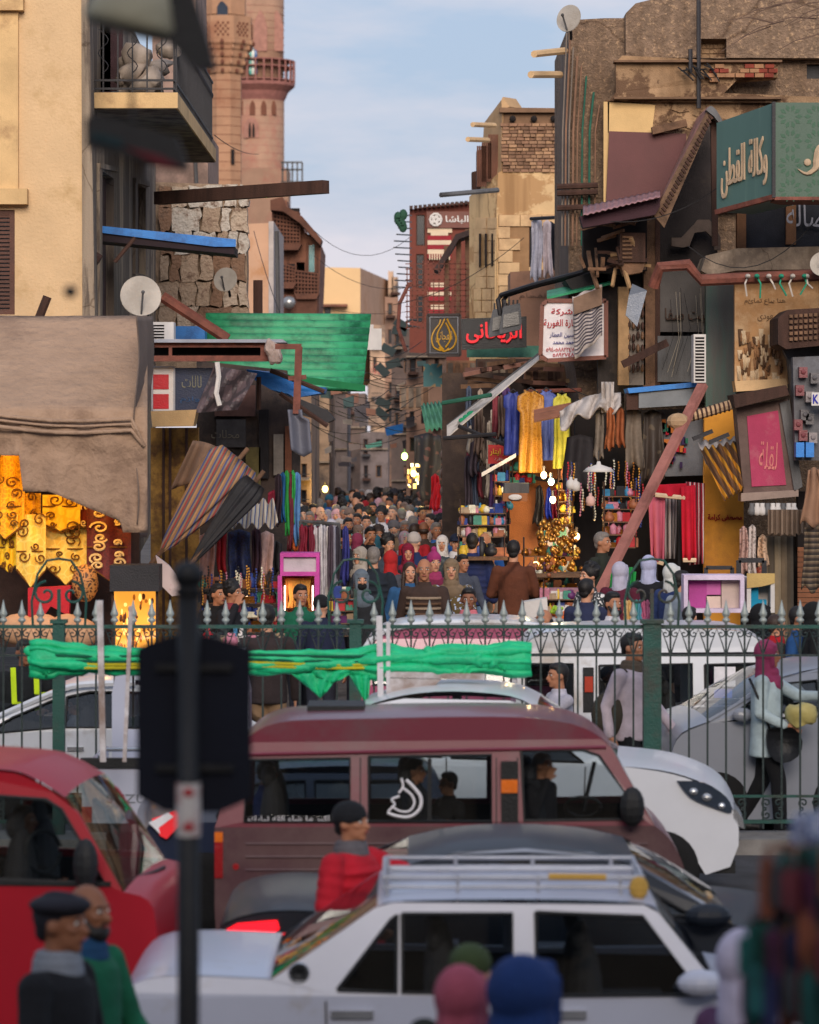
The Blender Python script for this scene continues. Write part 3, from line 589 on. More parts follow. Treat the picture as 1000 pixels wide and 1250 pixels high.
for (a, c_, Y, w_, l_) in (((86, 296), (122, 318), 40.5, .07, 'splintered stick on a bracket under the blue board'), ((40, 408), (58, 362), 37.6, .05, 'short grey stick leaning over the top of the big beige canopy'), ((198, 362), (278, 414), 43, .07, 'rusty diagonal bar resting on the shop roof at left'), ((315, 342), (315, 386), 50, .07, 'upright round wooden post behind the green corrugated sheet'), ((140, 320), (165, 290), 41, .025, 'thin strut bracing the blue board')):
    one('stick', MB().tube([P(a[0], a[1], Y), P(c_[0], c_[1], Y)], w_, 7), WOODD if 'rusty' not in l_ else RUST, l_, 'stick')
dish(172, 361, 39.2, 25, 'large pale satellite dish above the corner of the beige canopy', yaw=12); dish(275, 341, 50, 15, 'small white satellite dish on the ruined stone wall', yaw=-18)
# ---- minarets
MS1 = mat('minaret_stone', (166, 126, 98), var=.12, scale=.8, spot=(140, 96, 72), amt=.3, sscale=.4); MS2 = mat('minaret_pink', (160, 126, 104), var=.1, scale=.8, spot=(160, 104, 88), amt=.3, sscale=.3); MSD = mat('minaret_recess', (108, 66, 50), var=.1)
def octa(b, cx, Y, prof, n=8, mi=0):
    p = P(cx, 0, Y); b.lathe([(S(r, Y), P(0, z, Y).z) for r, z in prof], (p.x, Y, 0), n, mi, M=Matrix.Rotation(R(22.5) if n == 8 else 0, 3, 'Z')); return b
Y = 190; m1 = thing('minaret', 'sandstone minaret with a carved octagonal balcony, left of the pink one', 'minaret', P(274, 222, Y))
b = MB(); octa(b, 274, Y, [(22, 330), (22, 92)]); b.build('shaft', MS1, m1)
b = MB(); octa(b, 272, Y, [(30, 20), (30, -60)]); b.build('upper_shaft', MS1, m1)
for i, (r, z) in enumerate(((24, 90), (27, 80), (30, 71), (33, 62), (36, 56))):
    b = MB(); octa(b, 273, Y, [(r - 2, z + 2), (r, z), (r + 1.5, z - 7)]); cs = b.build('corbel', MS1, m1)
    for k in range(16):
        a = k / 16 * 2 * math.pi; c = P(273, z - 2, Y); E_((c.x + S(r + .5, Y) * math.cos(a), Y + S(r + .5, Y) * math.sin(a), c.z), (S(2.2, Y), S(2.2, Y), S(3.2, Y)), 6, 4)('stalactite', MS1 if k % 2 else MSD, cs)
b = MB(); octa(b, 273, Y, [(37, 55), (37, 22), (33, 22)]); pb_ = b.build('balcony', MS1, m1)
for k in range(8):
    a = (k + .5) / 8 * 2 * math.pi + R(22.5); M_ = Matrix.Translation((P(273, 0, Y).x, Y, P(0, 38, Y).z)) @ Matrix.Rotation(a + R(90), 4, 'Z')
    b = MB(); q = MB(); rr = S(37, Y) * math.cos(R(22.5)) ; w_ = S(9, Y)
    for u in range(6):
        for v in range(5):
            if (u + v) % 2: q.box(-w_ + u * w_ / 3, -w_ + (u + .8) * w_ / 3, -rr - .05, -rr + .02, -S(9, Y) + v * S(3.6, Y), -S(9, Y) + v * S(3.6, Y) + S(2.6, Y))
    b.add([M_ @ Vector(v) for v in q.v], q.f); b.build('pierced_panel', MSD, pb_)
Q_([(265, 22), (265, 8), (268, 3), (271, 1), (274, 3), (278, 8), (278, 22)], Y - S(31, Y), .3)('doorway', mat('minaret_blue_dark', (44, 52, 66)), m1)
for z in range(100, 330, 11): b = MB(); octa(b, 274, Y, [(22.25, z), (22.25, z - .7)]); b.build('course_joint', MSD, m1)
B_(282, 182, 286, 200, Y - S(22, Y) - .02, .3)('slit_window', VOID, m1)
Y = 230; m2 = thing('minaret', 'tall round pink minaret with a railed ring gallery beside the sky', 'minaret', P(318, 280, Y))
b = MB(); octa(b, 314, Y, [(33, 320), (33, 118)], 28); b.build('shaft', MS2, m2, True)
b = MB(); octa(b, 314, Y, [(32, 118), (33, -60)], 28); b.build('upper_shaft', MS2, m2, True)
b = MB(); octa(b, 314, Y, [(33, 124), (36, 118), (38, 113), (46, 106), (46, 102), (33, 102)], 28); b.build('gallery', mat('gallery_band', (140, 92, 84)), m2)
for z in (76, 84, 100): b = MB(); octa(b, 314, Y, [(46, z), (46, z - 1.2)], 28); b.build('gallery_rail', MATS['gallery_band'], m2)
for k in range(28):
    a = k / 28 * 2 * math.pi; c = P(314, 0, Y); X_(c.x + S(45.5, Y) * math.cos(a) - .05, c.x + S(45.5, Y) * math.cos(a) + .05, Y + S(45.5, Y) * math.sin(a) - .05, Y + S(45.5, Y) * math.sin(a) + .05, P(0, 103, Y).z, P(0, 75, Y).z)('gallery_post', MATS['gallery_band'], m2)
def arch(b, cx, y0, w_, h_, Y, d=.1, mi=0): b.pprism([(cx - w_, y0), (cx + w_, y0), (cx + w_, y0 - h_ * .6), (cx + w_ * .6, y0 - h_ * .85), (cx, y0 - h_), (cx - w_ * .6, y0 - h_ * .85), (cx - w_, y0 - h_ * .6)], Y, d, None, mi)
for i in range(5):
    a = -58 + i * 24; x = 314 + 33 * math.sin(R(a)); b = MB(); arch(b, x, 140, 3.0 * math.cos(R(a)) + .4, 18, Y - S(33, Y) * math.cos(R(a)) - .08, .3); b.build('blind_arch', MSD, m2)
b = MB(); arch(b, 307, 168, 9, 26, Y - S(33, Y) - .06, .2); b.build('arched_panel', mat('minaret_panel', (156, 112, 98)), m2)
for x in (305, 309.5): b = MB(); arch(b, x, 167, 1.4, 18, Y - S(33, Y) - .14, .2); b.build('lancet_window', VOID, m2)
b = MB(); arch(b, 309, 90, 5, 33, Y - S(33.5, Y) - .1, .3); sg = b.build('stained_window', mat('stained_base', (60, 90, 110), rough=.3), m2)
for k in range(9): E_(P(306 + (k % 3) * 3, 88 - (k // 3) * 10 - 2, Y - S(33.5, Y) - .2), (.12, .05, .3), 6, 4)('glass_piece', mat('stained_%d' % (k % 3), ((70, 150, 140), (200, 200, 190), (40, 80, 130))[k % 3], rough=.2), sg)
for x in (296, 318, 338):
    b = MB(); arch(b, x, 62, 8, 50, Y - S(33, Y) * math.cos(math.asin(min(.95, abs(x - 314) / 33))) - .05, .2); b.build('tall_niche', MATS['minaret_panel'], m2)
for z in list(range(10, 100, 9)) + list(range(126, 320, 9)): b = MB(); octa(b, 314, Y, [(33.15, z), (33.15, z - .5)], 28); b.build('course_joint', MATS['minaret_panel'], m2)
fr_ = one('mosque_block', MB().pprism([(293, 205), (352, 205), (352, 330), (293, 330)], 210, 4), MS2, 'pink stone mosque block at the foot of the round minaret', 'building')
for x in range(345, 370, 6): R_(P(x, 198, 200), P(x, 222, 200), .1)('terrace_post', GREY, fr_)
for z in (198, 207, 222): R_(P(343, z, 200), P(369, z, 200), .1)('terrace_rail', GREY, fr_)
# ---- pink plain house, lattice-balcony house, far block
Y = 74; ph = thing('plain_house', 'plain pink-beige house wall with a white pipe, left of the wooden lattice house', 'building', P(312, 385, Y)); Q_([(284, 274), (330, 272), (330, 470), (284, 470)], Y, 6)('wall', mat('plaster_pinkbeige', (190, 150, 122), var=.06, scale=1, spot=(176, 128, 90), amt=.2), ph)
B_(328, 270, 334, 470, Y - .05, 6)('pale_edge', mat('plaster_pale', (170, 160, 156)), ph); T_([P(338, 282, Y - .1), P(340, 390, Y - .1)], .05)('drain_pipe', GREY, ph)
Y = 92; LW = mat('lattice_wood', (92, 58, 44), var=.25, scale=2); lh = thing('lattice_house', 'brown house with overhanging wooden lattice balconies behind the green sheet', 'building', P(365, 390, Y))
Q_([(332, 246), (350, 244), (352, 256), (368, 268), (372, 284), (388, 290), (392, 300), (388, 396), (332, 470)], Y + .4, 5, [rect(362, 320, 372, 345), rect(378, 306, 384, 336)])('wall', mat('house_brown', (124, 82, 64), var=.2, spot=(90, 60, 50), amt=.3), lh)
Q_([(330, 244), (345, 240), (350, 252), (369, 264), (393, 292), (391, 299), (366, 272), (346, 258), (330, 256)], Y - .5, 1.2)('eaves', LW, lh)
for (x0, y0, x1, y1, dy) in ((334, 252, 366, 298, 8), (337, 320, 360, 345, 6), (360, 330, 388, 358, 4)):
    nx = int((x1 - x0) / 4); ny = int((y1 - y0) / 5)
    la = MB(); la.pbox(x0, y0 + 2, x1, y1, Y + .1, .05); lp = la.build('balcony_back', VOID, lh)
    for i in range(nx + 1): b = MB(); x = x0 + 4 * i; b.bar(P(x, y0 + dy * i / nx, Y), P(x, y1, Y), .04); b.build('lattice_bar', LW, lp)
    for i in range(ny + 1): b = MB(); z = y0 + 5 * i; b.bar(P(x0, z, Y - .02), P(x1, z + dy * (1 - i / ny), Y - .02), .04); b.build('lattice_bar', LW, lp)
    Q_([(x0 - 1, y1), (x1 + 2, y1), (x1 - 2, y1 + 7), (x0 + 2, y1 + 7)], Y - .3, .8)('balcony_floor', LW, lh)
for x, t, bt in ((350, 300, 385), (374, 296, 390), (386, 300, 390)): B_(x, t, x + 3, bt, Y + .3, .2)('post', LW, lh)
Q_([(376, 300), (384, 298), (384, 340), (376, 342)], Y + .35, .04)('window_glass', mat('teal_pane', (70, 120, 122), rough=.2), lh)
Q_([(340, 360), (388, 360), (386, 398), (340, 400)], Y - .1, .5)('lower_bay', LW, lh)
one('metal_ball_lamp', MB().ell(P(353, 369, Y - .6), S(8, Y), 14, 10), mat('steel_ball', (160, 160, 160), rough=.3, metal=.7), 'round steel-coloured lamp ball beside the wooden lattice house', 'lamp', smooth=True)
Y = 150; fb = thing('far_block', 'flat-roofed tan block seen at the end of the street against the sky', 'building', P(430, 400, Y)); Q_([(388, 326), (440, 327), (440, 470), (388, 470)], Y, .5)('front_wall', mat('plaster_sunlit', (214, 178, 132), var=.04, scale=.4), fb)
b = MB(); pa = P(440, 327, Y); pc = P(440, 470, Y); x2 = P(474, 0, Y + 12); zt2 = HC - (333 - HY) * (Y + 12) / FL; b.add([pa, (x2.x, Y + 12, pa.z), (x2.x, Y + 12, pc.z), pc, pa + Vector((0, .6, 0)), (x2.x, Y + 12.6, pa.z), (x2.x, Y + 12.6, pc.z), pc + Vector((0, .6, 0))], [(0, 3, 2, 1), (4, 5, 6, 7), (0, 1, 5, 4), (3, 7, 6, 2), (0, 4, 7, 3), (1, 2, 6, 5)]); b.build('side_wall', MATS['plaster_pinkbeige'], fb)
window_part(fb, 396, 372, 408, 384, Y - .1); B_(388, 371, 424, 374, Y - .8, .8)('canopy_slab', MATS['house_brown'], fb); B_(404, 375, 409, 385, Y - .1, .1)('column', STN, fb)
# ---- generic old houses deeper in the street
HZ = [mat('house_%d' % i, c, var=.15, scale=1.2, spot=(80, 70, 66), amt=.35, sscale=.8) for i, c in enumerate([(128, 108, 96), (150, 124, 104), (100, 84, 78), (168, 140, 116), (112, 100, 98), (142, 110, 92), (188, 156, 130)])]
def oldhouse(x0, y0, x1, y1, Y, m, label, d=6, wins=True, seed=0, shop=True):
    q = random.Random(seed); h = thing('old_house', label, 'building', P((x0 + x1) / 2, y1, Y)); hl = []
    xs = [x0 + 3]; n = max(1, int((x1 - x0 - 4) / 12))
    if wins:
        for r_i in range(max(1, int((y1 - y0) / 32))):
            for c in range(n):
                if q.random() < .75: wx = x0 + 3 + c * (x1 - x0 - 4) / n + q.random() * 2; wy = y0 + 8 + r_i * 32; hl.append(rect(wx, wy, wx + 5 + q.random() * 3, min(wy + 14 + q.random() * 5, y1 - 2)))
    Q_([(x0, y0), (x0 + (x1 - x0) * .5, y0 + q.uniform(-2, 2)), (x1, y0), (x1, y1), (x0, y1)], Y, d, hl)('wall', m, h)
    for k in hl: window_part(h, k[0][0], k[0][1], k[2][0], k[2][1], Y + .05, q.choice([WOODD, WOODM]))
    for k in hl[::2]:
        bb = B_(k[0][0] - 2, k[2][1], k[2][0] + 3, k[2][1] + 3, Y - .6, .6)('balcony', q.choice([WOODD, CONC, DKM]), h)
        B_(k[0][0] - 2, k[2][1] - 5, k[2][0] + 3, k[2][1] - 4, Y - .6, .05)('rail', DKM, bb)
    for k in range(2): z = y0 + (y1 - y0) * q.random(); B_(x0, z, x1, z + 2, Y - .15, .15)('ledge', CONC, h)
    return h
for i, a in enumerate(((452, 396, 476, 620, 150, 6, 'tall pale house with a big arch at the far bend of the street'), (470, 362, 486, 620, 128, 5, 'narrow brown house at the far end beside the lattice cage'), (474, 330, 480, 420, 160, 6, 'sliver of a tan tower far down the street'), (398, 462, 424, 620, 100, 4, 'grey house hung with cables on the left of the far street'), (420, 480, 446, 620, 125, 2, 'dark house front closing the far end of the street'), (376, 452, 402, 620, 78, 3, 'cream house front behind the hanging green and blue scarves'), (440, 528, 474, 620, 118, 4, 'grey shuttered house at the far end above the crowd'), (478, 400, 506, 620, 96, 2, 'dark wooden house under the gold calligraphy sign'), (496, 430, 545, 640, 74, 5, 'brown house behind the patterned dark textile'), (340, 430, 380, 640, 66, 1, 'tan house with a blank upper wall behind the grey hanging bag'))): oldhouse(*a[:5], HZ[a[5]], a[6], seed=i + 3)
ar_ = one('arch_recess', MB().pprism([(449, 470), (452, 466), (460, 462), (468, 466), (474, 474), (474, 520), (449, 520)], 149.8, .3), HZ[1], 'pale blind arch on the tall house at the far bend', 'arch')
letters('الصاغة', flat(463, 450, 149.7), S(20, 150), S(14, 150), mat('red_faded', (190, 110, 100)), ar_)
# ---- beige canopy
CNV = mat('canvas_beige', (164, 136, 114), var=.09, scale=2.2, rough=.95, spot=(128, 104, 88), amt=.25, sscale=.8, bump=.8, fine=7, bdist=.06); Y = 35.2
cv = thing('canopy', 'big sagging beige canvas canopy over the textile stall at left', 'canopy', P(90, 640, Y))
def cf(u, v):
    x = -260 + 440 * u; y = 386 + 118 * v + 3 * math.sin(u * 7) * v; q = P(x, y, Y + 1.9 - 2.1 * v); q.z += .02 * noise.noise(Vector((u * 9, v * 3, 0))); return q
b = MB(); b.sheet(cf, 60, 16, .01); b.build('top_cloth', CNV, cv, True)
def cf2(u, v):
    x = -260 + 440 * u; edge = 640 if u > .88 else (636 if u > .62 else 590 + 50 * max(0, (u - .8)) )
    yb_ = 497; bot_ = (556 if x < 28 else 600 if x < 60 else 600 + (x - 60) * .42 if x < 150 else 650); y = yb_ + (bot_ - yb_) * v
    q = P(x, y, Y - .2 + .035 * math.sin(x * .13 + v * 2) * (v + .2) - .05 * math.sin(math.pi * min(1, v * 2.2)) * (1 if v < .45 else 0)); q.y += .025 * noise.noise(Vector((u * 14, v * 5, 3))); return q
b = MB(); b.sheet(cf2, 90, 24, .01); b.build('valance', CNV, cv, True)
def cf3(u, v):
    x0, x1 = 166, 186; y = 386 + (270 * v if u > .2 else 254 * v); q = P(x0 + (x1 - x0) * u - 8 * v * u + 3 * math.sin(v * 9), y, Y - .25 + 1.9 * (u if v < .3 else u * .8) + .08 * math.sin(v * 12 + u * 6)); return q
b = MB(); b.sheet(cf3, 16, 40, .01); b.build('side_cloth', mat('canvas_side', (112, 96, 86), var=.1), cv, True)
for (y_, r) in ((500, .02), (506, .014), (514, .022)):
    T_([P(-260 + 30 * i, y_ + 4 * math.sin(i * .7) + i * .9, Y - .3) for i in range(15)] + [P(176, 545, Y - .28)], r, 7)('fold', CNV, cv, True)
# ---- golden textiles under the canopy, lit from the front by two added hidden bulbs
GA = ornate('gold_velvet', (240, 180, 20), (214, 146, 6), scale=24, emit=0, th=.1); GB = ornate('gold_cream', (246, 214, 110), (236, 196, 84), scale=12, emit=0, th=.05); GC_ = ornate('maroon_lace', (100, 30, 34), (80, 22, 28), scale=30, emit=.0, th=.1); GD = ornate('gold_block', (240, 190, 30), (250, 206, 50), scale=12, emit=0, th=.1)
for i, (x0, y0, x1, y1, tip, m, l) in enumerate(((-16, 552, 30, 640, 18, GA, 'gold ornate hanging at the far left edge, highest of the row'), (0, 600, 20, 690, 8, GD, 'plain golden cloth at the left edge below the ornate one'), (18, 602, 50, 655, 26, GA, 'golden pointed banner, short and dark, in front of the longer one'), (20, 628, 56, 695, 22, GB, 'long golden banner with black lettering panel and pointed tip'), (52, 604, 98, 640, 8, GD, 'pale gold heart-edged cloth above the quilted banner'), (56, 610, 106, 692, 22, GB, 'quilted cream-gold banner with a scalloped point'), (106, 620, 160, 690, 18, GC_, 'maroon and cream scrollwork banner at the right end of the row'), (94, 612, 130, 640, 6, mat('dark_red_velvet', (100, 28, 24)), 'small dark red velvet piece above the scrollwork banner'))):
    Yt_ = 35.9 + (i % 3) * .12; b = MB(); n_ = 14
    b.sheet(lambda u, v: P(x0 + (x1 - x0) * u, y0 + (y1 - y0 + tip * (1 - abs(2 * u - 1))) * v + 1.2 * math.sin(u * 30) * v, Yt_ + .02 * math.sin(u * 11)), 16, 10, .012); t_ = one('gold_textile', b, m, l, 'wall hanging', 'golden wall hangings under the canopy')
    b = MB(); b.tube([P(x0, y1, Yt_ - .012), P((x0 + x1) / 2, y1 + tip, Yt_ - .012), P(x1, y1, Yt_ - .012)], .012, 5); b.tube([P(x0, y1 - 22, Yt_ - .012), P(x1, y1 - 22, Yt_ - .012)], .008, 5); b.build('braid', mat('braid_brown', (110, 70, 20)), t_)
    for k in range(2 + int((y1 - y0) / 14) * 2):
        cx_ = x0 + (x1 - x0) * (.28 if k % 2 else .72); cz = y0 + 8 + (y1 - y0 - 8) * (k // 2) / max(1, int((y1 - y0) / 14)) + rnd.uniform(-4, 4); cx_ += rnd.uniform(-4, 4); sg = -1 if k % 2 else 1; kr = rnd.uniform(.6, 1.5); ph = rnd.uniform(0, 6)
        if rnd.random() < .25: continue
        T_([Vector((P(cx_, 0, Yt_).x + kr * S(.15 * (x1 - x0), Yt_) * (1 - q / 18) * math.cos(ph + sg * q * .55), Yt_ - .03, P(0, cz, Yt_).z + kr * S(5.5, Yt_) * (1 - q / 18) * math.sin(ph + sg * q * .55))) for q in range(16)], .014 if i == 6 else .009, 4)('embroidery', mat('braid_cream', (226, 196, 140)) if i in (6, 7) else mat('braid_brown', (110, 70, 20)), t_)
lw_ = one('stall_back_wall', MB().pprism([(-200, 540), (170, 540), (170, 790), (-200, 790)], 37.6, .2), mat('stall_brown', (64, 46, 40), var=.3, scale=3), 'dark back wall of the textile stall under the canopy', 'wall')
hf = one('red_cushion', MB().pprism([(34, 718), (86, 715), (84, 752), (62, 740), (46, 762), (34, 752)], 35.6, .15), mat('red_velvet', (176, 14, 34), var=.2, rough=.6), 'bright red velvet heart-shaped piece behind the left railing crest', 'cushion')
for k in range(6): b = MB(); b.ell(P(22 + k * 15, 768 + (k % 2) * 5, 35.4), (.2, .15, .16), 10, 8); tag(b.build('bundle', mat('bundle_peach', (206, 160, 124), var=.15), None, True), 'peach coloured bundle of cloth lying below the red velvet piece', 'bundle', 'peach bundles at the textile stall')
one('round_ornament', MB().ell(P(104, 712, 35.6), (.14, .1, .2), 12, 8), ornate('gilt', (190, 130, 70), (80, 50, 30), scale=24), 'oval gilt ornament hanging left of the golden display case', 'ornament', smooth=True)
# bulb with its point light; the two under the canopy are added, unseen
def lampbulb(px, py, Y, e, col, label, r=.04, grp=None, sz=.05):
    t = thing('light_bulb', label, 'light bulb', P(px, py, Y), grp); E_(P(px, py, Y), (r, r, r * 1.25), 12, 8)('bulb', glow('bulb_%d_%d_%d' % tuple(col), col, 7), t, True)
    T_([P(px, py, Y) + Vector((0, 0, r)), P(px, py, Y) + Vector((0, 0, r + .08))], .018, 8)('socket', DKM, t)
    l = bpy.data.lights.new('bulb_light', 'POINT'); l.energy = e * .28; l.color = tuple(lin(col)[:3]); l.shadow_soft_size = sz; o = bpy.data.objects.new('bulb_light', l); COL.objects.link(o); o.location = P(px, py, Y) - Vector((0, .12, 0)); return t
lampbulb(40, 575, 35.45, 62, (255, 190, 80), 'unseen warm bulb added under the beige canopy to light the gold textiles'); lampbulb(112, 602, 35.5, 46, (255, 190, 80), 'second unseen warm bulb added under the canopy to light the scrollwork banner')
# ---- lit golden display case
Y = 35.3; dc = thing('display_case', 'glass display case lit golden from inside under a black hood at left', 'display case', P(168, 800, Y)); B_(134, 690, 194, 722, Y - .1, .5)('hood', DKM, dc)
for x in (136, 190): B_(x, 722, x + 3, 800, Y, .04)('post', WOODD, dc)
B_(139, 722, 190, 800, Y + .35, .03)('lit_back', glow('gold_light', (255, 170, 60), .9), dc); B_(139, 722, 190, 800, Y + .01, .006)('pane', GLC, dc)
for k in range(46): x = 142 + 45 * rnd.random(); z = 728 + 62 * rnd.random(); E_(P(x, z, Y + .15 + .15 * rnd.random()), (S(1 + 1.5 * rnd.random(), Y),) * 2 + (S(2 + 3 * rnd.random(), Y),), 6, 5)('trinket', glow('trinket_%d' % (k % 3), ((255, 200, 110), (200, 110, 30), (120, 60, 20))[k % 3], (1.6, .5, .1)[k % 3]), dc)
# ---- shop strip left of the street: frames, signs, parasols
Y = 39.0
sh = thing('shop_roof_frame', 'rust-brown steel roof frame over the signs beside the beige canopy', 'roof frame', P(260, 440, Y))
for q in ((180, 417, 330, 424), (182, 434, 328, 441), (180, 424, 184, 434), (206, 424, 210, 434), (318, 424, 328, 434)): B_(*q, Y, .08)('frame_member', RUST, sh)
B_(182, 424, 328, 434, Y + .3, .1)('shadow_board', VOID, sh); Q_([(178, 414), (345, 414), (350, 418), (178, 418)], Y - .1, 2.5)('roof_sheet', mat('roof_grey', (140, 144, 156), rough=.6), sh)
for k in range(6): b = MB(); x = 329 + 2 * k; b.ell(P(x, 424 + 6 * (k % 3), Y - .1), (.06, .08, .09), 8, 6); b.v = [jag(v) for v in b.v]; b.build('torn_sack', mat('sack_white', (170, 150, 140)), sh)
ac(183, 393, 212, 415, 40.5, 'white air-conditioning unit beside the canopy on the shop roof', slats=False)
Ys = 39.3
def sign(name, label, pts, Y, m, d=.06, frame=None, cat='sign', fw=3):
    s = thing(name, label, cat, P(sum(p[0] for p in pts) / len(pts), max(p[1] for p in pts), Y)); Q_(pts, Y, d)('panel', m, s)
    if frame:
        b = MB(); pp = [P(a, c_, Y - .01) for a, c_ in pts]
        for i in range(len(pp)): b.bar(pp[i], pp[(i + 1) % len(pp)], S(fw, Y), .05, up=Vector((0, 1, 0)))
        b.build('frame', frame, s)
    return s
s = sign('sign_board', 'white board with two red squares beside the beige canopy', rect(186, 448, 213, 502), Ys, WHT, frame=mat('alu', (150, 150, 156)), fw=2)
for z in (457, 481): B_(187, z, 206, z + 18, Ys - .012, .012)('red_square', mat('sign_red', (170, 14, 30), rough=.5), s)
s = sign('sign_board', 'navy blue shop sign with faded script, right of the red squares', [(213, 449), (262, 449), (250, 502), (213, 502)], Ys, mat('sign_navy2', (22, 36, 66), rough=.5)); letters('لالات', flat(234, 466, Ys - .01), S(24, Ys), S(15, Ys), mat('faded_ochre', (120, 118, 104)), s); letters('لوازم', flat(234, 488, Ys - .01), S(28, Ys), S(8, Ys), mat('faded_blue', (50, 80, 120)), s)
one('hanging_tarp', MB().sheet(lambda u, v: P(262 + 52 * u - 24 * v, 446 + 10 * u + 58 * v - 14 * u * v, 38.9 + .06 * math.sin(u * 9 + v * 4)), 14, 12), ornate('tarp_print', (66, 58, 62), (92, 78, 82), scale=5, th=.1), 'dark printed plastic tarp hanging slantwise beside the navy sign', 'tarp')
one('rope', MB().tube([P(265, 442, 38.8), P(267, 460, 38.8), P(264, 480, 38.8), P(268, 495, 38.8)], .03, 6), WHT, 'pale rope dangling in front of the dark printed tarp', 'rope')
one('box_awning', MB().pprism([(184, 502), (240, 500), (236, 520), (186, 521)], 38.8, .5), mat('awning_cream', (176, 146, 104), var=.12), 'cream box awning below the navy sign', 'awning')
yp = one('board_wall', MB().pprism([(184, 522), (242, 522), (244, 800), (184, 800)], 40.2, .2), mat('osb_yellow', (150, 112, 54), var=.3, scale=8, spot=(96, 66, 40), amt=.4, sscale=5), 'yellow-brown board wall behind the striped parasol', 'wall')
for x in (198, 206, 226): B_(x, 522, x + 3, 800, 40.15, .05)('batten', WOODD, yp)
ds = one('dark_shop_front', MB().pprism([(240, 440), (350, 452), (352, 470), (366, 480), (366, 800), (240, 800)], 43, .3), mat('shop_dark', (50, 44, 44), var=.35, scale=2, spot=(76, 62, 56), amt=.4, sscale=2), 'dark shop front between the striped parasol and the hanging scarves', 'wall')
for (x0, y0, x1, y1, c_) in ((262, 470, 312, 508, (82, 58, 54)), (264, 512, 300, 546, (62, 60, 62)), (316, 500, 328, 584, (30, 26, 28)), (334, 530, 346, 580, (120, 112, 104)), (300, 546, 318, 600, (96, 86, 50)), (348, 520, 356, 600, (110, 66, 46))): B_(x0, y0, x1, y1, 42.9, .06)('panel', mat('shop_panel_%d' % x0, c_, var=.25, scale=4), ds)
letters('محلات', flat(275, 530, 42.88), S(34, 43), S(10, 43), mat('dull_letter', (110, 104, 92)), ds)
for (pts, l) in (([(300, 452), (344, 455), (360, 462), (352, 482), (330, 474), (308, 462)], 'blue plastic tarp spread under the green corrugated sheet'), ([(352, 465), (398, 474), (396, 480), (360, 486), (345, 478)], 'smaller torn blue tarp to the right of the first')):
    b = MB(); b.pprism(pts, 41.5, .8); b.v = [jag(v) for v in b.v]; one('blue_tarp', b, BLU, l, 'tarp')
for k, (a, c_) in enumerate((((330, 452), (396, 478)), ((342, 480), (400, 520)), ((316, 460), (316, 500)))): one('roof_pole', MB().tube([P(*a, 41.2), P(*c_, 41.2)], .03, 6), WOODD, ('dark pole under the upper blue tarp', 'dark slanting pole right of the brown lamp bracket', 'short hanging dark pole in the dark shop front')[k], 'pole')
one('black_awning', MB().pprism([(344, 478), (398, 500), (408, 512), (400, 516), (366, 506), (344, 492)], 44, 1.0), DKM, 'black awning edge beside the hanging grey bag', 'awning')
# brown lamp bracket
b = MB(); b.bar(P(336, 423, 38.5), P(368, 423, 38.5), .06); b.bar(P(365, 423, 38.5), P(362, 505, 38.5), .08); b.bar(P(352, 462, 38.5), P(374, 460, 38.5), .05); lb = one('lamp_bracket', b, RUST, 'rusty angled lamp bracket in front of the green corrugated sheet', 'bracket')
one('hanging_bag', MB().sheet(lambda u, v: P(352 + (16 + 8 * (v > .2)) * u + 4 * v, 500 + 58 * v * (1 - .25 * abs(u - .6)), 38.4 + .12 * math.sin(u * 3.1)), 8, 12, .02), mat('bag_grey', (96, 98, 110), rough=.5, var=.1), 'long grey plastic bag hanging from the rusty bracket', 'bag', smooth=True)
# green corrugated sheet
cs = corr('green_corrugated_sheet', P(251, 386, 46), P(251, 470, 44.3), P(443, 474, 44.6), P(453, 387, 46.3), 10, GRS, .075); b_ = cs; tag(cs, 'big bright green corrugated sheet slung over the street at left', 'metal sheet')
b = MB(); b.sheet(lambda u, v: P(346 + 100 * u, 456 + 14 * u + 8 * v, 44.2), 10, 2, .02); b.build('lower_edge', mat('green_edge', (24, 110, 66)), cs)
one('blue_roof_sheet', MB().pprism([(212, 398), (250, 398), (250, 414), (205, 414)], 44, .5), BLU, 'blue and dark roof sheet behind the white air conditioner', 'roof sheet')
# folded parasols
PS = stripes('parasol_stripes', [(150, 116, 84), (70, 84, 130), (142, 120, 104), (150, 66, 62), (96, 90, 96), (170, 134, 96)], scale=9, rot=R(-28), dist=.3); PG = mat('parasol_dark', (38, 38, 42), var=.2, rough=.7)
def parasol(a, top, w_, m, label, Y, folds=9, bend=.0):
    t = thing('folded_parasol', label, 'parasol', P(a[0], a[1], Y)); A = P(*a, Y); T = P(*top, Y); ax = (T - A); Lx = ax.length; ax.normalize(); sx = ax.cross(Vector((0, 1, 0))).normalized(); b = MB(); n = 48
    vs = []; K_ = 14
    for i in range(K_ + 1):
        v = i / K_; r = w_ * (.08 + .92 * v ** .8) * (1 if v < .9 else 1 - (v - .9) * 3)
        for j in range(n):
            q = 2 * math.pi * j / n; rr = r * (1 + .22 * math.sin(q * folds + v * 1.5) + .08 * math.sin(q * 3 + v * 4)); vs.append(A + ax * Lx * v + sx * rr * math.cos(q) + Vector((0, 1, 0)) * rr * .55 * math.sin(q) + Vector((bend * v * v, 0, 0)))
    b.add(vs, [(i * n + j, i * n + (j + 1) % n, (i + 1) * n + (j + 1) % n, (i + 1) * n + j) for i in range(K_) for j in range(n)] + [tuple((K_) * n + j for j in range(n))[::-1]]); b.build('cloth', m, t, True)
    T_([A - ax * .25, T + ax * .15], .025, 8)('pole', WOODM, t); return t
parasol((198, 672), (292, 560), S(33, 37.6), PS, 'striped brown, blue and red parasol tied shut and leaning at left', 37.6, bend=.0); parasol((232, 690), (312, 588), S(17, 37.3), PG, 'dark grey folded parasol leaning just below the striped one', 37.3)
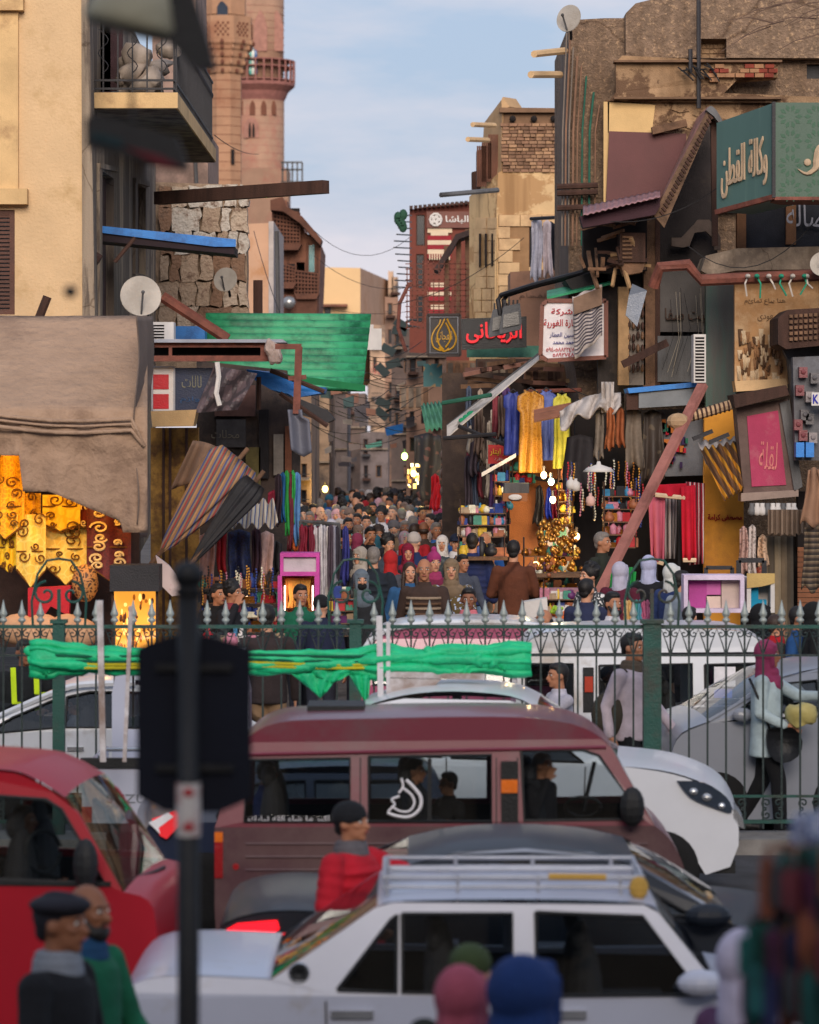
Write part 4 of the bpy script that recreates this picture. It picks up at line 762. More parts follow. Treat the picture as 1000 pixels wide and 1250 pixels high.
one('parasol_skirt', MB().sheet(lambda u, v: P(236 + 58 * u - 28 * v * (1 - u), 538 + 30 * u * u + 60 * v * (1 - u * .6), 38.2 + .1 * math.sin(u * 14)), 16, 8, .012), mat('faded_cloth', (120, 96, 80), var=.15), 'faded brown cloth draped above the striped parasol', 'cloth', smooth=True)
one('paper_cone', MB().pprism([(190, 678), (206, 690), (222, 712), (222, 726), (210, 728), (198, 716)], 36.6, .08), ornate('floral_paper', (206, 190, 190), (170, 90, 110), scale=30, th=.4), 'pale floral-patterned cone hanging beside the lit golden case', 'paper cone')
one('striped_awning', MB().sheet(lambda u, v: P(290 + 44 * u + 6 * v - 16 * v * (1 - u), 612 + 30 * v + 4 * math.sin(u * 24), 38.6 - .5 * v + .03 * math.sin(u * 30)), 30, 6, .01), stripes('awning_stripes', [(190, 180, 164), (190, 180, 164), (70, 90, 130), (170, 150, 130)], scale=22), 'small white and blue striped scalloped awning over the jewellery stall', 'awning')
# ================================================================ vehicles
def paint(n, c, spot=None, amt=.15, rough=.32): return mat(n, c, var=.03, scale=1.5, rough=rough, bump=.05, coat=.3, spot=spot, amt=amt, sscale=.9, fine=8, spec=.5)
def vehicle(name, label, cat, Y, Wd, low, up, wins, tops, pm, belt, roof_py, low_pm=None, yaw=0, inset=.15, wheels=(), wr=.29, crown=.05, gm=None, seats=(), fl=None, drv=None):
    c = P(sum(p[0] for p in low) / len(low), 0, Y + Wd / 2); c.z = 0
    c.y = Y + Wd / 2; root = thing(name, label, cat, c); gm = gm or GL
    zb = P(0, belt, Y).z; zr = P(0, roof_py, Y).z
    def off(z): return 0 if z <= zb else inset * min(1.1, (z - zb) / (zr - zb))
    def side(pts, holes, nm, m, th=.035):
        q = MB(); q.pprism(pts, Y, th, holes)
        for far in (0, 1): b = MB(); b.add([(v[0], (v[1] + off(v[2])) if not far else (2 * Y + Wd - v[1] - off(v[2])), v[2]) for v in q.v], q.f if not far else [f[::-1] for f in q.f]); b.build(nm, m, root)
    side(low, None, 'body', low_pm or pm)
    if up: side(up, wins, 'cabin_side', pm)
    q = MB(); q.pprism(low, Y, .006); MB().add([(v[0], Y + Wd - .05 + (v[1] - Y), v[2] - .004) for v in q.v], q.f).build('door_trim', BLK, root); MB().add([(v[0], v[1] + .045, v[2] - .004) for v in q.v], q.f).build('door_trim', BLK, root)
    for w_ in wins:
        cx = sum(p[0] for p in w_) / len(w_); cy = sum(p[1] for p in w_) / len(w_)
        b = MB(); q = MB(); q.pprism([(cx + (a - cx) * 1.01, cy + (d - cy) * 1.02) for a, d in w_], Y + .016, .005)
        b.add([(v[0], v[1] + off(v[2]), v[2]) for v in q.v], q.f); b.build('window', gm, root)
        b = MB(); b.add([(v[0], 2 * Y + Wd - v[1] - off(v[2]), v[2]) for v in q.v], [f[::-1] for f in q.f]); b.build('window', gm, root)
        b = MB(); pts = [P(a, d, Y) for a, d in w_]; pts = [Vector((p.x, p.y + off(p.z) - .004, p.z)) for p in pts]; b.tube(pts + [pts[0]], .011, 5, cap=False); b.build('window_seal', BLK, root)
    for nm, m, pts in tops:
        b = MB(); n = 8; pp = [P(a, d, Y) for a, d in pts]; vs = []
        for p in pp:
            o = off(p.z)
            for i in range(n + 1):
                t = i / n; t2 = .5 - .5 * math.cos(math.pi * t); vs.append((p.x, Y + o + (Wd - 2 * o) * t2, p.z + crown * (1 - abs(2 * t2 - 1) ** 3) - .0))
        fs = [(j * (n + 1) + i, (j + 1) * (n + 1) + i, (j + 1) * (n + 1) + i + 1, j * (n + 1) + i + 1) for j in range(len(pp) - 1) for i in range(n)]
        b.add(vs, fs); b.build(nm, m, root, True)
    xs = [p[0] for p in low]; x0, x1 = min(xs), max(xs); zf = .34
    b = MB(); a = P(x0 + 4, 0, Y); d = P(x1 - 4, 0, Y); b.box(a.x, d.x, Y + .05, Y + Wd - .05, .25, zf); b.build('floor_pan', BLK, root)
    for sx in seats:
        for k in (.28, .72):
            p = P(sx, 0, Y); b = MB(); yy = Y + Wd * k
            hs = min(.27, (zr - zb) * .5); b.ell((p.x, yy, zb - .1), (.09, .22, .1 + hs), 12, 8); b.ell((p.x - .03, yy, zb + hs), (.05, .12, .08), 10, 6); b.box(p.x, p.x + .45, yy - .22, yy + .22, zf, zf + .2); b.build('seat', SEAT, root)
    for wx in wheels:
        for k in (0, 1):
            p = P(wx, 0, Y); yy = Y - .01 if not k else Y + Wd + .01; sgn = 1 if not k else -1; M_ = Matrix.Rotation(R(-90 * sgn), 3, 'X')
            wh = L_([(wr * .62, 0), (wr * .95, .0), (wr, .03), (wr, .16), (wr * .95, .19), (wr * .6, .19)], (p.x, yy, wr), 26, M=M_)('wheel', TY, root, True)
            L_([(.0, .03), (.07, .02), (.09, .05), (wr * .5, .06), (wr * .62, .015), (wr * .64, .0)], (p.x, yy + .004 * sgn, wr), 20, M=M_)('rim', RIM, wh, True)
    root['_Y'] = Y
    if yaw: root.rotation_euler = (0, 0, R(yaw))
    return root
def onbody(root, nm, mb, m): return mb.build(nm, m, root)
# ---- white saloon with roof rack, nearest row
W1 = paint('paint_white', (176, 180, 196), spot=(150, 140, 130), amt=.1); Y = 17.0
lowp = curve([(143, 1270), (145, 1236), (158, 1206), (205, 1193), (318, 1196)], 4) + [(330, 1197), (372, 1206), (412, 1216)] + [(640, 1220), (890, 1224)] + curve([(960, 1234), (1050, 1244), (1092, 1258), (1102, 1300)], 4) + [(1102, 1370), (1030, 1372), (1020, 1330), (985, 1300), (935, 1300), (900, 1330), (890, 1374), (350, 1374), (338, 1330), (300, 1300), (255, 1300), (215, 1330), (205, 1370), (143, 1360)]
root = vehicle('saloon_car', 'white three-box saloon car with chrome roof rack in the nearest row of traffic', 'car', Y, 1.62, lowp,
    [(330, 1198), (412, 1216), (640, 1220), (890, 1224), (868, 1194), (806, 1118), (788, 1109), (480, 1106), (458, 1112)],
    [[(412, 1209), (478, 1126), (484, 1120), (484, 1212)], [(491, 1119), (626, 1119), (626, 1214), (491, 1212)], [(655, 1117), (786, 1122), (858, 1214), (655, 1216)]],
    [('boot_lid', W1, curve([(143, 1270), (145, 1236), (158, 1206), (205, 1192), (318, 1195), (330, 1197)], 3)), ('rear_window', GL, [(330, 1197), (460, 1111)]), ('roof', W1, curve([(460, 1111), (480, 1105), (560, 1102), (700, 1102), (788, 1107), (806, 1117)], 3)), ('windscreen', GL, [(806, 1117), (868, 1192), (890, 1222)]), ('bonnet', W1, curve([(890, 1222), (960, 1233), (1050, 1243), (1092, 1258), (1102, 1300)], 3))],
    W1, 1216, 1104, wheels=(278, 958), seats=(540, 720), yaw=0, crown=.02, inset=.12)
for a, b_ in ((404, 456), (676, 716)):
    onbody(root, 'door_handle', MB().pbox(a, 1234, b_, 1244, Y - .02, .04), CHR)
for x in (398, 641):
    onbody(root, 'door_seam', MB().bar(P(x, 1222, Y - .003), P(x + 2, 1372, Y - .003), .008), BLK)
onbody(root, 'drip_rail', MB().pbox(482, 1112, 790, 1117, Y + .12, .03), W1)
onbody(root, 'fuel_cap', MB().lathe([(0, .0), (.03, .012), (.04, .0)], P(365, 1188, Y + .02) , 16, M=Matrix.Rotation(R(90), 3, 'X')), BLK)
onbody(root, 'fuel_cap_ring', MB().lathe([(.041, .0), (.05, .01), (.055, .0)], P(365, 1188, Y + .02), 16, M=Matrix.Rotation(R(90), 3, 'X')), CHR)
b = MB(); b.ell(P(856, 1200, Y - .12), (.12, .07, .065), 14, 8); b.bar(P(878, 1215, Y), P(866, 1206, Y - .1), .03); onbody(root, 'wing_mirror', b, W1)
b = MB(); b.bar(P(868, 1186, Y + .06), P(340, 1170, Y + .03), .002); 
rk = MB()
for yy in (Y + .5, Y + .9):
    for a, c_ in (((478, 1041), (782, 1046)),): z = P(0, 1078, Y + .35).z; rk.tube([(P(476, 0, Y).x, yy, z), (P(788, 0, Y).x, yy, z)], .013, 8)
for z_ in (1071, 1083):
    z = P(0, z_, Y + .3).z
    for yy in (Y + .3, Y + 1.1): rk.tube([(P(468, 0, Y).x, yy, z), (P(790, 0, Y).x, yy, z)], .010, 8)
    for x in (468, 790): rk.tube([(P(x, 0, Y).x, Y + .3, z), (P(x, 0, Y).x, Y + 1.1, z)], .010, 8)
for x in (472, 560, 660, 762, 790):
    for yy in (Y + .3, Y + 1.1): rk.tube([(P(x, 0, Y).x, yy, P(0, 1104, Y + .2).z), (P(x, 0, Y).x, yy, P(0, 1068, Y + .3).z)], .010, 8)
onbody(root, 'roof_rack', rk, mat('rack_metal', (170, 172, 180), rough=.45, metal=.3))
b = MB(); b.ell(P(780, 1084, Y + .25), (.05, .04, .06), 10, 6); b.tube([P(670, 1070, Y + .28), P(740, 1071, Y + .28)], .017); onbody(root, 'rack_tie', b, mat('ochre_cloth', (190, 150, 70)))
for x in (487, 790):
    for z_ in (1208,): b = MB(); b.pbox(143, 1216, 162, 1262, Y - .006, .05)
onbody(root, 'tail_light', b, mat('light_red', (150, 24, 30), rough=.3)); b = MB(); b.pbox(655, 1160, 690, 1166, Y + 1.5, .02); 
# ---- dark saloon in the second row
D1 = mat('paint_dark', (24, 30, 40), var=.03, rough=.5, bump=.03, coat=.1, spec=.3); Y = 19.2
root = vehicle('saloon_car', 'dark blue-grey saloon car with a long curved roof, behind the white car with the rack', 'car', Y, 1.68,
    curve([(262, 1185), (265, 1150), (276, 1128), (330, 1114), (400, 1114)], 4) + [(450, 1116), (700, 1122), (895, 1132)] + curve([(895, 1130), (960, 1138), (1030, 1158), (1046, 1190)], 4) + [(1048, 1262), (990, 1266), (975, 1225), (940, 1210), (900, 1225), (885, 1268), (420, 1268), (408, 1225), (372, 1210), (335, 1225), (322, 1262), (262, 1250)],
    [(400, 1114), (450, 1116), (700, 1122), (895, 1130), (872, 1112), (778, 1062), (720, 1050), (640, 1045), (560, 1048), (500, 1060), (455, 1078)],
    [[(474, 1104), (526, 1068), (560, 1060), (598, 1058), (598, 1112)], [(612, 1057), (650, 1056), (712, 1061), (758, 1070), (846, 1118), (612, 1113)]],
    [('boot_lid', D1, curve([(262, 1185), (265, 1150), (276, 1126), (330, 1112), (400, 1113)], 3)), ('rear_window', GL, [(400, 1113), (455, 1082), (498, 1060)]), ('roof', D1, curve([(498, 1060), (560, 1046), (640, 1042), (720, 1047), (778, 1060)], 3)), ('windscreen', GL, [(778, 1060), (820, 1080), (895, 1129)]), ('bonnet', D1, curve([(895, 1129), (960, 1137), (1030, 1156), (1046, 1190)], 3))],
    D1, 1110, 1042, wheels=(372, 938), seats=(580, 700), yaw=0, crown=.03, inset=.2)
onbody(root, 'tail_light', MB().pprism([(264, 1158), (268, 1140), (290, 1128), (338, 1124), (341, 1134), (318, 1152), (290, 1160)], Y - .02, .05), glow('tail_red', (235, 14, 30), 1.6))
onbody(root, 'roof_highlight', MB().tube([P(455, 1076, Y + .17), P(500, 1057, Y + .2), P(560, 1044, Y + .21), P(640, 1040, Y + .21), P(720, 1045, Y + .21), P(778, 1059, Y + .2), P(880, 1118, Y + .02)], .022, 6), paint('paint_silver', (150, 156, 168)))  # pale tube stands in for the highlight along the roof edge
onbody(root, 'wing_mirror', MB().ell(P(865, 1118, Y - .1), (.13, .07, .07), 12, 8), D1)
b = MB()
for i, (x, z_, c_) in enumerate(((845, 1092, 0), (862, 1100, 0), (880, 1110, 0))): p = P(x, z_, Y + .5 + .28 * i); b.box(p.x - .14, p.x + .12, p.y, p.y + .22, p.z - .02 + .0, p.z - .01)
onbody(root, 'dashboard_papers', b, mat('papers', (170, 140, 100)))
b = MB(); b.pbox(640, 1150, 690, 1157, Y - .02, .03); b.pbox(520, 1146, 560, 1153, Y - .02, .03); onbody(root, 'door_handle', b, CHR)
onbody(root, 'door_seam', MB().bar(P(605, 1112, Y - .003), P(610, 1266, Y - .003), .008), BLK)
# ---- maroon minivan
MR = paint('paint_maroon', (108, 30, 50), spot=(100, 60, 68), amt=.25, rough=.42); MRL = paint('paint_maroon_dusty', (70, 34, 44), spot=(92, 66, 66), amt=.55, rough=.6); Y = 22.2
root = vehicle('minivan', 'maroon minivan with a dusty lower body and a white calligraphy sticker on its window', 'van', Y, 1.45,
    [(262, 1110), (262, 1010), (800, 1008)] + curve([(800, 1008), (822, 1030), (838, 1070), (842, 1120)], 4) + [(842, 1150), (800, 1152), (790, 1120), (765, 1104), (735, 1104), (708, 1122), (700, 1154), (392, 1154), (382, 1120), (358, 1104), (328, 1104), (302, 1120), (294, 1150), (264, 1146)],
    [(262, 1011), (290, 925), (308, 908), (735, 904), (748, 915), (800, 1009)],
    [[(302, 929), (427, 927), (427, 1003), (298, 1003)], [(450, 925), (600, 923), (600, 1003), (450, 1003)], [(637, 917), (712, 917), (732, 924), (786, 1000), (640, 1002)]],
    [('rear_door', MR, [(262, 1110), (262, 1010)]), ('rear_window', GL, [(262, 1010), (290, 924)]), ('roof', MR, curve([(290, 924), (304, 902), (340, 884), (420, 880), (600, 877), (680, 882), (722, 894), (748, 914)], 4)), ('windscreen', GL, [(748, 914), (800, 1008)]), ('nose', MR, curve([(800, 1008), (822, 1030), (838, 1070), (842, 1120)], 3))],
    MR, 1006, 880, low_pm=MRL, wheels=(343, 750), seats=(330, 500, 655), yaw=0, crown=.02, inset=.12)
onbody(root, 'roof_edge', MB().pprism(curve([(290, 924), (304, 900), (340, 882), (420, 878), (600, 875), (680, 880), (722, 893), (748, 914)], 3), Y + .1, .03), MR)
onbody(root, 'gutter', MB().tube([P(292, 921, Y + .06), P(740, 912, Y + .08)], .012), paint('paint_maroon2', (120, 50, 66)))
onbody(root, 'window_divider', MB().pbox(522, 926, 527, 1002, Y + .02, .03), BLK)
onbody(root, 'vent_panel', MB().pprism([(612, 930), (632, 930), (632, 1004), (612, 1004)], Y - .004, .05), BLK)
onbody(root, 'side_marker', MB().pbox(612, 952, 632, 968, Y - .012, .03), mat('amber', (220, 110, 30), rough=.3))
onbody(root, 'tail_light', MB().pbox(262, 1028, 272, 1072, Y - .01, .08), mat('light_red', (150, 24, 30)))
onbody(root, 'indicator', MB().pbox(262, 1016, 272, 1028, Y - .01, .08), MATS['amber'])
onbody(root, 'reflector', MB().lathe([(0, .01), (.02, .01), (.022, 0)], P(288, 1058, Y), 12, M=Matrix.Rotation(R(90), 3, 'X')), MATS['light_red'])
for z_ in (1030, 1046, 1062):
    onbody(root, 'side_rib', MB().tube([P(300, z_, Y - .004), P(790, z_, Y - .004)], .008, 5), MRL)
for x in (440, 606, 632):
    b = MB(); b.bar(P(x, 915, Y + .09), P(x, 1006, Y - .002), .008); b.bar(P(x, 1006, Y - .003), P(x, 1150, Y - .003), .008); onbody(root, 'door_seam', b, BLK)
WST = mat('white_sticker', (225, 222, 226), rough=.5, bump=0)
b = MB(); b.pprism([(300, 996), (424, 996), (424, 1003), (300, 1003)], Y + .006, .004); st = onbody(root, 'window_strip', b, glass('strip_smoke', (.5, .5, .52)))
letters('الله اكبر ما شاء الله تبارك', flat(362, 1000, Y - .002), S(118, Y), S(8, Y), WST, root, 'window_lettering')
for k, pts in enumerate(([(473, 992), (484, 996), (500, 997), (512, 988), (514, 974), (506, 962), (496, 952)], [(478, 984), (488, 990), (500, 990), (506, 980), (502, 970), (492, 962)], [(474, 990), (482, 982), (478, 976), (488, 972)], [(490, 950), (492, 960), (487, 968)])):
    onbody(root, 'calligraphy_sticker', MB().tube([P(a, c_, Y + .004) for a, c_ in curve(pts, 3)], .011 if k == 0 else .008, 5), WST)
b = MB(); b.bar(P(726, 930, Y + .5), P(712, 990, Y + .45), .02); b.tube([P(712 + 22 * math.cos(a * .5), 985 + 12 * math.sin(a * .5), Y + .42 + .12 * math.sin(a * .5)) for a in range(13)], .012, 6); onbody(root, 'steering_wheel', b, BLK)
onbody(root, 'wing_mirror', MB().ell(P(772, 985, Y - .12), (.08, .06, .13), 12, 8), BLK)
b = MB(); b.pbox(375, 862, 445, 872, Y + .6, .5); 
onbody(root, 'roof_hatch', b, BLK)
# ---- red minivan at the left edge
RD = mat('paint_red', (160, 6, 32), var=.03, rough=.5, bump=.03, coat=.12, spec=.35); Y = 18.6
root = vehicle('minivan', 'red minivan with a sloping windscreen entering at the left edge', 'van', Y, 1.45,
    [(-420, 1084), (150, 1084)] + curve([(165, 1088), (196, 1098), (206, 1130), (208, 1200)], 3) + [(208, 1262), (180, 1266), (170, 1225), (140, 1205), (105, 1205), (75, 1225), (66, 1268), (-420, 1268)],
    [(-420, 1084), (166, 1090), (150, 1064), (106, 994), (74, 970), (0, 956), (-420, 952)],
    [[(-200, 974), (-20, 974), (-20, 1074), (-200, 1072)], [(-4, 974), (66, 978), (86, 990), (144, 1078), (-4, 1074)]],
    [('roof', RD, curve([(-420, 938), (-200, 935), (0, 942), (50, 953), (90, 976)], 4)), ('windscreen', glass('screen_glass', (.7, .78, .74)), [(90, 976), (122, 1020), (166, 1089)]), ('nose', RD, curve([(166, 1089), (196, 1098), (206, 1130), (208, 1200), (208, 1262)], 3))],
    RD, 1080, 930, wheels=(122,), seats=(20,), yaw=-5, crown=.03, inset=.13)
onbody(root, 'roof_edge', MB().pprism(curve([(-420, 938), (-200, 935), (0, 942), (50, 953), (94, 978)], 3) + [(106, 996), (70, 972), (-420, 956)], Y + .12, .03), RD)
onbody(root, 'wing_mirror', MB().ell(P(122, 1055, Y - .14), (.07, .06, .14), 12, 8), BLK)
onbody(root, 'wiper', MB().tube([P(150, 1080, Y + .2), P(190, 1064, Y + .7), P(198, 1058, Y + .9)], .012), BLK)
b = MB(); b.lathe([(0, 0.01), (.09, 0), (.1, -.02)], P(208, 1150, Y + .25), 14, M=Matrix.Rotation(R(90), 3, 'Y')); b.lathe([(0, 0.01), (.09, 0), (.1, -.02)], P(208, 1150, Y + 1.2), 14, M=Matrix.Rotation(R(90), 3, 'Y')); onbody(root, 'headlight', b, CHR)
onbody(root, 'window_trim', MB().pbox(-80, 1076, 150, 1082, Y - .01, .03), BLK)
b = MB(); b.tube([P(-10 , 1050, Y + .6), P(60, 1062, Y + .5)], .02); b.tube([P(58 + 20 * math.cos(a * .5), 1040 + 26 * math.sin(a * .5), Y + .4 + .1 * math.cos(a * .5)) for a in range(13)], .012, 6); onbody(root, 'steering_wheel', b, BLK)
# ---- navy hatchback hidden behind the blue sign plate
NV = paint('paint_navy', (30, 42, 66)); Y = 24.1
root = vehicle('hatchback_car', 'navy car whose red and white tail lamp shows beside the red minivan', 'car', Y, 1.6,
    curve([(160, 1100), (158, 1050), (166, 1010), (205, 1000)], 3) + [(330, 1004), (560, 1010), (560, 1110), (160, 1110)],
    [(205, 1000), (330, 1004), (560, 1010), (520, 950), (300, 948), (240, 965)], [[(250, 998), (270, 970), (310, 958), (360, 957), (360, 1000)], [(372, 957), (500, 958), (530, 1004), (372, 1002)]],
    [('boot_lid', NV, curve([(160, 1100), (158, 1050), (166, 1008), (205, 998)], 3)), ('rear_window', GL, [(205, 998), (262, 958)]), ('roof', NV, curve([(262, 958), (300, 945), (400, 940), (500, 943), (525, 955)], 3)), ('windscreen', GL, [(525, 955), (560, 1010)])], NV, 1004, 945, wheels=(235, 500), seats=(350,), crown=.05, inset=.17, yaw=6)
b = MB(); b.pprism([(170, 1000), (200, 990), (207, 1004), (188, 1024), (180, 1020)], Y - .05, .05); tl = onbody(root, 'tail_light', b, glow('tail_red2', (210, 30, 40), .4))
onbody(root, 'reversing_lamp', MB().pprism([(166, 1004), (190, 992), (196, 997), (178, 1010), (180, 1018)], Y - .06, .03), mat('lamp_white', (225, 225, 230), rough=.3))
# ---- white hatchback with a long headlight
WH = paint('paint_pearl', (214, 216, 222)); Y = 25.5
root = vehicle('hatchback_car', 'white hatchback with a long swept headlamp, nosing out past the maroon minivan', 'car', Y, 1.62,
    curve([(318, 1040), (312, 980), (322, 940), (400, 925)], 3) + [(560, 930), (690, 938), (760, 934)] + curve([(760, 934), (830, 944), (885, 966), (908, 998), (910, 1030)], 4) + [(900, 1056), (870, 1066), (858, 1046), (832, 1030), (800, 1030), (775, 1046), (766, 1080), (440, 1080), (430, 1046), (405, 1030), (372, 1030), (346, 1046), (338, 1078), (318, 1070)],
    [(400, 925), (560, 930), (690, 938), (762, 935), (742, 920), (664, 868), (630, 858), (500, 856), (440, 868)],
    [[(420, 920), (455, 880), (500, 870), (548, 868), (548, 925)], [(560, 868), (625, 870), (655, 880), (722, 930), (560, 926)]],
    [('tailgate', WH, curve([(318, 1040), (312, 980), (322, 938), (400, 923)], 3)), ('rear_window', GL, [(400, 923), (448, 866)]), ('roof', WH, curve([(448, 866), (500, 852), (560, 847), (630, 852), (664, 866)], 3)), ('windscreen', GLC, [(664, 866), (762, 934)]), ('bonnet', WH, curve([(762, 934), (830, 942), (885, 964), (908, 996), (911, 1030)], 4))], WH, 932, 852, wheels=(388, 816), seats=(500, 600), crown=.03, inset=.2, yaw=-4)
b = MB(); b.pprism(curve([(836, 952), (868, 954), (896, 972), (902, 990), (880, 984), (852, 972), (836, 952)], 3)[:-1], Y - .03, .05); hl = onbody(root, 'headlight', b, mat('headlamp_glass', (52, 60, 72), rough=.1, coat=1, bump=0))
for x, z_, r_ in ((856, 965, .035), (872, 972, .04), (890, 982, .03)):
    E_(P(x, z_, Y - .035), (r_, .02, r_ * .8), 10, 6)('lamp_bulb', CHR, hl)
onbody(root, 'grille', MB().pprism(curve([(905, 985), (914, 996), (917, 1010), (908, 1004), (903, 994)], 2), Y + .0, .5), CHR)
b = MB(); b.bar(P(554, 926, Y - .003), P(556, 1078, Y - .003), .008); b.bar(P(724, 936, Y - .003), P(720, 1050, Y - .003), .008); onbody(root, 'door_seam', b, BLK)
# ---- silver saloon behind the railing
SV = paint('paint_silver2', (134, 138, 148), rough=.4); Y = 29.9
root = vehicle('saloon_car', 'silver saloon car with a low windscreen behind the iron railing at right', 'car', Y, 1.66,
    curve([(806, 960), (806, 920), (818, 896), (850, 882)], 3) + [(900, 876), (1100, 872), (1350, 880), (1380, 960), (1340, 1000), (1060, 1000), (1050, 965), (1020, 952), (990, 965), (980, 1000), (900, 1000), (890, 965), (862, 952), (834, 965), (826, 998), (806, 990)][1:],
    [(850, 883), (900, 876), (1100, 872), (1350, 880), (1200, 826), (1000, 820), (936, 832), (904, 848)],
    [[(882, 872), (914, 851), (948, 836), (990, 832), (990, 868)], [(1002, 832), (1150, 834), (1225, 866), (1002, 868)]],
    [('bonnet', SV, curve([(806, 960), (806, 920), (818, 894), (852, 880)], 3)), ('windscreen', GLC, [(852, 880), (936, 831)]), ('roof', SV, curve([(936, 831), (1000, 817), (1100, 814), (1200, 822)], 3))], SV, 874, 817, wheels=(862, 1020), seats=(960,), crown=.05, inset=.2, yaw=6)
onbody(root, 'roof_pillar', MB().tube([P(852, 880, Y + .02), P(906, 850, Y + .1), P(940, 831, Y + .2), P(1000, 818, Y + .2)], .025), SV)
onbody(root, 'wing_mirror', MB().ell(P(892, 872, Y - .1), (.09, .06, .06), 12, 8), SV)
# ---- white taxi van behind the railing
WV = paint('paint_white2', (205, 208, 214), spot=(160, 150, 140), amt=.2); Y = 32.0
root = vehicle('minivan', 'white minivan with dark side windows parked behind the iron railing', 'van', Y, 1.5,
    [(628, 985), (628, 884), (1010, 884)] + curve([(1010, 884), (1030, 896), (1034, 940), (1034, 985)], 3) + [(1000, 990), (990, 955), (960, 945), (930, 955), (922, 990), (760, 990), (750, 955), (722, 945), (694, 955), (686, 990), (630, 988)],
    [(628, 884), (634, 800), (650, 786), (900, 784), (935, 790), (950, 802), (985, 845), (1010, 884)],
    [[(642, 811), (700, 811), (700, 874), (642, 874)], [(732, 813), (846, 811), (846, 873), (732, 873)], [(861, 812), (930, 810), (970, 862), (970, 873), (861, 873)]],
    [('rear_door', WV, [(628, 985), (628, 884), (634, 800)]), ('roof', WV, curve([(634, 800), (655, 776), (700, 770), (800, 768), (900, 770), (935, 786)], 3)), ('windscreen', GLC, [(935, 786), (1010, 884)]), ('nose', WV, curve([(1010, 884), (1030, 896), (1034, 940)], 3))], WV, 880, 770, wheels=(722, 960), seats=(740, 820, 900), crown=.03, inset=.1)
onbody(root, 'roof_edge', MB().pprism(curve([(634, 800), (655, 776), (700, 770), (800, 768), (900, 770), (935, 788)], 3), Y + .08, .03), WV)
onbody(root, 'gutter', MB().tube([P(640, 799, Y + .07), P(930, 797, Y + .07)], .01), BLK)
onbody(root, 'side_lamp', MB().pbox(714, 826, 724, 845, Y - .01, .03), mat('lamp_orange', (170, 60, 40)))
onbody(root, 'door_post', MB().pprism([(712, 815), (725, 815), (725, 870), (712, 870)], Y + .005, .03), BLK)
onbody(root, 'window_notice', MB().pbox(872, 814, 898, 838, Y + .01, .01), WST); onbody(root, 'window_notice', MB().pbox(872, 841, 894, 852, Y + .01, .01), mat('notice_blue', (60, 90, 190)))
# ---- pink-and-white minibus roof
Y = 33.8; PK = paint('paint_pink', (160, 78, 108)); 
root = vehicle('minibus', 'pink minibus with a white roof rim, behind the middle of the iron railing', 'minibus', Y, 1.6,
    [(440, 960), (440, 840), (690, 840), (700, 900), (700, 960)], [(440, 840), (446, 792), (470, 774), (660, 770), (682, 786), (690, 840)], [[(455, 795), (560, 793), (560, 836), (455, 836)], [(570, 793), (670, 795), (680, 836), (570, 836)]],
    [('rear_door', PK, [(440, 960), (440, 840), (446, 792)]), ('roof', WV, curve([(446, 792), (462, 774), (500, 763), (565, 760), (640, 762), (672, 772), (684, 786)], 4)), ('windscreen', GL, [(684, 786), (692, 840)])], PK, 836, 762, wheels=(490, 640), crown=.03, inset=.12)
onbody(root, 'roof_side', MB().pprism(curve([(446, 794), (462, 776), (500, 765), (565, 762), (640, 764), (672, 774), (684, 788)], 3), Y + .09, .03), PK)
onbody(root, 'roof_rim', MB().tube([P(a, c_, Y + .07) for a, c_ in curve([(446, 792), (462, 774), (500, 763), (565, 760), (640, 762), (672, 772), (684, 786)], 3)], .035, 8), WV)
# ---- white saloon at left behind the railing
Y = 31.2
root = vehicle('saloon_car', 'white saloon car with its driver at the wheel behind the iron railing at far left', 'car', Y, 1.6,
    [(-120, 960), (-120, 902), (0, 896), (165, 890), (330, 892), (420, 905), (430, 960), (300, 968), (290, 935), (262, 925), (235, 935), (228, 968), (30, 968), (20, 935), (-8, 925), (-35, 935), (-42, 965)],
    [(-60, 902), (0, 896), (165, 890), (330, 892), (250, 848), (165, 838), (100, 840), (60, 852), (0, 878)],
    [[(-20, 896), (15, 876), (70, 853), (72, 888)], [(80, 852), (108, 846), (140, 846), (140, 888), (80, 888)], [(152, 846), (240, 850), (300, 888), (152, 888)]],
    [('bonnet', WV, [(-120, 902), (-60, 901)]), ('windscreen', GLC, [(-60, 901), (0, 876), (62, 849)]), ('roof', WV, curve([(62, 849), (100, 836), (165, 832), (250, 842)], 3)), ('rear_window', GL, [(250, 842), (330, 891)])], WV, 890, 836, wheels=(-8, 262), seats=(100,), crown=.05, inset=.18)
onbody(root, 'roof_pillar', MB().tube([P(a, c_, Y + .1) for a, c_ in curve([(-60, 901), (0, 874), (62, 847), (100, 836), (165, 834)], 3)], .03, 6), WV)
onbody(root, 'door_handle', MB().pbox(82, 912, 102, 917, Y - .02, .03), CHR)
# ---- pickup seen from behind with the rolled tarpaulin rack
Y = 26.6
root = thing('pickup_truck', 'white pickup truck seen from behind, half hidden by the blue sign plate', 'truck', (P(200, 0, Y).x, Y, 0))
b = MB(); b.pbox(100, 938, 300, 1006, Y, .04); tg = onbody(root, 'tailgate', b, W1)
letters('SUZUKI', flat(163, 975, Y - .003), S(66, Y), S(11, Y), mat('grey_decal', (120, 124, 132), bump=0), root, 'tailgate_lettering', bold=.01)
onbody(root, 'tailgate_rail', MB().pbox(98, 926, 302, 938, Y - .02, .08), BLK)
b = MB(); a0 = P(100, 938, Y); a1 = P(300, 1006, Y); b.box(a0.x, a0.x + .04, Y + .04, Y + 1.9, .55, a0.z); b.box(a1.x - .04, a1.x, Y + .04, Y + 1.9, .55, a0.z); b.box(a0.x + .04, a1.x - .04, Y + .04, Y + 1.9, .55, .6); onbody(root, 'cargo_bed', b, W1)
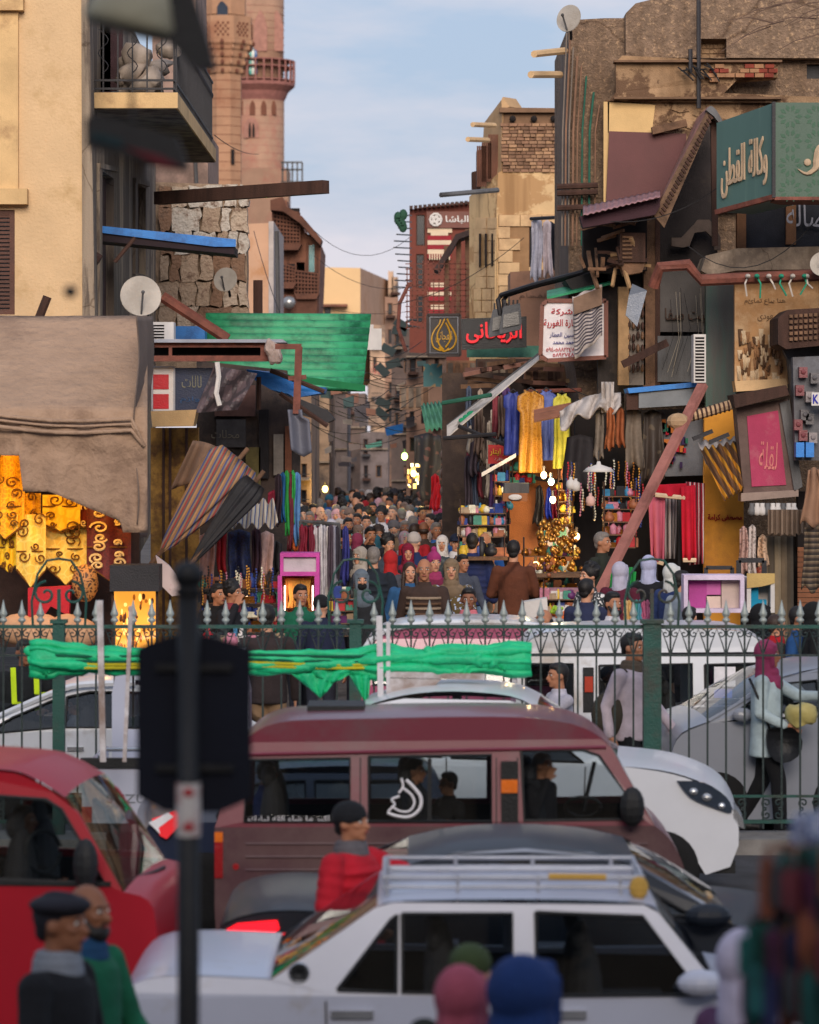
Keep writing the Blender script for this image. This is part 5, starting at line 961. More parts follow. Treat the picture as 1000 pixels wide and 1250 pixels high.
onbody(root, 'bumper', MB().pbox(104, 1006, 296, 1016, Y - .06, .1), BLK)
for x in (100, 288): onbody(root, 'tail_light', MB().pbox(x, 985, x + 12, 1004, Y - .02, .03), MATS['light_red'])
cb = MB(); yy = Y + 1.95; c0 = P(110, 0, Y).x; c1 = P(290, 0, Y).x
cb.prism([(c0, .5), (c0, 1.35), (c0 + .06, 1.66), (c1 - .06, 1.66), (c1, 1.35), (c1, .5)], yy, yy + .04, [[(c0 + .12, 1.05), (c0 + .15, 1.56), (c1 - .15, 1.56), (c1 - .12, 1.05)]]); cb.prism([(c0, .5), (c0, 1.35), (c0 + .06, 1.66), (c0 + .1, 1.66), (c0 + .05, 1.35), (c0 + .05, .5)], yy + .04, yy + .5); cb.prism([(c1 - .05, .5), (c1 - .05, 1.35), (c1 - .1, 1.66), (c1 - .06, 1.66), (c1, 1.35), (c1, .5)], yy + .04, yy + .5); cb.box(c0 + .05, c1 - .05, yy, yy + .5, 1.66, 1.70); onbody(root, 'cab', cb, W1)
onbody(root, 'rear_window', MB().box(c0 + .12, c1 - .12, yy + .01, yy + .018, 1.05, 1.56), GLC)
b = MB(); pts = [P(122, 936, Y + .1), P(122, 922, Y + .1), P(128, 915, Y + .1), P(280, 915, Y + .1), P(286, 936, Y + .1)]; b.tube(pts, .018, 8); onbody(root, 'hoop', b, CHR)
for x in (125, 275):
    onbody(root, 'wheel', MB().lathe([(.17, 0), (.29, .02), (.29, .16), (.17, .18)], (P(x, 0, Y).x + (0 if x < 200 else -.18), Y + .5, .29), 20, M=Matrix.Rotation(R(90), 3, 'Y')), TY)
Yt = 26.2
GRN = mat('green_tarp', (20, 190, 128), var=.12, scale=6, rough=.55, bump=.5, fine=14, bdist=.04, spec=.5)
fr = thing('tarpaulin_rack', 'white pole rack holding up the rolled green tarpaulin above the traffic', 'rack', (P(300, 0, Yt).x, Yt, 0))
WP = mat('white_pole', (205, 202, 205), spot=(140, 120, 110), amt=.3, rough=.6)
for x0, x1, t in ((122, 126, 733), (160, 152, 740), (463, 465, 752), (474, 474, 760)):
    R_(P(x0, t, Yt - .12), P(x1, 930 if x0 < 200 else 858, Yt - .1), .045 if x0 in (122, 463) else .03)('pole', WP, fr)
R_(P(465, 858, Yt - .1), P(470, 1030, Yt - .1), .04)('pole', WP, fr)
R_(P(470, 823, Yt - .08), P(592, 826, Yt - .08), .045)('arm', WP, fr)
Q_([(474, 828), (540, 828), (500, 868), (474, 868)], Yt - .09, .03)('gusset', WP, fr)
b = MB(); b.bar(P(640, 790, Yt), P(640, 800, Yt), .02); b.bar(P(40, 806, Yt), P(648, 806, Yt), .05); b.build('cross_bar', WP, fr)
b = MB(); n = 70
pts = []; rs = []
for i in range(n + 1):
    t = i / n; x = 38 + 610 * t; pts.append(P(x, 804 + 5 * math.sin(t * 3) + 1.2 * math.sin(t * 31), Yt)); rs.append(S(19 + 3 * math.sin(t * 47) * (1 if t > .68 or t < .06 else .25) + 2 * noise.noise(Vector((t * 30, 0, 0))) + (3 if t < .05 else 0), Yt) * (.75 if .1 < t < .66 else 1))
b.tube(pts, [r * .82 for r in rs], 14)
for q in range(11):
    a = q * .57; b.tube([P(38 + 610 * i / n, 804 + 5 * math.sin(3 * i / n), Yt) + Vector((0, math.cos(a + .5 * math.sin(i * .09 + q)) * rs[i] * .8, math.sin(a + .5 * math.sin(i * .09 + q)) * rs[i] * .8)) for i in range(n + 1)], [.03 + .012 * math.sin(i * .35 + q * 2) for i in range(n + 1)], 6)
b.v = [tuple(Vector(v).lerp(Vector(jag(v)), .35)) for v in b.v]; tp = one('rolled_tarpaulin', b, GRN, 'long rolled bright green tarpaulin with yellow straps tied above the traffic', 'tarpaulin', smooth=True)
for dy, m_ in ((-6, 0), (4, 1), (8, 1), (0, 0)):
    T_([P(60 + 18 * i, 806 + dy + 1.5 * math.sin(i * .4), Yt - .09) for i in range(24)], .012, 6)('strap', mat('yellow_strap', (190, 180, 40)) if m_ else mat('dark_green_strap', (12, 92, 68)), tp)
for (x, y_, w_, h_) in ((385, 822, 60, 30), (440, 824, 26, 36), (520, 806, 40, 16), (560, 812, 50, 14), (610, 800, 40, 20), (50, 805, 30, 22), (400, 818, 70, 16)):
    b = MB(); b.sheet(lambda u, v: P(x + w_ * (u - .5) * (1 - .75 * v) + 6 * v, y_ + h_ * v * (1 - .5 * abs(u - .5)), Yt - .07 + .03 * math.sin(u * 14 + v * 3)), 10, 6); b.build('loose_flap', GRN, tp, True)
for k in range(26):
    t = rnd.random(); x = (520 + 125 * t) if k < 18 else 36 + 30 * rnd.random()
    b = MB(); b.ell(P(x, 796 + 16 * rnd.random(), Yt - .06), (S(9, Yt), .05, S(4 + 3 * rnd.random(), Yt)), 8, 5, M=Matrix.Rotation(rnd.uniform(-.8, .8), 3, 'Y')); b.v = [jag(v) for v in b.v]; b.build('bunched_fold', GRN, tp, True)
# ================================================================ railing
IR = mat('railing_green', (26, 74, 66), var=.15, rough=.5, spot=(60, 50, 44), amt=.2); IRD = mat('railing_dark', (30, 46, 46), var=.15, rough=.5); SPK = mat('spike_silver', (158, 166, 162), var=.15, rough=.5, metal=.3, spot=(80, 84, 80), amt=.3)
YF = 29.0
def scroll(c, r, turns, a0, sgn, n=16, z1=.12):
    o = []
    for i in range(n + 1):
        t = i / n; a = a0 + sgn * turns * 2 * math.pi * t; q = r * (1 - (1 - z1) * t); o.append((c.x + q * math.cos(a), c.y, c.z + q * math.sin(a)))
    return o
def spike_mesh():
    b = MB(); b.lathe([(.012, 0), (.012, .02), (.028, .03), (.034, .045), (.022, .06), (.016, .066), (.032, .085), (.034, .10), (.018, .14), (.002, .215)], (0, 0, 0), 10); return b.mesh('spike', SPK, True)
zt = P(0, 765, YF).z; zr2 = P(0, 800, YF).z; zb_ = P(0, 1003, YF).z; zb2 = P(0, 972, YF).z; bot = P(0, 1016, YF).z
spm = spike_mesh(); barm = None
bays = [(-290, 72), (72, 434), (434, 796), (796, 1158)]
for bi, (a, c_) in enumerate(bays):
    x0 = P(a, 0, YF).x; x1 = P(c_, 0, YF).x
    fr = thing('iron_railing', ['panel of the green iron railing at the far left beside the white saloon', 'panel of the green iron railing behind the left half of the rolled green tarpaulin', 'panel of the green iron railing in front of the pink minibus roof', 'panel of the green iron railing at right in front of the walking woman'][bi], 'railing', ((x0 + x1) / 2, YF, zb_), 'panels of the iron railing along the road')
    for z, nm, w_ in ((zt, 'top_rail', .03), (zr2, 'second_rail', .018), (zb2, 'lower_rail', .022), (zb_, 'bottom_rail', .03)):
        R_((x0 + .05, YF, z), (x1 - .05, YF, z), w_)(nm, IR if w_ > .02 else IRD, fr)
    n = 15; st = (x1 - x0) / (n + 1)
    for i in range(1, n + 1):
        x = x0 + st * i; bb = R_((x, YF, zb_ - .06), (x, YF, zt), .016, .016)('bar', IRD, fr)
        s = bpy.data.objects.new('spike', spm); COL.objects.link(s); s.parent = fr; s.matrix_parent_inverse = base_inv(fr); s.location = (x, YF, zt + .012)
    for i in range(n + 1):
        x = x0 + st * (i + .5)
        b = MB(); q = Vector((x - st * .24, YF, zt - .06)); b.tube(scroll(q, .038, 1.2, R(90), 1), .006, 5); b.tube(scroll(Vector((x + st * .24, YF, zt - .06)), .038, 1.2, R(90), -1), .006, 5)
        b.tube([(x - st * .45, YF, zr2 + .02), (x - st * .3, YF, zr2 + .1), (x, YF, zt - .02), (x + st * .3, YF, zr2 + .1), (x + st * .45, YF, zr2 + .02)], .006, 5); b.build('top_scroll', IRD, fr)
        if i % 2 == 0:
            b = MB(); zc = (zb_ + zb2) / 2
            for sx in (-1, 1):
                for sz in (-1, 1): b.tube(scroll(Vector((x + sx * .05, YF, zc + sz * .05)), .045, 1.3, R(90 if sz < 0 else -90), sx * sz), .008, 5)
            b.build('bottom_scroll', IRD, fr)
for i, x in enumerate((72, 434, 796)):
    p = P(x, 0, YF); fr = thing('railing_post', ['green post of the railing in front of the white saloon at left', 'green post of the railing at the foot of the crowd, left of the pink minibus', 'green post of the railing beside the man in the pale jacket'][i], 'post', (p.x, YF, 0), 'posts of the iron railing')
    w_ = .1 if i != 2 else .15
    X_(p.x - w_ / 2, p.x + w_ / 2, YF - w_ / 2, YF + w_ / 2, 0, zt + .03)('shaft', IR, fr)
    X_(p.x - w_ / 2 - .02, p.x + w_ / 2 + .02, YF - w_ / 2 - .02, YF + w_ / 2 + .02, zt + .03, zt + .06)('cap', IR, fr)
    zq = zt + .06; h = P(0, 682, YF).z - zq
    for sx in (-1, 1):
        b = MB(); b.tube([(p.x + sx * .22, YF, zq - .05), (p.x + sx * .23, YF, zq + h * .3), (p.x + sx * .18, YF, zq + h * .75), (p.x + sx * .1, YF, zq + h * .97), (p.x, YF, zq + h)], .011, 6); b.tube(scroll(Vector((p.x + sx * .11, YF, zq + h * .42)), .11, 1.2, R(90 if sx > 0 else 90), -sx), .012, 6); b.build('crest_scroll', IR, fr)
    R_((p.x, YF, zq), (p.x, YF, zq + h * .5), .03)('crest_stem', IR, fr)
# ================================================================ foreground
Y = 11.0; DK = mat('pole_black', (14, 15, 19), rough=.6); NVP = mat('sign_navy', (13, 17, 30), var=.1, rough=.7, spec=.2)
r_ = thing('road_sign', 'dark navy road sign seen from behind on a black pole with a ball top', 'road sign', (P(230, 0, Y).x, Y, 0))
T_([(P(230, 0, Y).x, Y, 0), (P(230, 0, Y).x, Y, P(0, 712, Y).z)], .036, 14)('pole', DK, r_, True)
L_([(.036, -.03), (.05, -.02), (.03, 0), (.042, .01), (.05, .035), (.042, .062), (.02, .08), (.0, .084)], P(230, 716, Y), 16)('ball_top', DK, r_, True)
Q_([(167, 792), (180, 785), (230, 770), (282, 783), (307, 792), (307, 975), (268, 992), (200, 990), (167, 972)], Y + .05, .012)('plate', NVP, r_)
for z in (815, 938): B_(190, z - 4, 284, z + 4, Y + .03, .02)('bracket', DK, r_)
b = MB(); p = P(230, 988, Y); b.lathe([(.0395, -.085), (.0395, .085)], p, 16); sk = b.build('sticker', mat('sticker_white', (190, 184, 180), spot=(150, 60, 60), amt=.3, sscale=9), r_)
for z in (966, 1008): E_(P(231, z, Y) + Vector((0, -.04, 0)), (.018, .003, .015), 10, 6)('sticker_mark', mat('mark_red', (160, 50, 56)), sk)
# near hanging lantern at the top left
Y = 9.0; r_ = thing('hanging_lantern', 'dark street lantern with a beige shade hanging close in front of the balcony', 'lantern', P(180, 60, Y))
BE = mat('shade_beige', (150, 146, 126), rough=.7)
L_([(S(10, Y), .0), (S(46, Y), -.05), (S(60, Y), -S(62, Y)), (S(54, Y), -S(74, Y))], P(176, -34, Y), 18, M=Matrix.Rotation(R(14), 3, 'Y'))('shade', BE, r_, True)
Q_([(182, -10), (236, -10), (258, 60), (263, 84), (238, 82), (214, 58), (196, 40)], Y - .05, .07)('arm', DK, r_)
R_(P(160, 60, Y), P(162, 150, Y), .011)('stem', DK, r_)
Q_([(104, 146), (116, 138), (170, 152), (216, 166), (232, 208), (200, 204), (150, 190), (105, 178)], Y, .05)('tray', mat('tray_dark', (22, 22, 26), rough=.6), r_)
Q_([(150, 178), (196, 190), (222, 204), (196, 202)], Y - .008, .006)('tray_stripe', mat('stripe_dull_red', (90, 24, 34)), r_)
Q_([(112, 160), (150, 170), (150, 180), (112, 170)], Y - .008, .006)('tray_stripe', mat('stripe_teal', (26, 48, 54)), r_)
b = MB(); b.ell(P(86, 356, Y), (.018, .018, .017), 12, 8); b.tube([P(86, 356, Y), P(120, 320, Y), P(150, 250, Y), P(160, 185, Y)], .0012, 5); b.build('bob', DK, r_, True)
# goods hung by the vendor at bottom right
Y = 7.8; PCN = ['brick brown', 'teal', 'plum', 'indigo', 'rosewood', 'sea green', 'sandy brown', 'slate grey', 'crimson', 'turquoise']; GC = [(150, 84, 60), (30, 100, 96), (92, 40, 76), (44, 50, 96), (126, 56, 66), (24, 84, 74), (160, 100, 72), (70, 74, 80), (118, 40, 60), (40, 110, 110)]
st = thing('display_stand', 'wooden stand at the lower right corner hung with coloured purses', 'display stand', (P(930, 0, Y).x, Y + .1, 0))
for x in (962, 996): R_(P(x, 1030, Y + .12), (P(x, 0, Y).x, Y + .12, 0), .03)('upright', mat('brown_wood', (110, 66, 48)), st)
for z in (1036, 1130, 1205): R_(P(935, z, Y + .12), P(1060, z, Y + .12), .012)('rail', MATS['brown_wood'], st)
names = [('brown', 'brick-brown'), ('teal', 'teal'), ('plum', 'plum'), ('indigo', 'indigo')]
for i in range(60):
    row = i // 20; j = i % 10; x = (940 + j * 9 if row == 0 else 915 + j * 10) + rnd.uniform(-6, 6); z = (1036, 1112, 1180)[row] + rnd.uniform(-10, 26); w_ = rnd.uniform(12, 22); h_ = rnd.uniform(40, 90)
    c_ = GC[(i * 7 + row) % 10]; yy = Y + rnd.uniform(-.12, .1)
    b = MB(); pts = [(x - w_ / 2, z + h_), (x - w_ / 2, z + 14), (x - w_ / 4, z + 8), (x + w_ / 4, z + 8), (x + w_ / 2, z + 14), (x + w_ / 2, z + h_), (x, z + h_ + 4)]; b.pprism(pts, yy, .03); b.tube([P(x - w_ / 4, z + 9, yy + .01), P(x, z - 8, yy + .01), P(x + w_ / 4, z + 9, yy + .01)], .003, 5)
    tag(b.build('purse', mat('purse_%d' % ((i * 7 + row) % 10), tuple(int(v * .8) for v in c_), var=.3, scale=14, rough=.85)), PCN[(i * 7 + row) % 10] + ' cloth purse in the ' + ('top', 'middle', 'lowest')[row] + ' row of the corner stand', 'purse', 'coloured purses hanging on the corner stand')
one('patterned_cloth', MB().sheet(lambda u, v: P(968 + 60 * u, 985 + 40 * v + 10 * (1 - u), Y + .3 + .04 * math.sin(u * 9)), 12, 6), ornate('blue_white_print', (210, 214, 224), (40, 84, 160), scale=40), 'blue and white patterned cloth at the right edge above the hanging purses', 'cloth')
# ================================================================ people on the road
def px_person(label, px, top_py, Y, h=1.72, zf=0.0, **k):
    """stand a figure so that the top of its head meets the photo row at depth Y"""
    z = P(0, top_py, Y).z; x = P(px, 0, Y).x; return person(label, (x, Y, z - 1.735 * h / 1.72), size=h / 1.72, **k)
px_person('man in a black beret and dark coat, seen in profile at the lower left', 72, 1094, 14.2, 1.76, rz=R(70), pose='hold', head=['beret', 'short'], hc=(24, 24, 34), top=(14, 16, 22), skin=3, extra=(120, 126, 136), k=1.15)
px_person('bald bearded man in a green shirt and blue jacket behind the man in the beret', 106, 1082, 15.2, 1.74, rz=R(60), pose='walk', head='bald', hc=0, beard=0, top=(10, 88, 62), skin=3, extra=(20, 60, 96))
px_person('woman in a dusty pink headscarf seen from behind at the bottom of the picture', 563, 1186, 12.0, 1.62, rz=R(160), head='hijab', hc=(148, 70, 88), top=(150, 72, 90), coat=.3, k=1.1)
px_person('person in a deep blue hooded coat at the bottom centre beside the pink headscarf', 640, 1176, 11.7, 1.70, rz=R(150), head='hood', hc=(14, 44, 96), top=(14, 48, 104), puff=1, coat=0, k=1.45)
px_person('person in an olive cap between the two women and the white car', 574, 1158, 13.4, 1.66, rz=R(180), head='cap', hc=(52, 66, 36), top=(30, 34, 30))
px_person('woman in a white and lilac headscarf beside the hanging purses at bottom right', 910, 1142, 12.2, 1.70, rz=R(120), head='hijab', hc=(176, 170, 190), top=(80, 50, 80))
px_person('person in a puffy red jacket and black hood leaning between the cars', 446, 984, 18.93, 1.50, rz=R(58), pose='reach', head=['beanie', 'short'], hc=(20, 22, 26), top=(178, 22, 40), puff=1, skin=1, extra=(96, 92, 96), k=1.45, tilt=(R(-4), 0))
px_person('driver resting his head on his hand in the maroon minivan', 662, 921, 22.62, 1.15, rz=R(60), pose='phone', lod=0, skin=1, top=(38, 34, 36), legs=(30, 30, 34), hc=1)
px_person('passenger sitting behind the rear window of the maroon minivan', 506, 928, 22.6, 1.12, rz=R(70), pose='hold', skin=1, top=(30, 34, 44), hc=0)
px_person('passenger in dark clothes at the middle window of the maroon minivan', 548, 944, 23.0, 1.06, rz=R(-60), pose='hold', skin=1, top=(20, 20, 24), hc=0)
px_person('passenger in a blue top at the rear of the maroon minivan', 325, 930, 22.9, 1.1, rz=R(100), pose='hold', skin=3, top=(26, 46, 96), hc=0)
px_person('driver in dark clothes inside the red minivan', 28, 985, 19.3, 1.15, rz=R(80), pose='hold', skin=3, top=(14, 14, 16), hc=0)
px_person('driver of the white saloon at far left in a grey striped jersey', 92, 853, 31.7, 1.08, rz=R(-80), pose='hold', skin=3, top=(96, 100, 110), hc=0)
px_person('man in a pale hooded jacket walking right behind the railing', 772, 775, 30.1, 1.76, rz=R(55), pose='walk', top=(186, 172, 180), legs=(18, 18, 22), skin=1, hc=0, extra=(90, 78, 66), group=None, k=1.1)
bg_ = MB(); bg_.ell(P(744, 872, 30.0), (.16, .1, .2), 14, 10); bg_.tube([P(744, 850, 30.0), P(752, 830, 29.95), P(765, 818, 29.96)], .02, 6); one('shoulder_bag', bg_, cloth_mat((60, 54, 44)), 'dark olive bag on the back of the man in the pale jacket', 'bag', smooth=True)
px_person('woman in a magenta headscarf and pale striped cardigan reaching forward behind the railing', 936, 784, 29.75, 1.66, rz=R(75), pose='reach', head='hijab', hc=(142, 52, 88), top=(170, 186, 190), legs=(14, 14, 18), skin=1, skirt=False, coat=.12, k=1.05)
b = MB(); b.pprism(curve([(938, 890), (968, 888), (980, 905), (974, 924), (955, 932), (940, 922), (936, 902), (938, 890)], 2)[:-1], 29.48, .14); b.tube([P(940, 890, 29.5), P(925, 850, 29.5), P(915, 828, 29.55)], .012, 5); one('handbag', b, cloth_mat((20, 20, 22), 'leather'), 'black handbag on the arm of the woman in the magenta headscarf', 'bag', smooth=True)
b = MB(); b.ell(P(978, 872, 29.5), (.14, .1, .11), 12, 8); b.v = [jag(v) for v in b.v]; one('plastic_bag', b, mat('bag_yellow', (190, 176, 110), rough=.4), 'pale yellow plastic bag held by the woman in the magenta headscarf', 'bag', smooth=True)
px_person('man with dark hair leaning in the window of the white minivan', 682, 811, 31.6, 1.62, rz=R(-70), pose='reach', top=(176, 172, 182), skin=1, hc=0)
px_person('man in a black vest with yellow reflective stripes at far left', 30, 782, 32.6, 1.74, rz=R(20), pose='hold', top=(20, 24, 28), skin=3, hc=0)
for x in (16, 44):
    one('reflective_stripe', MB().bar(P(x, 815, 32.42), P(x + 2, 868, 32.42), .05, .01), mat('hi_vis', (190, 220, 30)), 'yellow reflective stripe on the %s side of the black vest at far left' % ('outer' if x < 20 else 'inner'), 'stripe')
px_person('person in black with yellow stripes behind the white saloon at left', 108, 800, 32.6, 1.6, rz=R(160), top=(22, 26, 30), hc=0)
for x in (100, 110): one('reflective_stripe', MB().bar(P(x, 816, 32.38), P(x + 8, 850, 32.38), .03, .01), MATS['hi_vis'], 'thin yellow stripe %s on the black jacket behind the left saloon' % ('further left' if x == 100 else 'further right'), 'stripe')
px_person('man in khaki trousers standing just beyond the railing beside the rolled tarpaulin', 326, 740, 31.5, 1.7, rz=R(180), top=(50, 40, 40), legs=(140, 112, 84), hc=0)
# ================================================================ right side
# ---- big brown building
Y = 47; bb = thing('brown_building', 'tall rough brown plastered building with a broken ledge, filling the upper right', 'building', P(850, 400, Y))
Q_([(696, 26), (702, 24), (738, 22), (762, 22), (764, 16), (776, 4), (800, -2), (830, -8), (1400, -20), (1400, 790), (745, 790), (696, 400)], Y, 5, [rect(856, 47, 887, 72), rect(985, 78, 1004, 96)])('front_wall', BRN, bb)
Q_([(764, 16), (776, 4), (800, -2), (1400, -20), (1400, 72), (764, 70)], Y - .25, .25, [rect(856, 47, 887, 71)])('upper_wall', BRN, bb)
XR = P(696, 0, Y).x; b = MB(); sidepoly(b, [(696, 30), (684, 70), (682, 420), (696, 440)], XR - .02, .3); b.v = [(v[0], max(v[1], 47.02), v[2]) for v in b.v]; b.build('street_wall', mat('plaster_street', (120, 100, 84), var=.2, scale=3, streak=True, spot=(90, 76, 66), amt=.4), bb)
for x, w_, m in ((686, 2, 'g'), (690, 2.5, 'c'), (694, 2, 'g'), (699, 3, 'c'), (704, 2, 'c'), (710, 2.4, 'n'), (719, 3, 'n'), (726, 2, 'c')):
    T_([P(x + 6, 40 + (x - 686) * 2.2, Y - .1), P(x + 1, 160, Y - .14), P(x, 300, Y - .16)], S(w_ / 2, Y), 7)('drain_pipe', {'g': mat('pipe_grey', (120, 108, 98), var=.2), 'c': mat('pipe_clay', (130, 98, 78), var=.2), 'n': mat('pipe_green', (40, 92, 76), var=.2)}[m], bb)
for z in (228, 236, 254): T_([P(680, z, Y - .3), P(730, z - 2, Y - .3)], .04, 6)('pipe_bracket', WOODD, bb)
b = MB(); b.pprism([(752, 74), (760, 70), (950, 76), (950, 94), (900, 96), (884, 112), (1010, 118), (1010, 124), (744, 124), (752, 112)], Y - .5, .3); b.v = [jag(v) for v in b.v]; b.build('broken_ledge', BRN2, bb)
Q_([(740, 122), (800, 124), (1400, 120), (1400, 255), (740, 250)], Y - .35, .2)('lower_band', BRN2, bb)
for y0_ in (73, 118): 
    B_(750, y0_, 955, y0_ + 2.5, Y - .62, .3)('ledge_lip', mat('lip_brown', (110, 84, 64), var=.2), bb)
for i in range(22):
    x = 862 + (i % 7) * 12 + 5 * ((i // 7) % 2) + rnd.uniform(-1, 1); z = 78 + (i // 7) * 5.6
    if rnd.random() < .8: B_(x, z, x + 11, z + 4.8, Y - .56 - rnd.random() * .05, .2)('brick', mat('brick_red', (128, 56, 42), var=.25, scale=8) if rnd.random() < .6 else mat('brick_tan', (150, 110, 80), var=.2), bb)
for i in range(14): x = 770 + rnd.random() * 240; z = 126 + 24 * rnd.random(); Q_([(x, z), (x + 14, z + 1), (x + 20, z + 8), (x + 8, z + 10), (x - 2, z + 6)], Y - .38, .05)('loose_plaster', BRN2, bb)
for i in range(13): x = 828 + i * 3.2; T_([P(x, 82 + 5 * math.sin(i), Y - .6), P(x + 12, 92 - 8 * math.sin(i * 2), Y - .7)], .012, 4)('wire_tangle', WIRE, bb)
bw = B_(856, 47, 887, 72, Y + .05, .1)('blocked_window', BRN2, bb)
for i in range(4):
    for j in range(3): B_(857 + j * 10, 48 + i * 6, 866 + j * 10, 53 + i * 6, Y + .01 + .02 * rnd.random(), .08)('block', BRN2, bw)
B_(985, 78, 1004, 96, Y + .1, .05)('window_grille', DKM, bb)
for x, y0, y1 in ((853, 0, 132), (843, 60, 88)): T_([P(x, y0, Y - .6), P(x, y1, Y - .62)], .03, 6)('conduit', DKM, bb)
Q_([(742, 124), (800, 128), (796, 162), (742, 162)], Y - .42, .12)('cream_panel', mat('cream_panel', (206, 172, 120), var=.06), bb); Q_([(737, 124), (744, 124), (742, 246), (737, 248)], Y - .42, .1)('cream_strip', MATS['cream_panel'], bb)
Q_([(744, 160), (838, 163), (838, 246), (740, 246)], Y - .5, .12)('maroon_panel', MARN, bb)
R_(P(796, 160, Y - .6), P(838, 150, Y - .6), .14, .1)('plank', WOODM, bb)
dish(694, 22, 45, 17, 'white satellite dish on the edge of the roof at upper right, against the sky', yaw=-35)
for a, c_, l in (((686, 48), (700, 44), 0),): pass
for a, c_, l, yy in (((652, 66), (690, 62), 'upper of two pale poles sticking out from the brown building under the dish', 47), ((648, 91), (684, 91), 'lower of two pale poles sticking out from the brown building under the dish', 47), ((538, 238), (608, 232), 'grey-blue pole sticking out from the top of the cream stone house', 60), ((577, 152), (604, 153), 'short pale pole sticking out beside the mud brick wall', 60), ((571, 170), (596, 171), 'short pale pole sticking out above the wooden screen', 60)):
    one('pole', MB().tube([P(*a, yy - .8), P(*c_, yy)], .05 if yy < 50 else .045, 7), STN if 'pale' in l else GREY, l, 'pole')
# ---- gabled corrugated hood and dark recess
Y = 44.6; hd = thing('gable_hood', 'steep corrugated gable hood over the dark recess left of the green sign', 'hood', P(840, 270, Y))
A = P(866, 131, Y - .1); corr('left_slope', A, A + Vector((0, 1.8, 0)), P(800, 262, Y + 1.7), P(800, 262, Y - .1), 8, mat('hood_sheet', (120, 84, 76), var=.25, scale=4, rough=.6), .03, hd)
rim = Q_([(864, 134), (871, 140), (811, 278), (798, 262)], Y - .18, .08)('gable_board', mat('hood_board', (104, 80, 62), var=.3, scale=6), hd)
for i in range(26): t = i / 26; x = 864 - 62 * t; z = 140 + 122 * t; R_(P(x + 2, z, Y - .2), P(x + 6, z + 5, Y - .2), .03)('rib', WOODD, rim)
Q_(curve([(862, 134), (868, 129), (876, 136), (883, 150), (880, 152), (872, 142)], 3), Y - .25, .9)('ridge_cap', GREY, hd)
Q_([(868, 146), (876, 148), (877, 300), (870, 300)], Y, .1)('hood_post', WOODD, hd)
corr('pink_sheet', P(712, 263, Y - .5), P(806, 240, Y - .5), P(806, 232, Y + .9), P(712, 252, Y + .9), 13, mat('pink_sheet', (140, 104, 108), var=.2, rough=.6), .008, hd)
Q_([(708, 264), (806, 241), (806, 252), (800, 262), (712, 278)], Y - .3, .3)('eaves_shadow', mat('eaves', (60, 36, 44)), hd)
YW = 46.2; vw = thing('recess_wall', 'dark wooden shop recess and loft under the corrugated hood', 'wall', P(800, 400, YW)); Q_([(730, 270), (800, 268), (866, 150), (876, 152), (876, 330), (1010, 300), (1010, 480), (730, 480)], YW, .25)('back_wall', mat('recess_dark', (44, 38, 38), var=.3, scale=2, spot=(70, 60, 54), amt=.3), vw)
for (x0, y0, x1, y1, m, dy) in ((786, 250, 800, 475, WOODM, .3), (800, 262, 806, 470, WOODD, .32), (755, 350, 768, 470, WOODL, .4), (900, 258, 911, 305, mat('post_wood', (120, 82, 54), var=.25), .9), (960, 243, 972, 298, MATS.get('post_wood'), .9), (862, 335, 898, 530, mat('pillar_grey', (108, 106, 100), var=.2, scale=2, spot=(86, 120, 108), amt=.35, sscale=1.4, streak=True), .5), (800, 330, 864, 405, mat('panel_grey', (86, 82, 80), var=.12, scale=2), .3), (803, 410, 848, 466, GREY, .35)):
    B_(x0, y0, x1, y1, YW - dy, .2)('post' if x1 - x0 < 16 else 'wall_panel', m or WOODM, vw)
for (pts) in ([(846, 275), (852, 268), (866, 268), (872, 275), (880, 290), (880, 305), (872, 305), (872, 292), (862, 282), (848, 284), (842, 300), (834, 302), (820, 300), (820, 290), (832, 290)],): Q_(pts, YW - .35, .1)('arch_trim', mat('trim_taupe', (86, 74, 68), var=.2), vw)
letters('بيت صفا', flat(838, 385, YW - .32), S(52, YW), S(18, YW), mat('wood_letters', (70, 52, 44), var=.2), vw, ex=.05)
R_(P(760, 445, YW - .9), P(815, 418, YW - .9), .12, .1)('prop', WOODD, vw)
for k in range(9): x = 812 + 44 * rnd.random(); T_([P(x, 340 + 30 * rnd.random(), YW - .5), P(x + 12 * rnd.random(), 400 + 20 * rnd.random(), YW - .5), P(x - 10, 450 + 10 * rnd.random(), YW - .5)], .004, 4)('loose_wire', WIRE if k % 2 else mat('wire_pale', (150, 140, 124)), vw)
for k in range(28): x = 768 + (k % 4) * 5.5; z = 372 + (k // 4) * 13; E_(P(x, z + rnd.uniform(-2, 2), YW - .36), (S(2.4, Y), .06, S(5.5, Y)), 6, 5)('carved_piece', WOODD if k % 3 else WOODM, vw)
Q_([(766, 366), (788, 366), (788, 470), (766, 470)], YW - .3, .05)('carved_panel', mat('panel_pale', (120, 110, 102), var=.2), vw)
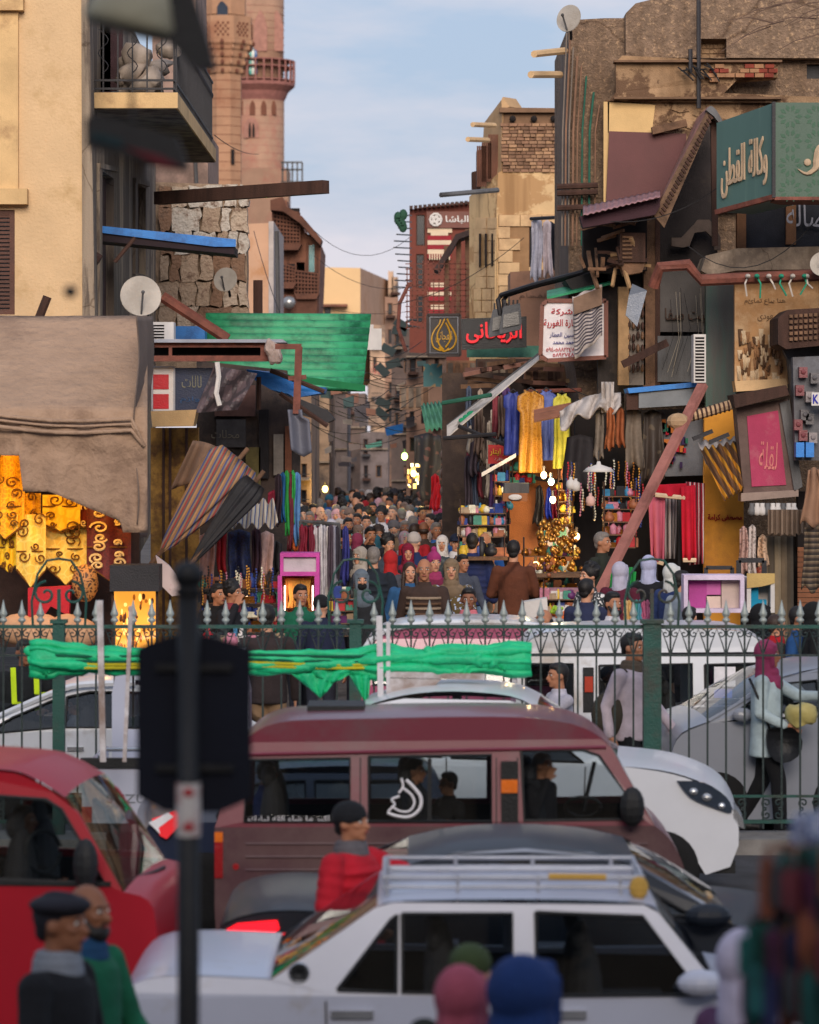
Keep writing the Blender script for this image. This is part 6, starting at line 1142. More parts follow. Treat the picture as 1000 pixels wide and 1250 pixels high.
# wooden loft planks left of the recess
lf = thing('wooden_loft', 'collapsing brown plank loft with a wire basket above the white company sign', 'loft', P(730, 340, 45.2)); Yl = 45.2
Q_([(712, 268), (790, 258), (790, 330), (760, 335), (712, 330)], Yl + .5, .3)('dark_back', VOID, lf)
for i in range(30):
    x = 706 + 70 * rnd.random(); z = 264 + 66 * rnd.random(); l_ = rnd.uniform(14, 34); a = rnd.uniform(-.35, .3) if i % 3 else rnd.uniform(1.2, 1.8)
    R_(P(x, z, Yl + rnd.uniform(-.3, .3)), P(x + l_ * math.cos(a), z + l_ * math.sin(a), Yl + rnd.uniform(-.3, .3)), S(rnd.uniform(2, 5), Yl), .04)('plank', rnd.choice([WOODD, WOODM, WOODL, MUD]), lf)
bs = B_(757, 284, 788, 320, Yl - .25, .5)('screen_box', WOODD, lf)
for i in range(6): B_(760, 288 + i * 5, 772, 290.5 + i * 5, Yl - .28, .03)('slat', WOODM, bs)
Q_([(757, 320), (788, 320), (784, 332), (762, 336)], Yl - .2, .4)('box_foot', WOODM, lf)
# ---- green sign box
Y = 42.0; gs = thing('sign_box', 'big green angled sign box with a geometric pattern and pale Arabic lettering at upper right', 'sign', P(945, 240, Y))
TEAL = mat('sign_teal', (78, 106, 102), var=.06, scale=1.5, rough=.5, spot=(104, 132, 122), amt=.25, streak=True, bump=.05); GPN = mat('sign_green', (58, 84, 70), var=.05, scale=1.5, rough=.5, bump=.05)
A0, A1 = P(946, 125, Y), P(946, 240, Y); B0 = P(875, 150, Y + 1.0); B1 = P(875, 259, Y + 1.0); nrm = (A1 - A0).cross(B0 - A0).normalized()
b = MB(); b.add([A0, A1, B1, B0, A0 + Vector((.5, 1, 0)), A1 + Vector((.5, 1, 0)), B1 + Vector((.5, .4, 0)), B0 + Vector((.5, .4, 0))], [(0, 3, 2, 1), (4, 5, 6, 7), (0, 4, 7, 3), (1, 2, 6, 5), (2, 3, 7, 6)]); b.build('left_panel', TEAL, gs)
rp = B_(946, 125, 1150, 240, Y, .8)('front_panel', GPN, gs); B_(943, 124, 947, 241, Y - .03, .1)('corner_trim', DKM, gs); b = MB(); b.pbox(946, 240, 1150, 244, Y - .02, .9); b.bar(A1, B1, .06); b.build('bottom_trim', RUST, gs)
PT = mat('pattern_green', (70, 98, 80), var=.04, bump=0)
for i in range(5):
    for j in range(4):
        c = P(965 + 32 * i, 142 + 30 * j, Y - .004)
        for k in range(10):
            a = k * math.pi / 5; b = MB(); u = Vector((math.cos(a), 0, math.sin(a))); v = Vector((-math.sin(a), 0, math.cos(a))); r1, r2, r3 = S(6, Y), S(11, Y), S(15, Y)
            b.add([c + u * r1, c + u * r2 + v * S(2.6, Y), c + u * r3, c + u * r2 - v * S(2.6, Y)], [(0, 3, 2, 1)]); 
            if k == 0: ALL = MB()
            ALL.add(b.v, b.f)
        ALL.build('star_pattern', PT, rp)
xax = (A0 - B0); xax.z = 0; xax.normalize(); zax = Vector((0, 0, 1)); yax = zax.cross(xax); Mx = Matrix(((xax.x, yax.x, 0, 0), (xax.y, yax.y, 0, 0), (xax.z, yax.z, 1, 0), (0, 0, 0, 1)))
sh_ = Matrix.Identity(4); sh_[2][0] = (P(946, 180, Y).z - P(875, 205, Y + 1).z) / ((A0 - B0).length)
cc = (A0 + A1 + B0 + B1) / 4 + nrm * (.012 if nrm.y < 0 else -.012); PALE = mat('letter_pale', (180, 156, 130), bump=0)
letters('وكالة القطن', Matrix.Translation(cc + Vector((0, 0, -.1))) @ Mx @ sh_, (A0 - B0).length * .78, .62, PALE, gs, ex=.02)
T_([P(a, c_, Y - .02) for a, c_ in curve([(1012, 178), (1002, 182), (998, 194), (996, 205), (985, 212), (974, 206)], 3)], [.008, .05, .06, .06, .06, .055, .05, .05, .045, .04, .03, .03, .02, .015, .01, .004][:16], 6)('letter', PALE, gs); E_(P(986, 198, Y - .02), (.045, .02, .045), 12, 8)('letter_dot', PALE, gs)
# ---- concrete shelf, poster, pink box and the rest of the right edge
Y = 43.6; one('concrete_shelf', MB().pprism([(862, 312), (900, 303), (1400, 292), (1400, 322), (900, 330), (866, 336), (856, 330)], Y, .9), CONC, 'curved concrete shelf below the green sign box', 'ledge')
dp = one('dark_poster', MB().pprism([(910, 250), (1010, 246), (1010, 300), (910, 305)], 45.4, .1), mat('poster_dark', (40, 40, 46), var=.3, scale=2), 'dark poster with white flourishes behind the sign posts', 'poster'); letters('صالة', flat(985, 262, 45.3), S(50, 45), S(30, 45), mat('poster_white', (150, 146, 150)), dp)
Yp = 44.2; pw = one('wall_poster', MB().pprism([(897, 334), (1000, 332), (1000, 468), (897, 470)], Yp, .12), mat('poster_tan', (176, 134, 92), var=.12, scale=3, spot=(200, 166, 128), amt=.35, sscale=2), 'peeling tan painted wall notice with faint black writing beside the dark bracket', 'notice')
letters('هنا يباع تمائم', flat(934, 368, Yp - .01), S(50, Yp), S(8, Yp), mat('ink_faint', (110, 84, 60)), pw); letters('سعودى', flat(938, 388, Yp - .01), S(26, Yp), S(8, Yp), MATS['ink_faint'], pw)
for k in range(70):
    x = 900 + 54 * rnd.random(); z = 400 + 62 * rnd.random() ** .8; h_ = rnd.uniform(6, 20); b = MB(); b.sheet(lambda u, v: P(x + 3 * u - 1.5 + (3 * (u - .5)) * (1 - v), z + h_ * v, Yp - .01 - .05 * v * math.sin(u * 3)), 2, 3, .006); b.build('paper_flake', mat('flake_%d' % (k % 3), ((206, 182, 150), (150, 110, 76), (96, 70, 50))[k % 3]), pw)
one('sill', MB().pprism([(897, 465), (960, 462), (962, 474), (899, 478)], Yp - .3, .4), STN, 'pale stone sill under the peeling notice', 'sill')
rp = one('rusty_pipe', MB().tube([P(798, 350, 43), P(806, 326, 42.9), P(840, 323, 42.9), P(856, 342, 42.9), P(1060, 333, 43)], .075, 8), RUST, 'bent rusty pipe crossing in front of the peeling notice', 'pipe')
for k in range(7): 
    x = 912 + k * 13 + rnd.uniform(-6, 6); b = MB(); b.ell(P(x, 337, 42.75), (.035, .08, .03), 8, 6); b.tube([P(x, 338, 42.8), P(x + rnd.uniform(-6, 6), 346, 42.75), P(x + rnd.uniform(-6, 10), 350 + rnd.uniform(0, 16), 42.8)], .014, 4); b.build('tied_rag', mat('rag_%d' % (k % 2), ((190, 180, 170), (40, 140, 110))[k % 2]), rp)
dish(1004, 322, 42.5, 15, 'pale dish cut by the right edge of the picture', yaw=-10)
b = MB(); b.pprism([(772, 346), (790, 356), (778, 396), (764, 384), (768, 362)], 43.1, .05); b.v = [jag(v) for v in b.v]; one('hanging_reflector', b, mat('reflector_grey', (110, 118, 132), rough=.3), 'grey broken lamp reflector hanging from the bent rusty pipe', 'lamp')
Yk = 42.8; dk = thing('bracket_balcony', 'dark wooden lattice balcony box jutting in at the right edge', 'balcony', P(975, 430, Yk)); Q_([(950, 388), (962, 378), (1100, 370), (1100, 412), (960, 426), (950, 420)], Yk, 1)('box', WOODD, dk)
for i in range(14):
    for j in range(5): B_(964 + i * 6, 384 + j * 7 - i * .4, 968 + i * 6, 388 + j * 7 - i * .4, Yk - .05, .06)('lattice_knob', WOODM, dk)
Q_([(956, 426), (1100, 412), (1100, 560), (1000, 560), (970, 520), (962, 440)], Yk + .7, .2)('back_panel', mat('panel_smoke', (84, 82, 84), var=.2, spot=(60, 54, 52), amt=.4), dk)
ms = thing('meter_panel', 'grey electric meter panel with red boxes and a blue tray at the right edge', 'meter panel', P(985, 560, 42.6)); Q_([(968, 436), (1060, 432), (1060, 562), (971, 562)], 42.6, .2)('board', mat('meter_grey', (104, 104, 108), var=.15, spot=(80, 76, 76), amt=.4), ms)
for i, (x, z, c_) in enumerate(((976, 448, 0), (990, 455, 1), (972, 470, 0), (984, 478, 2), (978, 500, 1), (970, 512, 0), (984, 505, 1), (976, 525, 0), (988, 528, 2))): b = MB(); b.pbox(x, z, x + 10, z + 13, 42.45, .15); b.ell(P(x + 5, z + 6, 42.44), (.03, .02, .03), 8, 5); b.build('meter_box', mat('meter_%d' % c_, ((120, 62, 66), (92, 88, 90), (140, 130, 130))[c_], rough=.4), ms)
for x in (972, 984): B_(x, 540, x + 10, 558, 42.4, .2)('blue_tray', BLU, ms)
ks = sign('letter_sign', 'small white sign with a blue letter K at the right edge', rect(991, 479, 1030, 495), 42.2, WHT); letters('K', flat(996, 487, 42.19), S(7, 42), S(11, 42), mat('ink_blue', (40, 40, 140)), ks, bold=.03)
Ypk = 42.9; pk = thing('pink_sign_box', 'tilted grey-framed sign box with a faded pink panel, right of the yellow wall', 'sign', P(935, 605, Ypk)); Q_([(899, 497), (962, 487), (974, 600), (908, 604)], Ypk, .5)('box', mat('box_brown', (104, 84, 78), var=.2), pk)
Q_([(912, 508), (950, 501), (960, 592), (918, 594)], Ypk - .02, .04)('pink_panel', mat('pink_faded', (168, 60, 92), var=.08, scale=2, spot=(180, 110, 120), amt=.3), pk); letters('لقلة', Matrix.Translation(P(938, 556, Ypk - .03)) @ Matrix.Rotation(R(3), 4, 'Y'), S(22, Ypk), S(34, Ypk), mat('gold_dull', (196, 116, 112)), pk)
Q_([(952, 492), (964, 488), (980, 594), (970, 600)], Ypk - .05, .5)('side_flap', GREY, pk); Q_([(895, 482), (960, 470), (964, 482), (898, 498)], Ypk - .3, .8)('box_roof', WOODD, pk); Q_([(905, 602), (975, 598), (975, 606), (905, 612)], Ypk - .05, .4)('base_board', mat('base_pale', (150, 130, 120)), pk)
for i in range(9): x = 918 + i * 6.4; b = MB(); p = P(x, 620, Ypk - .1); b.lathe([(.0, -.1), (.05, -.08), (.055, -.03), (.03, .02), (.03, .06)], p, 10); tag(b.build('lamp_holder', WHT if i % 3 else GREY, None, True), 'small white lamp hanging in the row under the pink sign box', 'lamp', 'row of lamps under the pink sign box')
yw = one('yellow_wall', MB().pprism([(860, 500), (908, 500), (908, 800), (860, 800)], 44.4, .2), mat('wall_yellow', (208, 144, 52), var=.07, scale=1.5, spot=(180, 120, 50), amt=.2), 'plain yellow-orange wall with a red painted name, right of the red rugs', 'wall'); letters('مصطفى كرامة', flat(885, 632, 44.39), S(42, 44.4), S(9, 44.4), mat('ink_red', (150, 10, 24)), yw, bold=.025, ex=.02)
Ya = 43.4; aw = corr('brown_yellow_awning', P(855, 548, Ya), P(898, 540, Ya), P(908, 596, Ya - .6), P(884, 610, Ya - .6), 5, stripes('awn_by', [(110, 74, 44), (190, 130, 30), (84, 58, 40)], scale=9, rot=R(30)), .04); tag(aw, 'small crooked brown and yellow striped awning above the yellow wall', 'awning')
corr('grey_top_sheet', P(852, 540, Ya + .3), P(900, 534, Ya + .3), P(902, 562, Ya - .1), P(862, 566, Ya - .1), 4, mat('sheet_pale', (176, 168, 164), var=.15), .03, aw)
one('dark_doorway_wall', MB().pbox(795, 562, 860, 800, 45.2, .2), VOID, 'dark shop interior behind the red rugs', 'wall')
# shelf with blue top, cabinet, AC
bs = thing('shop_cabinet', 'grey cabinet shelf with a bright blue top edge below the metal panel', 'cabinet', P(800, 500, 44)); Q_([(766, 474), (852, 466), (852, 472), (768, 480)], 44, .8)('blue_top', BLU, bs); Q_([(780, 480), (848, 474), (848, 494), (780, 498)], 44.05, .6)('body', mat('cab_grey', (120, 124, 128), var=.1), bs); B_(765, 480, 781, 500, 44.1, .5)('crate', WOODD, bs)
ac(847, 408, 862, 467, 43.5, 'tall white slatted air-conditioning unit beside the grey pillar')
mp_ = one('goods_panel', MB().pprism([(800, 500), (862, 498), (862, 580), (800, 582)], 44.8, .1), mat('goods_grey', (110, 112, 118), var=.1), 'grey panel with hanging red goods above the red rugs', 'panel')
for k in range(30): x = 806 + 30 * rnd.random(); z = 505 + 62 * rnd.random(); B_(x, z, x + rnd.uniform(3, 7), z + rnd.uniform(4, 14), 44.7, .05)('packet', mat('pk_%d' % (k % 4), ((170, 30, 50), (60, 40, 80), (190, 110, 50), (40, 100, 80))[k % 4]), mp_)
# diagonal beam and bamboo
lb = one('diagonal_beam', MB().bar(P(858, 470, 42.2), P(718, 752, 40.4), .13, .06), mat('beam_pink', (160, 104, 94), var=.12, scale=5, spot=(120, 74, 66), amt=.3), 'long dusty pink slotted steel beam leaning diagonally in front of the right-hand stalls', 'beam')
for i in range(20): t = (i + .5) / 20; p = P(858, 470, 42.2).lerp(P(718, 752, 40.4), t); b = MB(); d = (P(718, 752, 40.4) - P(858, 470, 42.2)).normalized(); b.bar(p - d * .04 + Vector((0, -.034, 0)), p + d * .04 + Vector((0, -.034, 0)), .018, .01); b.build('slot', VOID, lb)
b = MB(); b.tube([P(824, 514, 42), P(860, 504, 42), P(892, 494, 42)], .06, 8); b.ell(P(828, 514, 41.9), (.14, .1, .1), 8, 6); bm_ = one('wrapped_pole', b, mat('bamboo', (170, 140, 108), var=.2), 'pale pole wrapped with string resting on the diagonal beam', 'pole')
for i in range(12): p = P(830 + i * 5.4, 512 - i * 1.5, 42); L_([(.064, -.012), (.07, 0), (.064, .012)], p, 8, M=Matrix.Rotation(R(80), 3, 'Y'))('string', WOODD, bm_)
for x, z in ((846, 536), (866, 540)): one('bracket', MB().bar(P(x, z, 42.4), P(x + 24, z - 10, 42.4), .08, .05), DKM, 'black double bracket above the small striped awning, %s' % ('left arm' if x < 850 else 'right arm'), 'bracket')
# red rugs
def rug(pts, m, label, Y, fr_m=None, name='rug', grp=None, waves=5):
    (xa, ya), (xb, yb), (xc, yc), (xd, yd) = pts; b = MB(); b.sheet(lambda u, v: P((xa + (xb - xa) * u) * (1 - v) + (xd + (xc - xd) * u) * v, (ya + (yb - ya) * u) * (1 - v) + (yd + (yc - yd) * u) * v, Y + .05 * math.sin(u * waves * 2) * (.3 + v)), 14, 8, .02); o = one(name, b, m, label, name.replace('_', ' '), grp, True)
    if fr_m: T_([P(xd, yd, Y - .03), P(xc, yc, Y - .03)], .03, 6)('fringe', fr_m, o)
    return o
RR = mat('rug_red', (190, 22, 48), var=.12, rough=.95); CR_ = mat('fringe_cream', (214, 190, 160)); 
rug([(800, 592), (838, 590), (838, 608), (800, 604)], RR, 'red fringed rug folded over the top rail beside the diagonal beam', 43.4, CR_); rug([(792, 608), (812, 604), (810, 688), (796, 684)], mat('rug_rose', (190, 96, 116), var=.1), 'rose pink rug hanging at the left of the red ones', 43.5, CR_); rug([(832, 594), (848, 592), (850, 684), (834, 684)], RR, 'bright red long rug hanging at the centre of the rug stall', 43.35, CR_); rug([(838, 588), (860, 590), (858, 688), (842, 690)], stripes('rug_stripe', [(160, 20, 44), (30, 28, 34), (176, 24, 50), (200, 190, 190)], scale=18), 'red, black and white striped rugs hanging right of the bright red one', 43.6); rug([(812, 604), (826, 604), (824, 682), (812, 682)], stripes('rug_grey', [(180, 172, 170), (70, 66, 70), (160, 150, 150)], scale=22), 'grey and white striped rug in the shadow of the rug stall', 43.9)
for k in range(3): b = MB(); b.pbox(800 + k * 14, 600, 803 + k * 14, 745, 44.4, .05); tag(b.build('stall_post', DKM), 'dark upright post of the rug stall', 'post', 'posts of the rug stall')
# right edge: fringe awning, shutter, cloth
one('fringed_awning', MB().sheet(lambda u, v: P(938 + 62 * u + 6 * u, 622 + 30 * v + 1.5 * math.sin(u * 60) * v, 42.4 + .03 * math.sin(u * 70)), 50, 5, .01), mat('fringe_taupe', (128, 108, 92), var=.15), 'taupe awning with a wavy fringe above the roller shutter at right', 'awning')
rs_ = thing('roller_shutter', 'brown slatted roller shutter door at the right edge', 'shutter', P(990, 790, 43.8))
for i in range(20): B_(974, 668 + i * 6.2, 1080, 673.4 + i * 6.2, 43.8, .04)('slat', mat('shutter_tan', (140, 92, 66), var=.12), rs_)
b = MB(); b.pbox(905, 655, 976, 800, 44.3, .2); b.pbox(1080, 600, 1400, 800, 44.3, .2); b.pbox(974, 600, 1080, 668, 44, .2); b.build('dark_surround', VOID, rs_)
for i, x in enumerate((934, 941, 949, 957, 964)): b = MB(); b.tube([P(x, 655, 43), P(x + 1, 790, 43)], .05, 7); tag(b.build('cloth_roll', mat('roll_%d' % (i % 3), ((116, 100, 80), (84, 74, 62), (140, 124, 100))[i % 3])), 'upright roll of taupe cloth left of the roller shutter', 'cloth roll', 'cloth rolls left of the shutter')
def drape(x0, y0, x1, y1, Y, m, label, name='hanging_cloth', grp=None, taper=.2, waves=4, cat=None, seed=0):
    o_ = seed * 1.7; b = MB(); b.sheet(lambda u, v: P(x0 + (x1 - x0) * (.5 + (u - .5) * (1 - taper + taper * v)) + 1.5 * math.sin(v * 5 + o_) * v, y0 + (y1 - y0) * v * (1 - .06 * math.sin(u * 9 + o_)) + 2 * abs(u - .5) * 4 * (1 - v), Y + .04 * math.sin(u * waves * 2.6 + o_ + v) * (.3 + .7 * v) + .04 * noise.noise(Vector((u * 3, v * 3, o_)))), 14, 10, .02); return one(name, b, m, label, cat or name.replace('_', ' '), grp, True)
drape(978, 570, 1010, 640, 41.8, mat('cloth_tan', (140, 106, 84), var=.15), 'tan cloth hood hanging at the right edge above the checked shawl', taper=.6); drape(980, 640, 1006, 720, 41.9, stripes('shawl_check', [(60, 50, 44), (96, 80, 66), (120, 104, 84), (44, 38, 36)], scale=14, axis='Z'), 'dark checked shawl hanging at the right edge')
for i, (x0, y0, x1, y1, c_) in enumerate(((902, 642, 914, 700, (176, 140, 130)), (913, 640, 924, 704, (190, 176, 170)), (924, 652, 938, 690, (196, 160, 130)), (920, 690, 936, 708, (150, 70, 50)))): drape(x0, y0, x1, y1, 42.7, ornate('bag_print_%d' % i, c_, tuple(int(v * .7) for v in c_), scale=20, th=.15), ('pink printed bag hanging beside the yellow wall', 'pale printed bag hanging second from the yellow wall', 'white and orange sack hanging under the lamp row', 'small rust-red sack hanging lowest by the lamp row')[i], 'hanging_bag', cat='bag', taper=.35, seed=i)
# display boxes
def vbox(x0, y0, x1, y1, Y, fm, inner, label):
    t = thing('display_box', label, 'display case', P((x0 + x1) / 2, y1, Y)); B_(x0, y0, x1, y1, Y + .3, .05)('back', inner, t)
    for q in ((x0, y0, x1, y0 + 6), (x0, y1 - 5, x1, y1), (x0, y0 + 6, x0 + 5, y1 - 5), (x1 - 5, y0 + 6, x1, y1 - 5)): B_(*q, Y, .35)('frame', fm, t)
    return t
t = vbox(835, 702, 909, 748, 35.2, mat('frame_lilac', (214, 196, 218), rough=.5), mat('inner_pale', (190, 170, 186)), 'lilac-framed display box with folded purple and cream linens behind the railing at right')
for (x0, y0, x1, y1, c_) in ((841, 709, 863, 742, (170, 70, 140)), (863, 709, 880, 726, (190, 100, 160)), (862, 728, 880, 742, (214, 190, 176)), (881, 709, 903, 742, (196, 176, 166))): B_(x0, y0, x1, y1, 35.35, .12)('folded_linen', mat('linen_%d' % x0 if y0 < 720 else 'linen_b%d' % x0, c_, var=.1), t)
t = vbox(912, 705, 946, 748, 35.3, WHT, mat('inner_white', (206, 200, 196)), 'white display box with a turquoise cloth, right of the lilac-framed one'); Q_([(914, 716), (926, 714), (926, 732), (936, 732), (936, 742), (914, 742)], 35.4, .1)('turquoise_cloth', mat('turq', (20, 140, 180), var=.1), t)
Q_([(912, 700), (946, 700), (946, 712), (930, 716), (912, 718)], 35.28, .03)('gold_flap', mat('flap_ochre', (190, 160, 100)), t)
b = MB(); b.bar(P(862, 693, 36.4), P(894, 693, 36.4), .04); b.bar(P(894, 693, 36.4), P(894, 720, 36.4), .04); b.bar(P(862, 693, 36.4), P(862, 720, 36.4), .04); b.bar(P(902, 684, 36.4), P(933, 684, 36.4), .05); b.bar(P(902, 684, 36.4), P(902, 720, 36.4), .05); b.bar(P(933, 684, 36.4), P(933, 720, 36.4), .05); one('black_frame_stand', b, DKM, 'black square tube stand behind the display boxes', 'stand')
# ---- cream stone house
Y = 62; ch = thing('stone_house', 'cream stone house with a mud brick top storey in the middle of the skyline', 'building', P(640, 420, Y))
Q_([(608, 211), (612, 209), (700, 210), (700, 640), (604, 640), (604, 320)], Y, 3, [rect(646, 277, 655, 326)])('front_wall', CRM, ch)
def yz(px, py, Y_): return P(px, py, Y_)
pts = [(573, 240, Y + 1.1), (590, 226, Y + .5), (609, 211, Y)]; v = [P(*q) for q in pts] + [P(606, 640, Y), P(573, 640, Y + 1.1)]
b = MB(); b.add(v + [p + Vector((.3, .5, 0)) for p in v], [(0, 4, 3, 2, 1), (5, 6, 7, 8, 9), (0, 1, 6, 5), (1, 2, 7, 6), (4, 0, 5, 9)]); b.build('corner_wall', CRM, ch)
b = MB(); b.pbox(608.5, 262, 646, 425, Y - .012, .01); b.pbox(655, 262, 700, 425, Y - .012, .01); b.build('mortar_bed', mat('mortar_tan', (150, 116, 82)), ch)
y = 262; r_i = 0
while y < 425:
    h_ = 14.5; x = 609 - (9 if r_i % 2 else 0)
    while x < 700:
        x1 = min(x + 25 + rnd.uniform(-2, 2), 700); xa = max(x, 608)
        if not (xa < 656 and x1 > 645 and 270 < y < 326) and x1 - xa > 3: B_(xa + .5, y + .4, x1 - .4, y + h_ - .5, Y - .05 - .02 * rnd.random(), .06)('stone', STN, ch)
        x = x1
    y += h_; r_i += 1
y = 265
while y < 425:
    for (xa, xb) in ((580, 594), (594, 607)) if int(y) % 2 else ((578, 588), (588, 600), (600, 607)):
        ya_, yb_ = Y + 1.1 * (608 - xa) / 35 - .06, Y + 1.1 * (608 - xb) / 35 - .06; b = MB(); q = [P(xa + .5, y + .5, ya_), P(xb - .4, y + .5, yb_), P(xb - .4, y + 14, yb_), P(xa + .5, y + 14, ya_)]; b.add(q + [p + Vector((0, .08, 0)) for p in q], [(0, 3, 2, 1), (4, 5, 6, 7), (0, 1, 5, 4), (1, 2, 6, 5), (2, 3, 7, 6), (3, 0, 4, 7)]); b.build('stone', STN, ch)
    y += 14.5
for x in (585, 592, 600): B_(x, 285, x + 2.6, 325, Y + .45 - (x - 585) * .022, .3)('slit_window', VOID, ch)
window_part(ch, 646, 277, 655, 326, Y)
Q_([(612, 136), (622, 134), (690, 134), (690, 210), (612, 210)], Y + .05, 2.5)('upper_storey', JNT, ch)
BK = [mat('mudbrick_%d' % i, c, var=.2, scale=7, bump=.5) for i, c in enumerate([(150, 116, 90), (136, 102, 80), (120, 90, 70), (164, 128, 98)])]
small = MB(); y = 150
while y < 207:
    x = 614 + rnd.uniform(-4, 0)
    while x < 688:
        w_ = rnd.uniform(6.5, 11)
        if w_ < 9: small.pprism([(x + .4, y + .3), (x + w_ - .4, y + .5), (x + w_ - .5, y + 3.8), (x + .5, y + 4.0)], Y - rnd.uniform(0, .06), .1, None, rnd.randrange(4))
        else: Q_([(x + .4, y + .3), (x + w_ - .4, y + .5), (x + w_ - .5, y + 3.8), (x + .5, y + 4.0)], Y - rnd.uniform(0, .08), .1)('brick', rnd.choice(BK), ch)
        x += w_
    y += 4.3
small.build('brickwork', BK, ch, kind='stuff')
Q_([(610, 131), (690, 132), (690, 137), (610, 137)], Y - .1, .3)('coping', JNT, ch)
for x in (626, 652, 676): E_(P(x, 145, Y - .05), (.06, .08, .06), 8, 6)('beam_hole', VOID, ch)
b = MB(); b.add([P(590, 168, Y + 1.0), P(591, 150, Y + 1.0), P(612, 122, Y), P(614, 118, Y), P(622, 130, Y), P(613, 136, Y), P(612, 210, Y), P(589, 228, Y + .8)] + [p + Vector((.25, .4, 0)) for p in [P(590, 168, Y + 1.0), P(591, 150, Y + 1.0), P(612, 122, Y), P(614, 118, Y), P(622, 130, Y), P(613, 136, Y), P(612, 210, Y), P(589, 228, Y + .8)]], [(7, 6, 5, 4, 3, 2, 1, 0), tuple(range(8, 16))] + [(i, (i + 1) % 8, (i + 1) % 8 + 8, i + 8) for i in range(8)]); b.build('gable_wall', mat('gable_tan', (180, 146, 108), var=.1), ch)
sc_ = thing('wooden_screen', 'dark carved wooden screen bays on the corner of the cream stone house', 'screen', P(595, 230, Y))
for (x0, x1, t, bt) in ((582, 594, 180, 232), (596, 608, 166, 222), (588, 600, 176, 226)):
    bk = Q_([(x0, t + 4), (x1, t), (x1, bt - 6), (x0, bt)], Y + .6, .5)('bay', WOODD, sc_)
    for k in range(5): b = MB(); xx = x0 + (x1 - x0) * (k + .5) / 5; b.bar(P(xx, t - 2, Y + .2), P(xx, bt - 4, Y + .2), .03); b.build('slat', LW, bk)
Q_([(576, 210), (583, 208), (583, 285), (577, 288)], Y + 2.6, .5)('tall_bay', WOODD, sc_)
bx = one('brown_box_wall', MB().pprism([(623, 332), (680, 328), (680, 440), (623, 440)], Y - 2, 1.5), mat('box_tan', (140, 104, 84), var=.12, scale=1.5, spot=(110, 84, 70), amt=.3), 'plain brown projecting wall with faint scratched writing below the cream stone house', 'wall'); letters('الفحام', flat(652, 362, Y - 2.02), S(36, 60), S(8, 60), mat('scratch', (104, 78, 62)), bx)
one('ledge', MB().sheet(lambda u, v: P(573 + 34 * u, 396 - 20 * 0 + 12 * v + 3 * math.sin(u * 12), Y - 1), 10, 3, .1), CONC, 'crumbling ledge at the foot of the cream house corner', 'ledge')
# ---- restaurant building
Y = 80; rb = thing('restaurant_building', 'dark red-brown building with a striped red and white front and a round white emblem', 'building', P(540, 420, Y))
RBM = mat('resto_brown', (112, 58, 46), var=.12, scale=1.2, spot=(90, 48, 42), amt=.3); Q_([(500, 256), (520, 252), (575, 246), (575, 640), (500, 640)], Y, 4, [rect(508, 262, 519, 300), rect(508, 310, 518, 352), rect(508, 360, 518, 392)])('front_wall', RBM, rb)
for q in ((508, 262, 519, 300), (508, 310, 518, 352), (508, 360, 518, 392)): window_part(rb, *q, Y, WOODD)
for k in range(14): x = 500 + k * 5.6; B_(x, 251 - k * .5, x + 4, 255 - k * .5, Y - .3, .6)('roof_tile', mat('roof_dark', (66, 48, 42), var=.3), rb)
for (y0, hh) in ((282, 30), (345, 22), (372, 20)):
    n = int(hh / 5)
    for k in range(n): b = MB(); y_ = y0 + k * 5.6; xx = 522 if k else 526; b.pbox(xx, y_, 551 if k else 547, y_ + 5.4, Y - .08, .1); b.build('stripe_panel', mat('resto_red', (138, 34, 44), var=.1) if k % 2 else mat('resto_cream', (206, 186, 160), var=.06), rb)
b = MB(); arch(b, 537, 284, 15, 8, Y - .06, .05); b.build('arch_head', MATS['resto_cream'], rb)
for x in range(524, 550, 3): B_(x, 310, x + 1.5, 317, Y - .15, .1)('baluster', MATS['resto_cream'], rb)
s = sign('restaurant_sign', 'brown shop sign with white Arabic name and round emblem on the red-brown building', rect(521, 258, 575, 278), Y - .12, mat('resto_sign', (100, 50, 38), rough=.5)); letters('الباشا', flat(558, 268, Y - .14), S(28, Y), S(10, Y), WHT, s, bold=.02)
b = MB(); b.tube([P(532 + 7 * math.cos(a / 10 * 6.283), 268 + 7.4 * math.sin(a / 10 * 6.283), Y - .16) for a in range(11)], .03, 5); b.tube([P(532 + 3 * math.cos(a / 8 * 6.283), 268 + 3 * math.sin(a / 8 * 6.283), Y - .16) for a in range(9)], .03, 5)
for k in range(5): a = k * 1.2566; b.tube([P(532 + 6.4 * math.cos(a), 268 + 6.6 * math.sin(a), Y - .16), P(532 + 6.4 * math.cos(a + 2.5), 268 + 6.6 * math.sin(a + 2.5), Y - .16)], .028, 5)
b.build('emblem', WHT, s)
for (a, c_) in (((545, 300), (545, 400)), ((560, 286), (560, 400)), ((571, 280), (571, 410))): one('timber_post', MB().bar(P(*a, 70), P(*c_, 70), .1), WOODM, 'timber post of the roof terrace in front of the striped building at photo column %d' % a[0] if False else ('left', 'middle', 'rightmost')[(545, 560, 571).index(a[0])] + ' timber post of the terrace in front of the striped building', 'post')
one('terrace_awning', MB().pprism([(530, 328), (540, 312), (552, 294), (556, 286), (574, 280), (576, 286), (560, 292), (548, 312), (536, 332)], 69.5, 1.4), mat('awn_dark', (58, 44, 42), var=.3), 'dark curved awning between the striped building and the cream house', 'awning')
cg = thing('wire_cage', 'tall rusty wire cage of square mesh hanging in front of the striped building', 'cage', P(535, 400, 66))
for i in range(13): x = 497 + i * 6.5; T_([P(x, 318 + (8 if i < 3 else 0), 66), P(x, 402, 66)], .013, 4)('mesh_wire', RUST, cg)
